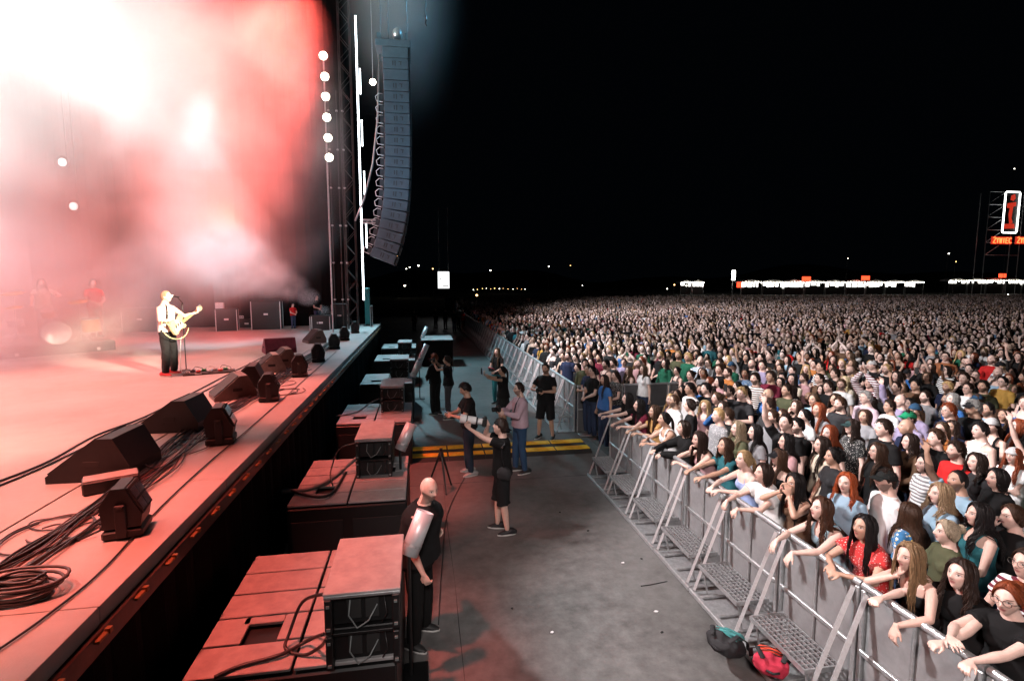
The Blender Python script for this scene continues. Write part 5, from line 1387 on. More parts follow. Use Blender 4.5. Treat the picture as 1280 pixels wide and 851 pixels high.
# photographer with the long white lens
pp = L3(628, 664)
Pp = pose(((.16,.20,1.60),(.8,.2,-1),(-.1,.6,.8),(1,-.2,0),50), ((-.04,.48,1.60),(-1,.2,-1),(.1,.5,.7),(0,-.6,-1),50), pitch=20, yaw=-4, stance=.11, step=.07)
photog, Rp = person(pp, facing(pp, (pp[0]-1.0, pp[1]+.12)), 'm', Pp, hair='short', haircol='dark brown', top='tee', topcol='black', bottom='shorts', botcol=(.009,.009,.010), skin='fair', cap=(.008,.008,.009), capback=True, label='photographer in cap, black T-shirt and shorts raising a long white lens', shoecol=(.01,.01,.012), scale=.99, voxel=.0056, girth=1.05)
cpos = wp(photog, (.05,.26,1.67)); cam_t = camera_body(cpos, photog.rotation_euler.z, 'black camera with a long white lens raised overhead', .36, .055, M_WHITE, 1.1, math.radians(10))
Mx = np.array(Matrix.Rotation(math.radians(10), 4, 'X')) @ np.array(Matrix.Rotation(-math.pi/2, 4, 'X'))
for z0, z1, rr in ((.10,.125,.057),(.25,.265,.061)): mb = MB(); lathe(mb, [(rr,z0),(rr,z1)], 18, M=Mx); obj('lens_ring', mb, M_BOX, cam_t)
mb = MB(); ellipsoid(mb, (0,0,0), (.11,.07,.10), 14, 9); box(mb, (0,0,-.03), (.20,.12,.14), bev=.04)
t = thing('camera_bag', wp(photog, (-.22,-.02,.98)), photog.rotation_euler.z+1.3, 'black camera bag hanging at the hip of the capped photographer', 'bag'); obj('pouch', remesh(mb, .012, 900, smooth=2), k1, t)
mb = MB(); tube(mb, [(0,.0,.08),(.02,.06,.25),(.0,.14,.42),(-.06,.2,.50)], .006, .018, n=6); smooth_obj('shoulder_strap', mb, k1, t)
# man reading his phone
mp = L3(587, 592)
man, Rm = person(mp, facing(mp, (mp[0]-1, mp[1]-.12)), 'm', pose(((.06,.33,1.16),(1,-.3,-.8),(-.2,.8,.3),(.6,0,.6),45), ((-.05,.32,1.14),(-1,-.3,-.8),(.2,.8,.3),(-.6,0,.6),45), pitch=-20, lean=5, stance=.12), hair='short', haircol='black', top='tee', topcol='black', bottom='jeans', botcol=(.022,.035,.055), skin='tan', label='dark-haired man in black T-shirt and jeans looking down at his phone', shoecol=(.30,.29,.28), scale=1.04, girth=1.05)
t = thing('phone', wp(man, (.01,.41,1.19)), man.rotation_euler.z, 'phone held low by the man in jeans', 'phone'); Mx = np.array(Matrix.Rotation(-.9, 4, 'X')); mb = MB(); box(mb, (0,0,0), (.075,.010,.15), bev=.004, M=Mx); obj('shell', mb, M_BOX, t)
mb = MB(); box(mb, (0,-.0062,0), (.066,.002,.138), M=Mx); obj('screen', mb, emitter('dim_screen', (.6,.75,1), .5), t)
# man in the pink shirt
kp = L3(650, 590)
pink, Rk = person(kp, facing(kp, (kp[0]-1, kp[1]-.2)), 'm', pose(((.06,.34,1.22),(1,-.3,-.8),(-.2,.9,.1),(.9,0,.2),50), ((-.09,.34,1.20),(-1,-.3,-.8),(.2,.9,.1),(-.9,0,.2),50), pitch=4, stance=.11, step=.05), hair='crop', haircol='dark brown', top='long', topcol=(.50,.36,.42), bottom='jeans', botcol=(.03,.07,.14), skin='fair', glasses=True, beard=True, label='man in a pale pink long-sleeved shirt and glasses holding a camera', scale=1.03, girth=1.06)
camera_body(wp(pink, (-.01,.43,1.26)), pink.rotation_euler.z, 'black camera held at the chest of the man in pink', .13, .04)
t = thing('camera_bag', wp(pink, (.27,-.10,.98)), pink.rotation_euler.z+1.57, 'black shoulder bag on the back hip of the man in pink', 'bag'); mb = MB(); box(mb, (0,0,0), (.30,.16,.26), bev=.05); obj('pouch', remesh(mb, .014, 700, smooth=2), k1, t)
mb = MB(); tube(mb, [wp(pink,p) for p in [(.24,-.10,1.08),(.17,-.145,1.28),(.06,-.12,1.43),(-.06,.02,1.47),(-.12,.13,1.35),(-.05,.15,1.15),(.12,.14,1.0)]], .005, .022, n=6); o = smooth_obj('shoulder_strap', mb, k1, t); o.matrix_parent_inverse = (Matrix.Translation(t.location) @ Matrix.Rotation(t.rotation_euler.z, 4, 'Z')).inverted()
# man in black shorts facing the camera
bpz = L3(682, 548)
blk, Rb = person(bpz, facing(bpz, (bpz[0]-.75, bpz[1]-1)), 'm', pose(((.10,.30,1.16),(1,-.3,-.8),(-.4,.7,.1),(.9,0,.2),45), ((-.08,.30,1.14),(-1,-.3,-.8),(.4,.7,.1),(-.9,0,.2),45), pitch=2, stance=.16, step=.03), hair='crop', haircol='black', top='tee', topcol='black', bottom='shorts', botcol=(.008,.008,.009), skin='tan', beard=True, girth=1.12, label='stocky man in black T-shirt and black shorts facing the stage corner', scale=1.05)
camera_body(wp(blk, (.0,.36,1.18)), blk.rotation_euler.z, 'black camera held by the man in black shorts', .12, .038)
# woman with her phone up, and friend behind her
wp_ = L3(629, 541)
wom, Rw = person(wp_, facing(wp_, (wp_[0]-1, wp_[1]-.35)), 'f', pose(((.06,.52,1.50),(1,.1,-.7),(-.05,.3,1),(.3,.9,0),50), ((-.16,.50,1.44),(-1,.1,-.7),(.15,.4,.9),(-.3,.9,0),50), pitch=6), hair='tail', haircol='black', top='tee', topcol='black', bottom='skirt', botcol=(.010,.010,.011), skin='olive', label='woman in black with a ponytail filming over her head with a phone')
t = thing('phone', wp(wom, (-.04,.60,1.60)), wom.rotation_euler.z, 'phone raised high by the woman filming in the pit', 'phone'); mb = MB(); box(mb, (0,0,0), (.075,.010,.15), bev=.004); obj('shell', mb, M_BOX, t)
mb = MB(); box(mb, (0,-.0062,0), (.066,.002,.138)); obj('screen', mb, bpy.data.materials['dim_screen'], t)
w2 = L3(622, 505)
wo2, _ = person((w2[0], w2[1], 0), facing(w2, (w2[0]-.8, w2[1]-1)), 'f', 'clasped', pkey='clasped', hair='long', haircol='light brown', top='tee', topcol='black', bottom='jeans', botcol=(.02,.16,.18), skin='fair', label='long-haired woman in black standing behind the woman filming', scale=1.04)
t = thing('camera', wp(wo2, (0,.36,1.08)), wo2.rotation_euler.z, 'red-strapped camera at the waist of the long-haired pit woman', 'camera'); mb = MB(); box(mb, (0,0,0), (.14,.08,.10), bev=.01); obj('camera_housing', mb, M_BOX, t); mb = MB(); tube(mb, [(-.10,-.05,.0),(-.05,.05,.06),(.08,.04,.07),(.10,-.06,.0)], .012, n=6); smooth_obj('strap', mb, k3, t)
# woman photographer by the tubes, and the dark cameraman beside her
w3 = L3(561, 523)
wo3, _ = person(w3, facing(w3, (w3[0]-1, w3[1]+.1)), 'f', pose(((.05,.30,1.50),(1,-.3,-.6),(-.2,.6,.7),(1,0,0),55), ((-.04,.36,1.47),(-1,-.3,-.8),(.1,.7,.5),(0,-.5,-1),50), pitch=8), hair='tail', haircol='dark brown', top='tee', topcol='black', bottom='jeans', botcol=(.06,.06,.065), skin='tan', label='woman photographer in black and grey trousers with camera at her eye', scale=1.04)
camera_body(wp(wo3, (.0,.36,1.56)), wo3.rotation_euler.z, 'small camera at the eye of the woman photographer', .12, .035)
w4 = L3(545, 520)
person((w4[0], w4[1]+.2, 0), facing(w4, (w4[0]-1, w4[1]+.9)), 'm', 'clasped', pkey='clasped', hair='short', haircol='auburn', top='long', topcol='black', bottom='trousers', botcol=(.01,.01,.01), skin='tan', label='man in black with reddish hair standing by the silver tubes')
# staff group at the far end of the pit
for k, (px, py, sx_, tcl, bt, lab) in enumerate(((568,415,'m','navy',1,'staff member in navy at the dark end of the pit'), (579,414,'f','red',4,'staff member in a red top and pale trousers at the pit end'), (589,413,'m','charcoal',3,'staff member in charcoal next to the far barriers'),
      (557,412,'m','navy',3,'second staff member in navy, deeper in the shadow'), (545,411,'m','black',3,'staff member in black in the darkest corner of the pit'), (573,411,'m','grey',3,'staff member in grey behind the one in red'), (518,414,'m','charcoal',3,'pale-haired staff member above the most distant silver tube'))):
    q = L3(px, py); person(q, facing(q, (q[0]-1, q[1]-1.4)), sx_, ['down','folded','clasped'][k % 3], pkey=['down','folded','clasped'][k % 3], hair='short' if sx_ == 'm' else 'bob', haircol=['dark brown','black','chestnut','black','dark brown','black','grey'][k], top='tee', topcol=tcl, botcol=BOTC[bt], skin='fair', label=lab)

# ---- front row along the barrier
FRX = BX+.33
def rail_pose(a, b, lean=20, yaw=0, pitch=8, curl=30, hands=None, twist=0.0):
    """a, b: wrist targets of the two hands on or over the rail (x sideways, y over the rail, z)"""
    return pose((a,(.9,-.2,-.5),(hands or ((0,.8,-.6),))[0],(0,.6,.8),curl), (b,(-.9,-.2,-.5),(hands or (0,(0,.8,-.6)))[1],(0,.6,.8),curl), lean=lean, yaw=yaw, pitch=pitch, twist=twist)
F = []   # landmark list: name for labels, x, y
def front(px, py, mark, label, sex='f', dx=.0, zs=1.50, rzo=0.0, **k):
    p = at(px, py, zs)
    x = FRX+dx; y = p[1] if abs(p[0]-x) > 2 else at(px, py, zs)[1]
    # slide along the line of sight to the row's own distance
    d = ray(px, py); t_ = (x-.10)/d.x if d.x > 0 else 1; y = d.y*t_
    t, R = person((x, y, 0), math.radians(90+rzo), sex, label=label, group='people leaning on the barrier', bodyfaces=14000, voxel=.0056, **k)
    F.append((mark, x, y)); return t, R
hang = ((.25,.85,-.55),(-.25,.85,-.55)); HG = [(.1,.75,-.75), (-.1,.75,-.75)]
front(1258,770,'woman in glasses','woman in round glasses with auburn hair and a tan strap over black','f',dx=.10,rzo=4, P=pose(((.05,.52,1.30),(1,-.3,-.5),(-.8,.6,.2),(.3,.3,1),22), ((-.10,.60,1.24),(-1,-.3,-.5),(-.2,.9,-.1),(0,.5,.9),45), lean=12, yaw=12, pitch=0), hair='bun', haircol='auburn', glasses=True, top='tee', topcol='black', bottom='jeans', skin='pale', seed=1)
front(1203,705,'dark-haired woman in black','woman with long wavy dark brown hair in a plain black T-shirt','f',dx=.10,rzo=6, P=pose(((.30,.48,1.24),(1,-.2,-.5),(-.1,.9,-.1),(0,.3,1),50), ((-.22,.62,1.23),(-1,-.2,-.5),(.25,.9,-.15),(0,.3,1),60), lean=14, yaw=0, pitch=12), hair='wavy', haircol='dark brown', top='tee', topcol='black', skin='pale', seed=2)
front(1146,712,'woman with long ombre hair','woman with long hair fading to blond, hand at her chin','f',dx=.02,rzo=-4, P=pose(((.05,.20,1.36),(1,.5,-.8),(-.1,-.1,1),(.5,.8,0),50), ((-.28,.50,1.17),(-.9,-.2,-.2),(-.1,.35,-.9),(0,1,.4),22), lean=20, yaw=4, pitch=6), hair='long', haircol=(.17,.105,.055), top='strap', topcol='black', skin='fair', seed=3)
front(1082,672,'woman in the red patterned blouse','black-haired woman in a red blouse printed with white flecks','f',dx=.04,rzo=5, P=pose(((.02,.44,1.23),(1,-.2,-.5),(-.6,.7,-.1),(0,.3,1),50), ((-.10,.46,1.21),(-1,-.2,-.5),(.6,.7,-.1),(0,.3,1),50), lean=16, yaw=0, pitch=12), hair='long', haircol='black', top='wide', topcol='red', topmat=M_FLECK, skin='tan', seed=4)
front(1034,632,'woman in the denim waistcoat','woman with long chestnut hair in a pale denim waistcoat, forearms over the rail','f',rzo=0, P=pose(((.10,.54,1.20),(1,-.2,-.5),(-.1,.65,-.85),(0,.9,.5),18), ((-.14,.56,1.20),(-1,-.2,-.5),(.1,.6,-.9),(0,.9,.5),16), lean=20, yaw=-4, pitch=16), hair='wavy', haircol=(.050,.022,.012), top='tank', topcol=(.30,.44,.52), skin='pale', seed=5)
front(992,612,'woman with both hands at her face','long-haired woman in a rust top holding both hands to her mouth','f',dx=.10,rzo=4, P=pose(((.05,.22,1.46),(1,.5,-.8),(-.15,.0,1),(.9,.5,0),30), ((-.06,.22,1.45),(-1,.5,-.8),(.15,.0,1),(-.9,.5,0),30), lean=10, pitch=8), hair='long', haircol='black', top='strap', topcol='brown', skin='tan', seed=6)
front(958,585,'woman in the white blouse','short dark-haired woman in a loose white blouse with wristbands','f',dx=.02, P=pose(((.08,.52,1.21),(1,-.2,-.5),(-.2,.6,-.8),(0,.9,.5),45), ((-.12,.52,1.20),(-1,-.2,-.5),(.3,.6,-.7),(0,.9,.5),45), lean=16, pitch=14, yaw=-4), hair='bob', haircol='dark brown', top='wide', topcol='white', skin='fair', seed=7)
front(932,566,'blonde woman in pale blue','blonde woman in a pale blue strap top with hair tied back','f',dx=.06, P=pose(((.02,.50,1.23),(1,-.2,-.4),(-.4,.8,-.3),(0,.4,1),40), ((-.12,.50,1.23),(-1,-.2,-.4),(.5,.8,-.3),(0,.4,1),40), lean=14, pitch=14), hair='tail', haircol=(.30,.20,.10), top='strap', topcol=(.30,.38,.62), skin='pale', seed=8)
front(907,560,'woman in the dark teal tee','woman in a dark teal T-shirt, arm stretched over the rail','f',dx=.12, P=pose(((.05,.58,1.23),(1,-.2,-.4),(-.2,.9,-.2),(0,.3,1),50), ((-.22,.56,1.23),(-1,-.2,-.4),(.3,.9,-.2),(0,.3,1),35), lean=12, pitch=16), hair='mid', haircol='chestnut', top='tee', topcol='teal', skin='tan', seed=9)
front(878,554,'woman resting her cheek on her hand','dark-haired woman in a strap top resting her cheek on one hand','f',dx=.0, P=pose(((.07,.24,1.36),(1,.6,-.8),(-.1,-.1,1),(.6,.7,0),50), ((.06,.42,1.21),(-1,-.2,-.5),(.8,.4,-.1),(0,.3,1),45), lean=18, pitch=4, yaw=2), hair='long', haircol='dark brown', top='strap', topcol='dusty pink', skin='fair', seed=10)
front(856,532,'woman in the black cardigan','woman with a dark bob in a black cardigan over a pendant','f',dx=.03, P=pose(((.06,.52,1.22),(1,-.2,-.4),(-.2,.9,-.3),(0,.3,1),50), ((-.10,.50,1.20),(-1,-.2,-.4),(.3,.9,-.3),(0,.3,1),50), lean=14, pitch=10), hair='bob', haircol='dark brown', top='jacket', topcol='black', skin='fair', seed=11)
front(834,517,'woman in the white vest top','dark-haired woman in a white vest top with arms on the rail','f',dx=.0, P='railA', hair='long', haircol='black', top='tank', topcol='white', skin='tan', seed=12) if False else None
front(833,516,'woman in the white vest top','black-haired woman in a white vest top with arms on the rail','f',dx=.0, P=pose(((.0,.42,1.23),(1,-.2,-.5),(-.6,.7,.2),(0,.3,1),45), ((-.16,.50,1.22),(-1,-.2,-.5),(.3,.9,-.1),(0,.3,1),40), lean=16, pitch=10), hair='tail', haircol='black', top='tank', topcol='white', skin='tan', seed=12)
front(820,508,'woman in the tan top','tanned woman in an ochre top looking along the rail','f',dx=.05, P=pose(((.06,.50,1.23),(1,-.2,-.5),(-.3,.9,-.1),(0,.3,1),45), ((-.10,.46,1.22),(-1,-.2,-.5),(.5,.9,-.1),(0,.3,1),40), lean=14, pitch=8), hair='long', haircol='chestnut', top='tee', topcol=(.40,.22,.08), skin='olive', seed=13)
front(801,503,'woman in the burgundy top','woman with wavy black hair in a burgundy top with wristbands','f',dx=.0, P=pose(((.08,.52,1.22),(1,-.2,-.4),(-.3,.9,-.2),(0,.3,1),50), ((-.12,.50,1.21),(-1,-.2,-.4),(.3,.9,-.2),(0,.3,1),50), lean=15, pitch=8), hair='wavy', haircol='black', top='tee', topcol='burgundy', skin='fair', seed=14)
front(786,489,'woman in black at the rail end','dark-haired woman in black reaching her arms over the end post','f',dx=.0, P=pose(((.05,.62,1.26),(1,-.2,-.4),(-.3,.9,.0),(0,.3,1),40), ((-.12,.62,1.25),(-1,-.2,-.4),(.3,.9,-.1),(0,.3,1),40), lean=14, pitch=6), hair='wavy', haircol='black', top='tee', topcol='black', skin='pale', seed=15)
# tan strap and necklaces
# ------------------------------------------------------------------ recognisable people behind the front row
taken = [(x, y) for _, x, y in F]
SING = (-8.0, 8.0)
crowd_n = [0]
def aud(px, py, mark, label, zs=1.62, rzo=0, lookat=SING, **k):
    p = at(px, py, zs); x, y = p[0], p[1]
    if x < BX+.45: x = BX+.45
    k.setdefault('shoes', False)
    t, R = person((x, y, 0), facing((x, y), lookat)+math.radians(rzo), label=label, group=PEOPLE, **k); taken.append((x, y)); F.append((mark, x, y)); return t, R
A = aud
A(1112,592,'man in the white polo','man in a black cap and white polo shirt printed with a small emblem', sex='m', P='down', pkey='down', hair='crop', cap=(.01,.012,.012), top='tee', topcol='white', beard=True, skin='fair', zs=1.68, scale=1.0)
A(1250,593,'woman with the pearl necklace','woman with short dark hair in black wearing a pale necklace', sex='f', P='down', pkey='down', hair='bob', haircol='black', top='tee', topcol='black', skin='fair', zs=1.60)
A(1198,556,'man in the bright red T-shirt','bearded man in a bright red T-shirt', sex='m', P='down', pkey='down', hair='short', haircol='dark brown', top='tee', topcol='red', beard=True, skin='fair', zs=1.68)
A(1107,532,'tall man in black','tall dark-haired man in a black T-shirt looking up', sex='m', P='down', pkey='down', hair='short', haircol='dark brown', top='tee', topcol='black', skin='pale', zs=1.74, scale=1.06)
A(1067,528,'person in the dark cap','person in a dark cap and black shirt flecked with white', sex='m', P='down', pkey='down', hair='mid', haircol='dark brown', cap=(.02,.045,.045), top='tee', topcol='black', topmat=M_FLECK, skin='pale', zs=1.62, scale=.97)
A(1138,520,'man in the green cap','man in a bright green cap and purple shirt', sex='m', P='down', pkey='down', hair='crop', cap=(.01,.22,.10), top='tee', topcol='lilac', skin='pale', zs=1.64, beard=True)
A(1188,510,'man in glasses and navy','man with round glasses and a navy T-shirt', sex='m', P='down', pkey='down', hair='short', haircol='auburn', top='tee', topcol='navy', glasses=True, skin='fair', zs=1.7, scale=1.03)
A(1212,480,'man in the white tee and glasses','short-haired man in glasses and white T-shirt, arms at his sides', sex='m', P='down', pkey='down', hair='crop', haircol='dark brown', top='tee', topcol='white', glasses=True, skin='fair', zs=1.7)
A(1255,472,'man in the mustard tee','man in glasses and a mustard yellow T-shirt', sex='m', P='down', pkey='down', hair='crop', haircol='black', top='tee', topcol='mustard', glasses=True, skin='pale', zs=1.7)
A(1237,505,'bearded man in pale blue','bearded dark-haired man in a pale blue shirt', sex='m', P='folded', pkey='folded', hair='crop', haircol='black', top='tee', topcol='sky blue', beard=True, skin='tan', zs=1.7)
A(1228,530,'man in the white undershirt','dark-haired man in a white vest looking up at the stage', sex='m', P='down', pkey='down', hair='short', haircol='black', top='tank', topcol='white', skin='pale', zs=1.7)
A(1060,600,'red-haired woman in denim','red-haired woman in a pale denim shirt seen from behind', sex='f', P='down', pkey='down', hair='mid', haircol=(.28,.055,.015), top='long', topcol='sky blue', skin='pale', zs=1.58, rzo=35)
A(1044,566,'woman with a black updo','dark-haired woman behind the denim waistcoat with hair pinned up', sex='f', P='clasped', pkey='clasped', hair='bun', haircol='black', top='tee', topcol='charcoal', skin='tan', zs=1.6)
A(1030,552,'woman with loose dark hair','woman with loose dark hair in front of the man in a dark cap', sex='f', P='down', pkey='down', hair='long', haircol='dark brown', top='tee', topcol='cream', skin='fair', zs=1.6)
A(1100,560,'woman in glasses behind the cap','woman in glasses with long brown hair beside the black-capped man', sex='f', P='down', pkey='down', hair='long', haircol='chestnut', top='tee', topcol='black', glasses=True, skin='fair', zs=1.6)
A(1160,575,'woman with a black bob','woman with a black bob in a pale striped shirt', sex='f', P='down', pkey='down', hair='bob', haircol='black', top='tee', topcol='grey', topmat=M_STRIPE, skin='pale', zs=1.6)
A(1180,612,'blond woman in pale blue','woman with straight blond hair and a pale blue top', sex='f', P='clasped', pkey='clasped', hair='mid', haircol=(.25,.17,.10), top='tee', topcol='sky blue', skin='pale', zs=1.6)
A(1140,640,'girl in the floral dress','girl with long chestnut hair in a blue floral dress seen from behind', sex='f', P='down', pkey='down', hair='long', haircol='chestnut', top='tee', topcol=(.03,.16,.35), topmat=M_FLORAL, skin='pale', zs=1.45, scale=.92, rzo=-60)
A(1187,662,'woman with ash-blond waves','woman with greyish blond hair tucked behind the ombre-haired woman', sex='f', P='clasped', pkey='clasped', hair='bun', haircol=(.30,.24,.17), top='tee', topcol='olive green', skin='pale', zs=1.5, scale=.95)
A(1228,640,'woman with a flower in her hair','woman with curly dark hair held by a pale flower clip', sex='f', P='clasped', pkey='clasped', hair='wavy', haircol='black', top='tank', topcol='teal', skin='fair', zs=1.58)
A(1270,640,'woman clapping at the edge','woman in black with hands clasped near her face at the picture edge', sex='f', P='chin', pkey='chin', hair='bun', haircol='chestnut', top='long', topcol='black', skin='pale', zs=1.6)
A(1140,548,'woman in brown','pale woman in a brown long-sleeved top beside the green cap', sex='f', P='clasped', pkey='clasped', hair='mid', haircol='dark brown', top='long', topcol='brown', skin='pale', zs=1.6)
A(1172,548,'short-haired person in black','short-haired person in black in front of the man in glasses', sex='m', P='clasped', pkey='clasped', hair='short', haircol='chestnut', top='tee', topcol='black', skin='pale', zs=1.6)
A(1224,573,'woman in dark grey','brown-haired woman in charcoal between the red T-shirt and the necklace', sex='f', P='down', pkey='down', hair='mid', haircol='dark brown', top='tee', topcol='charcoal', skin='pale', zs=1.6)
A(1084,492,'grey-haired man','grey-haired man in glasses and a pale pink shirt', sex='m', P='down', pkey='down', hair='short', haircol='grey', top='long', topcol=(.55,.42,.48), glasses=True, skin='pale', zs=1.68)
A(1058,473,'woman with platinum curls','woman with wavy platinum blond hair and cream top', sex='f', P='down', pkey='down', hair='wavy', haircol=(.62,.50,.30), top='tee', topcol='cream', skin='pale', zs=1.62)
A(1037,478,'young man in black','young dark-haired man in black beside the platinum curls', sex='m', P='down', pkey='down', hair='short', haircol='dark brown', top='tee', topcol='black', skin='fair', zs=1.7)
A(1122,478,'man in glasses with a high forehead','man in glasses with a buzz cut and a phone at chest height', sex='m', P='clasped', pkey='clasped', hair='buzz', haircol='dark brown', top='tee', topcol='charcoal', glasses=True, skin='fair', zs=1.7)
A(1146,476,'dark-haired man in brown','dark-haired man in a brown T-shirt among the back rows', sex='m', P='down', pkey='down', hair='crop', haircol='black', top='tee', topcol='brown', skin='tan', zs=1.7)
A(1127,497,'bald man in purple','bald man in purple raising one arm beside the green cap', sex='m', P='armup', pkey='armup', hair='bald', top='long', topcol='lilac', skin='pale', zs=1.66)
A(900,512,'man in the patterned shirt','blond man in a grey floral shirt', sex='m', P='down', pkey='down', hair='crop', haircol='blond', top='tee', topcol='grey', topmat=M_FLECK, skin='fair', zs=1.7)
A(898,492,'woman with a brown updo','woman with light brown hair pinned up, facing the stage', sex='f', P='down', pkey='down', hair='bun', haircol='light brown', top='tee', topcol='black', skin='fair', zs=1.64)
A(864,480,'man in the white collar','dark-haired man with a white collared shirt', sex='m', P='down', pkey='down', hair='short', haircol='black', top='long', topcol='white', skin='tan', zs=1.7)
A(884,480,'man in black behind the updo','dark-haired man in a black sweater near the aisle', sex='m', P='down', pkey='down', hair='short', haircol='black', top='long', topcol='black', skin='pale', zs=1.7)
A(925,532,'grey-blond woman looking up','light-haired woman with head tipped back in olive', sex='f', P='clasped', pkey='clasped', hair='mid', haircol=(.22,.17,.11), top='tee', topcol='olive green', skin='pale', zs=1.6)
A(946,536,'woman with straight black hair','woman with straight black hair and grey top in the second row', sex='f', P='down', pkey='down', hair='long', haircol='black', top='tee', topcol='grey', skin='pale', zs=1.6)
A(968,514,'man with a brown beard','bearded man with brown hair in a grey T-shirt', sex='m', P='down', pkey='down', hair='crop', haircol='chestnut', top='tee', topcol='grey', beard=True, skin='fair', zs=1.7)
A(962,487,'bald man in blue','bald tanned man in a bright blue T-shirt', sex='m', P='down', pkey='down', hair='bald', top='tee', topcol='bright blue', skin='tan', zs=1.7)
A(985,482,'man with a tanned face','tanned short-haired man with olive T-shirt', sex='m', P='down', pkey='down', hair='crop', haircol='dark brown', top='tee', topcol='olive green', skin='tan', zs=1.7)
A(985,548,'woman with swept dark hair','woman with swept dark hair in dusty pink', sex='f', P='clasped', pkey='clasped', hair='mid', haircol='black', top='tee', topcol='dusty pink', skin='fair', zs=1.6)
A(908,440,'woman in the white shirt','woman in a white shirt just behind the cross barrier', sex='f', P='down', pkey='down', hair='mid', haircol='chestnut', top='long', topcol='white', skin='fair', zs=1.55)

# far block, first row leaning over the pit rail and the cross barrier
A(741,478,'woman in bright blue','long-haired woman in a bright blue T-shirt, arm over the cross barrier', sex='f', P='down', pkey='down', hair='long', haircol='dark brown', top='tee', topcol='bright blue', skin='tan', zs=1.50)
A(724,470,'man in black at the corner','man in a black T-shirt leaning at the corner of the cross barrier', sex='m', P='clasped', pkey='clasped', hair='short', haircol='black', top='tee', topcol='black', skin='fair', zs=1.5)
A(770,470,'woman in the printed black tee','woman in a printed black T-shirt, second behind the cross barrier', sex='f', P='clasped', pkey='clasped', hair='tail', haircol='dark brown', top='tee', topcol='black', topmat=M_FLECK, skin='fair', zs=1.55)
A(805,462,'woman in white','woman in a white top by the cross barrier', sex='f', P='down', pkey='down', hair='mid', haircol='light brown', top='tee', topcol='white', skin='fair', zs=1.55)
A(832,452,'person with the green scarf','woman in a green jacket over a white top', sex='f', P='down', pkey='down', hair='mid', haircol='dark brown', top='jacket', topcol='dark green', skin='fair', zs=1.6)
A(702,463,'man in the navy tee','man in a navy T-shirt leaning over the far rail', sex='m', P='folded', pkey='folded', hair='crop', haircol='dark brown', top='tee', topcol='navy', skin='tan', zs=1.6)
A(985,448,'woman in the sky-blue shirt','woman in a sky-blue shirt beyond the dark cross barrier', sex='f', P='clasped', pkey='clasped', hair='long', haircol='dark brown', top='long', topcol='sky blue', skin='fair', zs=1.6)
A(1062,440,'man in the blue tee','man in a bright blue T-shirt beyond the cross barrier', sex='m', P='down', pkey='down', hair='crop', haircol='dark brown', top='tee', topcol='bright blue', skin='fair', zs=1.65)
A(1040,442,'woman in the red scarf','woman in a red top beside the man in bright blue', sex='f', P='clasped', pkey='clasped', hair='wavy', haircol='auburn', top='tee', topcol='red', skin='fair', zs=1.6)
A(1098,442,'man with folded arms','man in charcoal with folded arms beyond the cross barrier', sex='m', P='folded', pkey='folded', hair='short', haircol='dark brown', top='tee', topcol='charcoal', skin='fair', zs=1.65)
A(955,436,'woman with raised arms','woman clapping both bare arms above her head, highest in the far block', sex='f', P='clap', pkey='clap', hair='long', haircol='dark brown', top='tank', topcol='charcoal', skin='pale', zs=1.6)

# ------------------------------------------------------------------ the rest of the near block and the first rows of the far block
rc = random.Random(21)
def free(x, y, r): return all((x-a)**2+(y-b)**2 > r*r for a, b in taken)
HN = {'long': 'long straight', 'wavy': 'long wavy', 'mid': 'shoulder-length', 'bob': 'bobbed', 'tail': 'tied-back', 'bun': 'pinned-up', 'short': 'short', 'crop': 'cropped', 'buzz': 'shaved', 'bald': ''}
TN = {'tee': 'T-shirt', 'long': 'long-sleeved top', 'strap': 'strappy top', 'tank': 'vest top', 'jacket': 'jacket'}
PN = {'down': '', 'folded': ', arms folded', 'clasped': ', hands clasped', 'armup': ', one arm raised', 'clap': ', hands above head', 'chin': ', hand at chin', 'phone': ', holding up a phone'}
used_labels = set()
topw = ['black']*15 + ['charcoal']*2 + ['grey']*2 + ['white']*3 + ['cream','navy','navy','sky blue','bright blue','teal','olive green','dark green','burgundy','red','dusty pink','lilac','mustard','rust','denim blue','brown','orange']
def random_look():
    sex = 'f' if rc.random() < .56 else 'm'
    if sex == 'f': hair = rc.choice(['long','long','wavy','mid','mid','bob','tail','tail','bun'])
    else: hair = rc.choice(['short','short','short','crop','crop','buzz','bald'])
    hc = rc.choice(['black']*3+['dark brown']*5+['chestnut']*3+['light brown']*2+['blond','auburn','grey'])
    if hc == 'grey' and rc.random() < .5: hc = 'dark brown'
    tc = rc.choice(topw); top = rc.choice(['tee','tee','tee','long']+(['strap','tank'] if sex == 'f' else ['tank'] if rc.random() < .3 else ['tee']))
    ps = rc.choice(['down']*7+['folded']*3+['clasped']*4+['chin']+(['armup'] if rc.random() < .35 else [])+(['clap'] if rc.random() < .3 else [])+(['phone'] if rc.random() < .4 else []))
    pat = rc.choice([None]*13+['striped','flecked']); skin = rc.choice(['pale','fair','fair','tan','olive','pale','fair','brown'] if rc.random() < .5 else ['pale','fair','tan'])
    return dict(sex=sex, hair=hair, hc=hc, tc=tc, top=top, ps=ps, pat=pat, skin=skin, glasses=rc.random() < .14, beard=sex == 'm' and rc.random() < .45, cap=(rc.random() < .07))
def look_label(d, where):
    who = 'woman' if d['sex'] == 'f' else ('bearded man' if d['beard'] else 'man')
    h = ('bald ' if d['hair'] == 'bald' else ''); 
    s = f"{h}{who}"
    if d['hair'] != 'bald': s += f" with {HN[d['hair']]} {d['hc']} hair"
    s += f" in {'glasses and ' if d['glasses'] else ''}{'cap and ' if d['cap'] else ''}{(d['pat']+' ') if d['pat'] else ''}{d['tc']} {TN[d['top']]}{PN[d['ps']]}"
    return s, where
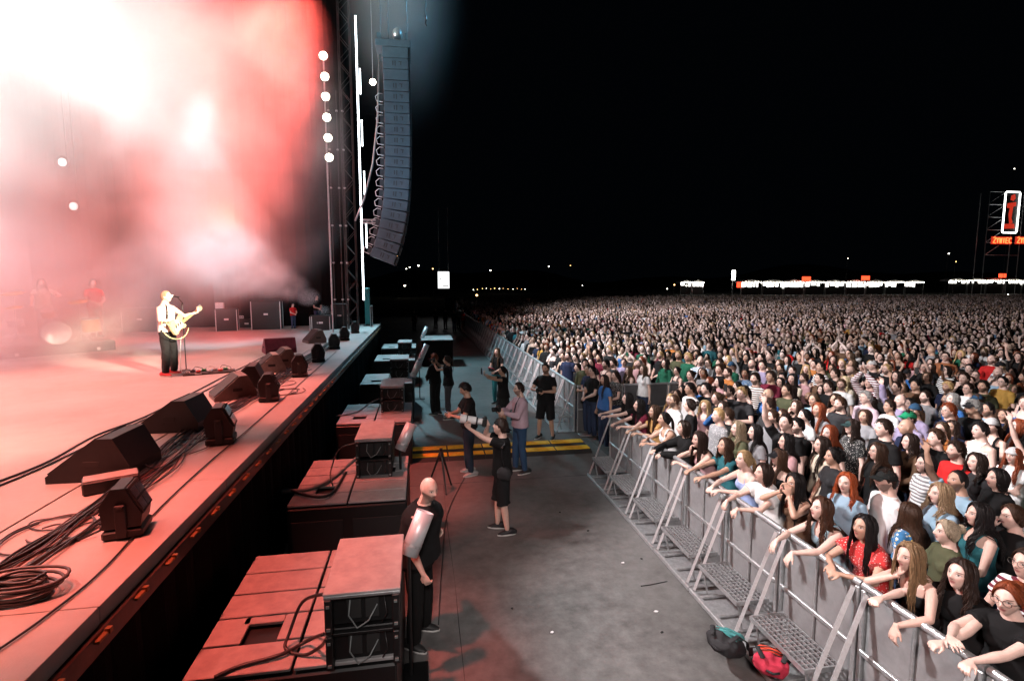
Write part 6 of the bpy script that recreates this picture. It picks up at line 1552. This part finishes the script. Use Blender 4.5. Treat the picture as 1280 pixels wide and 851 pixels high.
def trim(s, where):
    w = len(s.replace(',', '').split()); ww = where.split()
    return s if w+len(ww) > 16 else s+' '+where
def place(x, y, where):
    for _ in range(60):
        d = random_look(); s, w_ = look_label(d, where); lab = trim(s, w_)
        if lab not in used_labels and len(lab.split()) <= 16: break
    used_labels.add(lab)
    face = facing((x, y), SING)+math.radians(rc.gauss(0, 14))
    pm = {None: M_CLOTH, 'striped': M_STRIPE, 'flecked': M_FLECK}[d['pat']]
    sk = np.array(SKINS[d['skin']])*rc.uniform(.85, 1.1); hcv = np.array(HAIRC[d['hc']])*rc.uniform(.7, 1.4)
    t, R = person((x, y, 0), face, sex=d['sex'], P=d['ps'], pkey=d['ps'], hair=d['hair'], haircol=tuple(hcv), top=d['top'], topcol=tuple(np.array(TOPC[d['tc']])*rc.uniform(.85,1.15)), topmat=pm, skin=tuple(sk), glasses=d['glasses'], beard=d['beard'],
           cap=rc.choice([(.01,.01,.012),(.5,.5,.5),(.02,.06,.12)]) if d['cap'] else None, capback=rc.random() < .3, label=lab, group=PEOPLE, shoes=False, botcol=rc.choice(BOTC), scale=rc.uniform(.91, 1.07)*(1.0 if d['sex'] == 'm' else .99))
    if d['ps'] == 'phone':
        q = thing('phone', wp(t, (.07,.395,1.72)), face, 'phone held up by the %s' % s.split(' in ')[0][:60].strip(), 'phone', None); mb = MB(); box(mb, (0,0,0), (.075,.010,.15), bev=.003); obj('shell', mb, M_BOX, q)
        mb = MB(); box(mb, (0,-.0062,0), (.066,.002,.138)); obj('screen', mb, bpy.data.materials['dim_screen'], q)
    taken.append((x, y)); crowd_n[0] += 1
def near_mark(x, y):
    m = min(F, key=lambda q: (q[1]-x)**2+(q[2]-y)**2); dx, dy = x-m[1], y-m[2]
    rel = 'beside' if math.hypot(dx, dy) < .75 else ('behind' if dx > .1 else 'near')
    return f'{rel} the {m[0]}'
def in_view(x, y, z=1.6, mrg=40):
    v = Vector((x, y, z-CAM_H)); d = v.dot(CF)
    if d < .3: return False
    px = 640+v.dot(CR)/d*FPX; py = 425.5-v.dot(CU)/d*FPX
    return -mrg < px < 1280+mrg and py < 851+mrg*3
N0 = len([o for o in COL.objects if o.name.startswith('person')])
cand = []; outside = []
y = -2.0
while y < 12.4:
    x = BX+.55
    while x < 22:
        cand.append((x+rc.uniform(-.13,.13), y+rc.uniform(-.14,.14))); x += .47
    y += .46
for x, y in cand:
    lim = 12.6 if x > 6.2 else (yend+.1 if x < 4.4 else yend+.1+(x-4.4)*1.2)
    if y > lim: continue
    if not in_view(x, y):
        if free(x, y, .385): outside.append((x, y))
        continue
    if free(x, y, .385): place(x, y, near_mark(x, y))
# second line of heads between the front-row people
n_top = len([o for o in COL.objects if o.name.startswith('person') and o.parent is None])
print('people after near block', n_top)
# far block: nearest ones first until about 300 people stand as individuals
farp = []
y = FARY+.42; row = 0
while y < 86:
    x = FARX+.34; st = .52
    while x < 1.9*y+3:
        jx, jy = rc.uniform(-.15,.15), rc.uniform(-.16,.16)
        if rc.random() < (.96 if y < 40 else .86): farp.append((x+(abs(jx) if x < FARX+.4 else jx), y+jy, row))
        x += st*(1 if y < 45 else 1.2)
    y += .50 if y < 45 else .62; row += 1
farp = [p for p in farp if in_view(p[0], p[1], mrg=420)]
farp.sort(key=lambda p: p[1]+.10*abs(p[0]-FARX))
rest = list(outside); left_n = 296-n_top
ROWN = ['first', 'second', 'third', 'fourth', 'fifth', 'sixth', 'seventh', 'eighth']
for x, y, row in farp:
    if not free(x, y, .40): continue
    if left_n > 0 and (x-FARX) < 14 and in_view(x, y, mrg=15):
        place(x, y, f'in the {ROWN[min(row,7)]} row beyond the cross barrier'); left_n -= 1
    else: rest.append((x, y))
print('individual people', len([o for o in COL.objects if o.name.startswith('person') and o.parent is None]), 'mass', len(rest))

# ------------------------------------------------------------------ the mass of the crowd: one object of kind stuff
def inst_material(name, attr, base_fn):
    m = base_fn.copy(); m.name = name; nt = m.node_tree
    for n in list(nt.nodes):
        if n.type == 'OBJECT_INFO':
            a = nt.nodes.new('ShaderNodeAttribute'); a.attribute_type = 'INSTANCER'; a.attribute_name = attr
            for l in list(n.outputs['Color'].links): nt.links.new(a.outputs['Color'], l.to_socket)
            nt.nodes.remove(n)
    return m
MI_S = inst_material('mass_skin', 'c_skin', M_SKIN_M); MI_H = inst_material('mass_hair', 'c_hair', M_HAIR); MI_T = inst_material('mass_cloth', 'c_top', M_CLOTH); MI_B = mat('mass_trousers', (.02,.022,.03), rough=.9)
src = bpy.data.collections.new('crowd_figures')
def decim(me, target):
    o = bpy.data.objects.new('tmp', me); COL.objects.link(o); d = o.modifiers.new('d', 'DECIMATE'); n = sum(len(p.vertices)-2 for p in me.polygons); d.ratio = min(1, target/n)
    dg = bpy.context.evaluated_depsgraph_get(); dg.update(); out = bpy.data.meshes.new_from_object(o.evaluated_get(dg)); bpy.data.objects.remove(o); return out
figs = []
for i, (sex, ps, hair, top) in enumerate([('f','down','long','tee'),('m','down','short','tee'),('f','clasped','tail','tee'),('m','folded','crop','tee'),('f','down','mid','long'),('m','clasped','short','long'),('f','chin','wavy','tee'),('m','down','bald','tee'),('f','folded','bob','tee'),('m','down','buzz','long'),
        ('f','clasped','bun','strap'),('m','chin','short','tee'),('f','armup','long','tee'),('m','clap','short','tee')]):
    P = POSES[ps]; R = resolve(P, sex); key = (ps, sex, 1.0, False)
    parts = [(cached(('body', key, 0), lambda: body_mesh(R, sex, 1.0)), MI_S, 1500), (cached(('top', key, (top, .90)), lambda: top_mesh(R, sex, top)), MI_T, 500), (cached(('bot', key, 'jeans'), lambda: bottom_mesh(R, sex, 'jeans')), MI_B, 160)]
    if hair != 'bald':
        hk = (round(R['head'][1], 3), round(P.get('yaw', 0)), round(P.get('pitch', 8)), sex, 0)
        parts.append((cached(('hair', hair, hk), lambda: hair_mesh(R, sex, hair, seed=i)), MI_H, 900))
    bm = bmesh.new(); me = bpy.data.meshes.new('figure')
    for q, (pm_, mt, tg) in enumerate(parts):
        d = decim(pm_, tg); me.materials.append(mt); s0 = len(bm.faces)
        for p_ in d.polygons: p_.material_index = q
        bm.from_mesh(d)
    bm.to_mesh(me); bm.free()
    # the joined meshes keep their own material numbers
    me.polygons.foreach_set('use_smooth', [True]*len(me.polygons))
    o = bpy.data.objects.new('figure_%02d' % i, me); src.objects.link(o); figs.append(o)
me = bpy.data.meshes.new('crowd_points'); n = len(rest)
me.from_pydata([(x, y, 0) for x, y in rest], [], [])
def att(nm, tp, vals, key='value'):
    a = me.attributes.new(nm, tp, 'POINT'); a.data.foreach_set(key, np.asarray(vals, float if tp != 'INT' else int).ravel())
rcn = np.random.RandomState(5)
att('ang', 'FLOAT', [facing(p, SING)+rcn.normal(0, .25) for p in rest])
w_ = rcn.rand(n); pick = np.where(w_ < .955, rcn.randint(0, 12, n), rcn.randint(12, 14, n)); att('pick', 'INT', pick)
att('size', 'FLOAT', rcn.uniform(.90, 1.07, n))
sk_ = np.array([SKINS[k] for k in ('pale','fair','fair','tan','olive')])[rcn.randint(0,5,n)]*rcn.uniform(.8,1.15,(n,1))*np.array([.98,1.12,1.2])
hr_ = np.array([HAIRC[k] for k in ('black','black','dark brown','dark brown','chestnut','chestnut','light brown','blond','auburn')])[rcn.randint(0,9,n)]*rcn.uniform(.3,1.1,(n,1))
tp_ = np.array([TOPC[k] for k in topw])[rcn.randint(0,len(topw),n)]*rcn.uniform(.8,1.15,(n,1))
for nm, v in (('c_skin', sk_), ('c_hair', hr_), ('c_top', tp_)): att(nm, 'FLOAT_COLOR', np.concatenate([v, np.ones((n,1))], 1), 'color')
mass = bpy.data.objects.new('crowd', me); COL.objects.link(mass); tag(mass, 'dense mass of people filling the dark field beyond the first rows', None, None, 'stuff')
ng = bpy.data.node_groups.new('crowd_of_people', 'GeometryNodeTree')
ng.interface.new_socket('Geometry', in_out='INPUT', socket_type='NodeSocketGeometry'); ng.interface.new_socket('Geometry', in_out='OUTPUT', socket_type='NodeSocketGeometry')
N = ng.nodes; L = ng.links.new; gi = N.new('NodeGroupInput'); go = N.new('NodeGroupOutput')
ci = N.new('GeometryNodeCollectionInfo'); ci.inputs['Collection'].default_value = src; ci.inputs['Separate Children'].default_value = True; ci.inputs['Reset Children'].default_value = True
ip = N.new('GeometryNodeInstanceOnPoints'); ip.inputs['Pick Instance'].default_value = True
def na(nm, tp): q = N.new('GeometryNodeInputNamedAttribute'); q.data_type = tp; q.inputs['Name'].default_value = nm; return [s for s in q.outputs if s.enabled and s.name == 'Attribute'][0]
cx = N.new('ShaderNodeCombineXYZ'); L(na('ang', 'FLOAT'), cx.inputs[2]); er = N.new('FunctionNodeEulerToRotation'); L(cx.outputs[0], er.inputs[0])
L(gi.outputs[0], ip.inputs['Points']); L(ci.outputs[0], ip.inputs['Instance']); L(na('pick', 'INT'), ip.inputs['Instance Index']); L(er.outputs[0], ip.inputs['Rotation'])
cs = N.new('ShaderNodeCombineXYZ'); sz = na('size', 'FLOAT'); [L(sz, cs.inputs[i]) for i in range(3)]; L(cs.outputs[0], ip.inputs['Scale'])
L(ip.outputs[0], go.inputs[0])
md = mass.modifiers.new('people', 'NODES'); md.node_group = ng
# ------------------------------------------------------------------ lights on the horizon
def flatpt(px, py, Y): return atY(px, py, Y)
TENT = mat('tent_white', (.7,.7,.68), rough=.7)
M_TENTLIT = emitter('lit_stall_front', (1,.97,.90), 5.0); M_BULB = emitter('string_bulb', (1,.93,.78), 14); M_AMBER = emitter('amber_bulb', (1,.55,.20), 8)
rf = random.Random(12)
def stall_row(px0, px1, Y, py_top, py_bot, label, n, redsign=None):
    """a row of market stalls: roof, posts, lit front, a string of lamps along the eaves"""
    a = Vector(flatpt(px0, py_bot, Y)); b = Vector(flatpt(px1, py_bot, Y)); top = flatpt(px0, py_top, Y)[2]
    w = (b.x-a.x)/n
    for k in range(n):
        t = thing('market_stall', (a.x+w*(k+.5), Y, 0), 0, label % (['first','second','third','fourth','fifth','sixth','seventh','eighth','ninth','tenth','eleventh','twelfth'][k],), 'stall', 'lit stalls on the horizon')
        h = top; d = 4
        mb = MB(); prism(mb, [(-w/2+.1, h-.25), (w/2-.1, h-.25), (w/2-.4, h+.25), (0, h+.9), (-w/2+.4, h+.25)], 0, d, 'y'); obj('roof', mb, TENT, t)
        for s in (-1, 1): mb = MB(); box(mb, (s*(w/2-.25), .1, h/2), (.14,.14,h)); obj('post', mb, M_GALV, t)
        mb = MB(); box(mb, (0, .5, a.z/2+.3), (w-.7, .4, a.z+.6)); obj('counter', mb, M_BOX, t)
        x = -w/2+.3
        while x < w/2-.5:                                          # uneven lit openings
            ww = rf.uniform(.6, 2.2); hh = (h-a.z)*rf.uniform(.35, .85)
            if rf.random() < .8: mb = MB(); box(mb, (x+ww/2, .45, h-.3-hh/2), (min(ww, w/2-x)*.9, .06, hh)); obj('lit_front', mb, M_TENTLIT, t)
            x += ww+rf.uniform(.1, .5)
        mb = MB(); nb = 7
        for i in range(nb): ellipsoid(mb, (-w/2+w*(i+.5)/nb, -.15, h-.15+rf.uniform(-.15,.15)), (.22,.2,.18), 6, 4)
        obj('lamp_string', mb, M_BULB, t, kind='stuff')
stall_row(926, 1155, 170, 352.5, 361, '%s lit stall of the long row from the tall white sign', 9)
stall_row(1186, 1300, 175, 350.5, 356, '%s lit stall beyond the gap, under the sign tower', 5)
stall_row(850, 880, 180, 353, 360, '%s low dim stall apart from the long row', 2)
for k, (px, py) in enumerate(((1008,348.5),(1082,347.5),(1253,344.5))):
    p = flatpt(px, py, 168 if k < 2 else 173); t = thing('red_sign', p, 0, ['red lit sign on the stall roofs nearer the tall white sign','red lit sign on the stall roofs in the middle of the row','red lit sign on the roofs below the sign tower'][k], 'sign', 'small red roof signs')
    mb = MB(); box(mb, (0,0,0), (3.2,.3,1.5)); obj('lit_face', mb, M_LEDR, t); mb = MB(); box(mb, (0,.3,-1.2), (.2,.2,1.6)); obj('post', mb, M_GALV, t)
p = flatpt(917, 344, 165); t = thing('tall_sign', (p[0], p[1], 0), 0, 'narrow tall white lit sign at the end of the stall row', 'sign'); z = p[2]
mb = MB(); box(mb, (0,0,z), (1.3,.4,3.4), bev=.1); obj('lit_face', mb, M_TENTLIT, t); mb = MB(); box(mb, (0,.3,z/2), (.25,.25,z)); obj('post', mb, M_GALV, t)
p = flatpt(924, 356, 166); t = thing('red_sign', p, 0, 'small red light beside the tall white sign', 'sign', 'small red roof signs'); mb = MB(); box(mb, (0,0,0), (1.6,.3,1.8)); obj('lit_face', mb, M_LEDR, t)
# white lit screen above the far end of the pit
p = flatpt(554.5, 350, 60); t = thing('lit_screen', p, 0, 'white lit screen with black marks hanging over the pit end', 'screen')
mb = MB(); box(mb, (0,.1,0), (1.36,.12,1.96), bev=.04); obj('housing', mb, M_BOX, t); mb = MB(); box(mb, (0,.03,0), (1.25,.02,1.85)); obj('lit_face', mb, emitter('screen_white', (1,1,1), 2.2), t)
for x, z, w, h in ((.10,.62,.85,.07),(.42,.30,.06,.70),(-.36,.12,.12,.16),(.22,-.66,.62,.10),(.50,-.50,.06,.25)): mb = MB(); box(mb, (x,.015,z), (w,.01,h)); obj('black_mark', mb, M_BOX, t)
mb = MB(); tube(mb, [(-.5,.1,.95),(-.5,.1,8)], .03, n=6); tube(mb, [(.5,.1,.95),(.5,.1,8)], .03, n=6); obj('hanging_cable', mb, M_GALV, t)
# sign tower: scaffold, frame of white light, red emblem, red lettering
SY = 120.0
c = Vector(flatpt(1264, 266, SY)); c0_ = flatpt(1240, 290, SY)
tw = thing('sign_tower', (c.x, SY, 0), 0, 'scaffold tower with a white-outlined red emblem and red lettering', 'sign tower')
u = SY/FPX*1.18
def zc(py): return flatpt(1264, py, SY)[2]
zt_, zb_ = zc(240), zc(291)
x0s = flatpt(1238, 270, SY)[0]-c.x
for x in (x0s, 4.5):
    for y in (0.6, 3): mb = MB(); tube(mb, [(x,y,0),(x,y,zt_)], .09, n=5); obj('upright', mb, M_GALV, tw)
mb = MB()
for z in np.linspace(zb_-6, zt_, 6): tube(mb, [(x0s,.6,z),(4.5,.6,z)], .05, n=4)
for z in np.linspace(zb_-6, zt_-3, 5): tube(mb, [(x0s,.6,z),(-2.2,.6,z+2.6)], .04, n=4)
obj('bracing', mb, M_GALV, tw, kind='stuff')
fw, fh = 2.35, (zt_-zb_)/2; zc0 = (zt_+zb_)/2
fr = MB(); box(fr, (0,.2,zc0), (2*fw-.3,.15,2*fh-.3)); obj('emblem_board', fr, M_BOX, tw)
M_TUBEW = emitter('white_outline', (1,.98,.95), 5)
fr = MB(); tube(fr, [(-fw+.3,0,zc0-fh),(fw-.3,0,zc0-fh),(fw,0,zc0-fh+.3),(fw,0,zc0+fh-.3),(fw-.3,0,zc0+fh),(-fw+.3,0,zc0+fh),(-fw,0,zc0+fh-.3),(-fw,0,zc0-fh+.3),(-fw+.3,0,zc0-fh)], .20, n=6); obj('light_outline', fr, M_TUBEW, tw)
M_EMB = emitter('red_emblem', (1,.05,.02), .55)
for pts in ([(-.2,.9),(.5,.98),(.7,.75),(.3,.62),(-.3,.66)], [(-.9,.48),(.9,.56),(.95,.35),(.35,.30),(.2,-.30),(.55,-.55),(-.1,-.62),(-.45,-.1),(-.3,.22),(-.95,.25)], [(-1.2,-.62),(.9,-.60),(1.1,-.85),(-1.25,-.88)]):
    mb = MB(); prism(mb, [(a*1.5, zc0+b*fh*.92) for a, b in pts], .02, .12, 'y'); obj('red_figure', mb, M_EMB, tw)
# letters ZYWIEC twice, each of luminous strokes on a red-lit board
LET = {'Z': [[(0,1),(1,1),(0,0),(1,0)], [(.45,1.16),(.55,1.2)]], 'Y': [[(0,1),(.5,.5),(1,1)],[(.5,.5),(.5,0)]], 'W': [[(0,1),(.25,0),(.5,.8),(.75,0),(1,1)]], 'I': [[(.5,0),(.5,1)]], 'E': [[(1,1),(0,1),(0,0),(1,0)],[(0,.5),(.8,.5)]], 'C': [[(1,.9),(.6,1),(.1,.8),(0,.5),(.1,.2),(.6,0),(1,.1)]]}
for q, (px, w_px) in enumerate(((1250, 24), (1280, 24))):
    s = SY/FPX; p0 = flatpt(px-w_px/2, 304.5, SY); wd = flatpt(px+w_px/2, 304.5, SY)[0]-p0[0]; bt = thing('lettering_sign', (p0[0], SY-.6, p0[2]), 0, ['first red sign reading ZYWIEC below the emblem','second red sign reading ZYWIEC, cut off by the picture edge'][q], 'sign', 'red lettering signs')
    mb = MB(); box(mb, (wd/2,.35,.85), (wd*1.04,.2,2.0)); obj('board', mb, M_EMB, bt); lw = wd/6.2
    for i, ch in enumerate('ZYWIEC'):
        mb = MB()
        for st_ in LET[ch]: tube(mb, [(i*lw+.12+(a*.72)*lw, 0, .15+b*1.35) for a, b in st_], .13, n=5)
        obj('letter', mb, emitter('red_letter', (1,.12,.03), 4.5) if 'red_letter' not in bpy.data.materials else bpy.data.materials['red_letter'], bt)
# strings and single lamps in the dark
def lamp_dot(px, py, Y, s, m, label, group, name='distant_lamp'):
    p = flatpt(px, py, Y); t = thing(name, (p[0], Y, 0), 0, label, 'lamp', group); k = Y/FPX*s
    mb = MB(); ellipsoid(mb, (0,0,p[2]), (k*.6,k*.6,k*.5), 8, 6); obj('bulb', mb, m, t)
    if p[2] > 1: mb = MB(); tube(mb, [(0,k,0),(0,k,p[2])], .06, n=5); obj('pole', mb, M_BOX, t)
for k in range(13):
    lamp_dot(592+5.4*k+rf.uniform(-1,1), 361+rf.uniform(-.8,.8)+.06*abs(k-6), 210, rf.choice((.5,.7,.9)), M_AMBER if k % 3 else M_BULB, 'tiny warm lamp in the string of lamps beyond the pit end', 'string of warm lamps beyond the pit')
LAMPS = ['just below the tip of the line array', 'highest of three small dots by the lit screen', 'above the dark staff group, upper of a close pair', 'above the dark staff group, lower of a close pair', 'touching the edge of the lit screen',
 'low beside the lit screen, above the staff group', 'above the string of warm lamps', 'alone high above the far crowd, brighter one', 'alone high above the far crowd, fainter one', 'just over the heads past the string of lamps',
 'among the far heads past the string of lamps', 'high over the gap between the stall rows', 'lower over the gap between the stall rows', 'faint and high above the long stall row', 'highest of all, over the sign tower',
 'among the heads before the low dim stall', 'first from the pit in the dim stall lights', 'second from the pit in the dim stall lights', 'low before the dim stall, smallest', 'among the heads under the dim stall', 'among the heads under the stall gap, lower',
 'among the heads under the stall gap, upper', 'among the heads under the sign tower', 'among the heads below the long stall row']
lamp_dot(596, 369, 90, 2.2, M_AMBER, 'brighter amber lamp just below the string of warm lamps', None)
for k, (px, py, s) in enumerate(((497,319,2),(523,332,1.6),(512,334,1.0),(508,336,1.0),(541,336,1.3),(506,357,1.7),(613,338,1.4),(686,333,1.1),(713,332,.8),(728,357,.8),(723,374,1.0),(1186,317,1.4),(1195,327,1.0),(1060,323,.7),(1268,211,1.0),(777,374,1.6),(843,356,1.6),(858,357,1.4),(834,361,1.2),(829,378,1.2),(1169,374,1.6),(1186,372,1.2),(1260,368,1.4),(985,378,1.0))):
    lamp_dot(px, py, 150, s, M_BULB if k % 4 else M_AMBER, ('white' if k % 4 else 'amber')+' lamp in the darkness '+LAMPS[k], 'scattered lamps in the darkness')
# low dark hills and a tree line close the field
mb = MB(); n = 80; v = []
rh = np.random.RandomState(3)
for i in range(n+1):
    a = math.radians(-70+150*i/n); R_ = 520; h = 9+4*math.sin(i*.35)+2.5*math.sin(i*.9)+rh.rand()*1.5
    x, y = math.sin(a)*R_, math.cos(a)*R_; v += [(x, y, -1), (x, y, h), (x*1.2, y*1.2, h*1.5)]
mb.add(v, [f for i in range(n) for f in ((3*i, 3*i+3, 3*i+4, 3*i+1), (3*i+1, 3*i+4, 3*i+5, 3*i+2))]); obj('hills', mb, mat('night_wood', (.012,.016,.010), rough=1, noise=(.1,.4)), kind='structure')
# ------------------------------------------------------------------ smoke over the stage
def smoke_box(name, lo, hi, build, label):
    mb = MB(); c = [(a+b)/2 for a, b in zip(lo, hi)]; s = [b-a for a, b in zip(lo, hi)]; box(mb, (0,0,0), s)
    m = bpy.data.materials.new(name); m.use_nodes = True; nt = m.node_tree; nt.nodes.clear(); L = nt.links.new
    out = nt.nodes.new('ShaderNodeOutputMaterial'); vol = nt.nodes.new('ShaderNodeVolumePrincipled'); L(vol.outputs[0], out.inputs['Volume'])
    vol.inputs['Color'].default_value = (.9,.9,.9,1); vol.inputs['Anisotropy'].default_value = .1
    geo = nt.nodes.new('ShaderNodeNewGeometry'); build(nt, L, geo.outputs['Position'], vol)
    o = obj(name, mb, m, kind='stuff', label=label); o.location = c; o.display_type = 'BOUNDS'; return o
def helpers(nt, L):
    def M_(op, a, b=None, c=None):
        n = nt.nodes.new('ShaderNodeMath'); n.operation = op
        for i, x in enumerate((a, b, c)):
            if x is None: continue
            if isinstance(x, (int, float)): n.inputs[i].default_value = x
            else: L(x, n.inputs[i])
        return n.outputs[0]
    def blob(pos, c, r, inner=.15):
        mp = nt.nodes.new('ShaderNodeMapping'); mp.vector_type = 'POINT'; mp.inputs['Location'].default_value = tuple(-a/b for a, b in zip(c, r)); mp.inputs['Scale'].default_value = tuple(1/b for b in r); L(pos, mp.inputs[0])
        ln = nt.nodes.new('ShaderNodeVectorMath'); ln.operation = 'LENGTH'; L(mp.outputs[0], ln.inputs[0])
        mr = nt.nodes.new('ShaderNodeMapRange'); mr.interpolation_type = 'SMOOTHSTEP'; mr.inputs['From Min'].default_value = inner; mr.inputs['From Max'].default_value = 1; mr.inputs['To Min'].default_value = 1; mr.inputs['To Max'].default_value = 0
        L(ln.outputs['Value'], mr.inputs['Value']); return mr.outputs[0]
    return M_, blob
def build_smoke(nt, L, pos, vol):
    M_, blob = helpers(nt, L)
    n = nt.nodes.new('ShaderNodeTexNoise'); n.inputs['Scale'].default_value = .24; n.inputs['Detail'].default_value = 4.5; n.inputs['Roughness'].default_value = .55; n.inputs['Distortion'].default_value = .6; L(pos, n.inputs['Vector'])
    mr = nt.nodes.new('ShaderNodeMapRange'); mr.inputs['From Min'].default_value = .42; mr.inputs['From Max'].default_value = .60; L(n.outputs['Fac'], mr.inputs['Value'])
    b = [blob(pos, (-14, 15, 10), (11, 9, 9), .5), blob(pos, (-7.0, 19, 8.5), (5.2, 5, 7), .4), blob(pos, (-15, 18, 4.0), (10, 7, 4.5), .3), blob(pos, (-12, 14.5, 3.6), (6.0, 4, 3.2), .5)]
    s = M_('MAXIMUM', M_('MAXIMUM', b[0], b[1]), M_('MAXIMUM', b[2], M_('MULTIPLY', b[3], 2.2)))
    d = M_('MULTIPLY', s, M_('ADD', M_('MULTIPLY', mr.outputs[0], .85), .15))
    L(M_('MULTIPLY', d, .62), vol.inputs['Density'])
smoke_box('smoke', (-25, 10.6, ST+.02), (-2.3, 24.5, 17), build_smoke, 'billowing white, pink and red smoke over the back of the stage')
# lamps behind and inside the smoke
spot('smoke_white', (-12, 5.5, 2.6), (-9.5, 13.5, 11), 46000, (.74, 1, .96), 60, .7, .5)
spot('smoke_white', (-9.5, 8, 2.4), (-6.5, 16, 13), 3500, (.80, 1, .97), 70, .8, .5)
spot('smoke_pale', (-15, 8, 9), (-9, 15, 13), 44000, (.80, 1, .96), 72, .8, .5)
spot('smoke_front', (-16, 7.0, 4.0), (-11, 15, 5.2), 40000, (1, .62, .68), 60, .9, .5)
spot('smoke_pink', (-19, 12, 4.5), (-13, 18, 5.5), 22000, (1, .55, .60), 100, .9, .5)
spot('smoke_peach', (-7.5, 23.5, 6), (-9, 14, 7), 1500, (1, .45, .28), 110, .9, .4)
spot('smoke_red', (-2.4, 19, 13.5), (-7.2, 18.5, 8.2), 36000, (1, .095, .07), 72, .9, .4)
# jet of pale smoke shot up from the far wing
def build_jet(nt, L, pos, vol):
    M_, blob = helpers(nt, L)
    n = nt.nodes.new('ShaderNodeTexNoise'); n.inputs['Scale'].default_value = 1.1; n.inputs['Detail'].default_value = 4; n.inputs['Distortion'].default_value = 1; L(pos, n.inputs['Vector'])
    mr = nt.nodes.new('ShaderNodeMapRange'); mr.inputs['From Min'].default_value = .35; mr.inputs['From Max'].default_value = .65; L(n.outputs['Fac'], mr.inputs['Value'])
    A_ = Vector(atY(408, 390, 19)); parts = []
    for k in range(7):
        u = k/6; p = Vector(atY(405-125*u, 388-72*u**.8+ (10*u*u), 19-2.2*u)); r = .22+1.15*u**1.1; parts.append(blob(pos, tuple(p), (r*1.25, r*1.2, r)))
    s = parts[0]
    for q in parts[1:]: s = M_('MAXIMUM', s, q)
    d = M_('MULTIPLY', s, M_('ADD', M_('MULTIPLY', mr.outputs[0], .85), .15)); L(M_('MULTIPLY', d, 2.0), vol.inputs['Density'])
jl, jh = atY(250, 405, 16), atY(415, 280, 20)
smoke_box('smoke_jet', (-9.6, 15.2, ST+.05), (-3.0, 20.6, 6.6), build_jet, 'pale jet of smoke drifting up from the far wing')
spot('jet_light', (-4.2, 12, 7.5), (-6.6, 18, 3.6), 4800, (.62, .90, 1), 45, .8, .3)
# thin bluish air round the hung loudspeakers
def build_air(nt, L, pos, vol):
    M_, blob = helpers(nt, L)
    n = nt.nodes.new('ShaderNodeTexNoise'); n.inputs['Scale'].default_value = .35; n.inputs['Detail'].default_value = 3; L(pos, n.inputs['Vector'])
    s = M_('MULTIPLY', blob(pos, (-.6, 18.5, 13), (2.7, 3.4, 5.5), .0), M_('ADD', n.outputs['Fac'], .1)); L(M_('MULTIPLY', M_('MULTIPLY', s, s), .45), vol.inputs['Density'])
smoke_box('thin_smoke', (-2.2, 14.5, 5.5), (4, 22.2, 18.5), build_air, 'thin blue haze drifting round the hanging loudspeakers')
spot('array_wash', (-1.2, 9.5, 3.0), (-.6, 18, 9.5), 1700, (.32, .72, 1), 42, .8, .3)
spot('air_light', (4.5, 20.5, 15), (.6, 18.5, 11), 1700, (.16, .62, 1), 60, .8, .3)
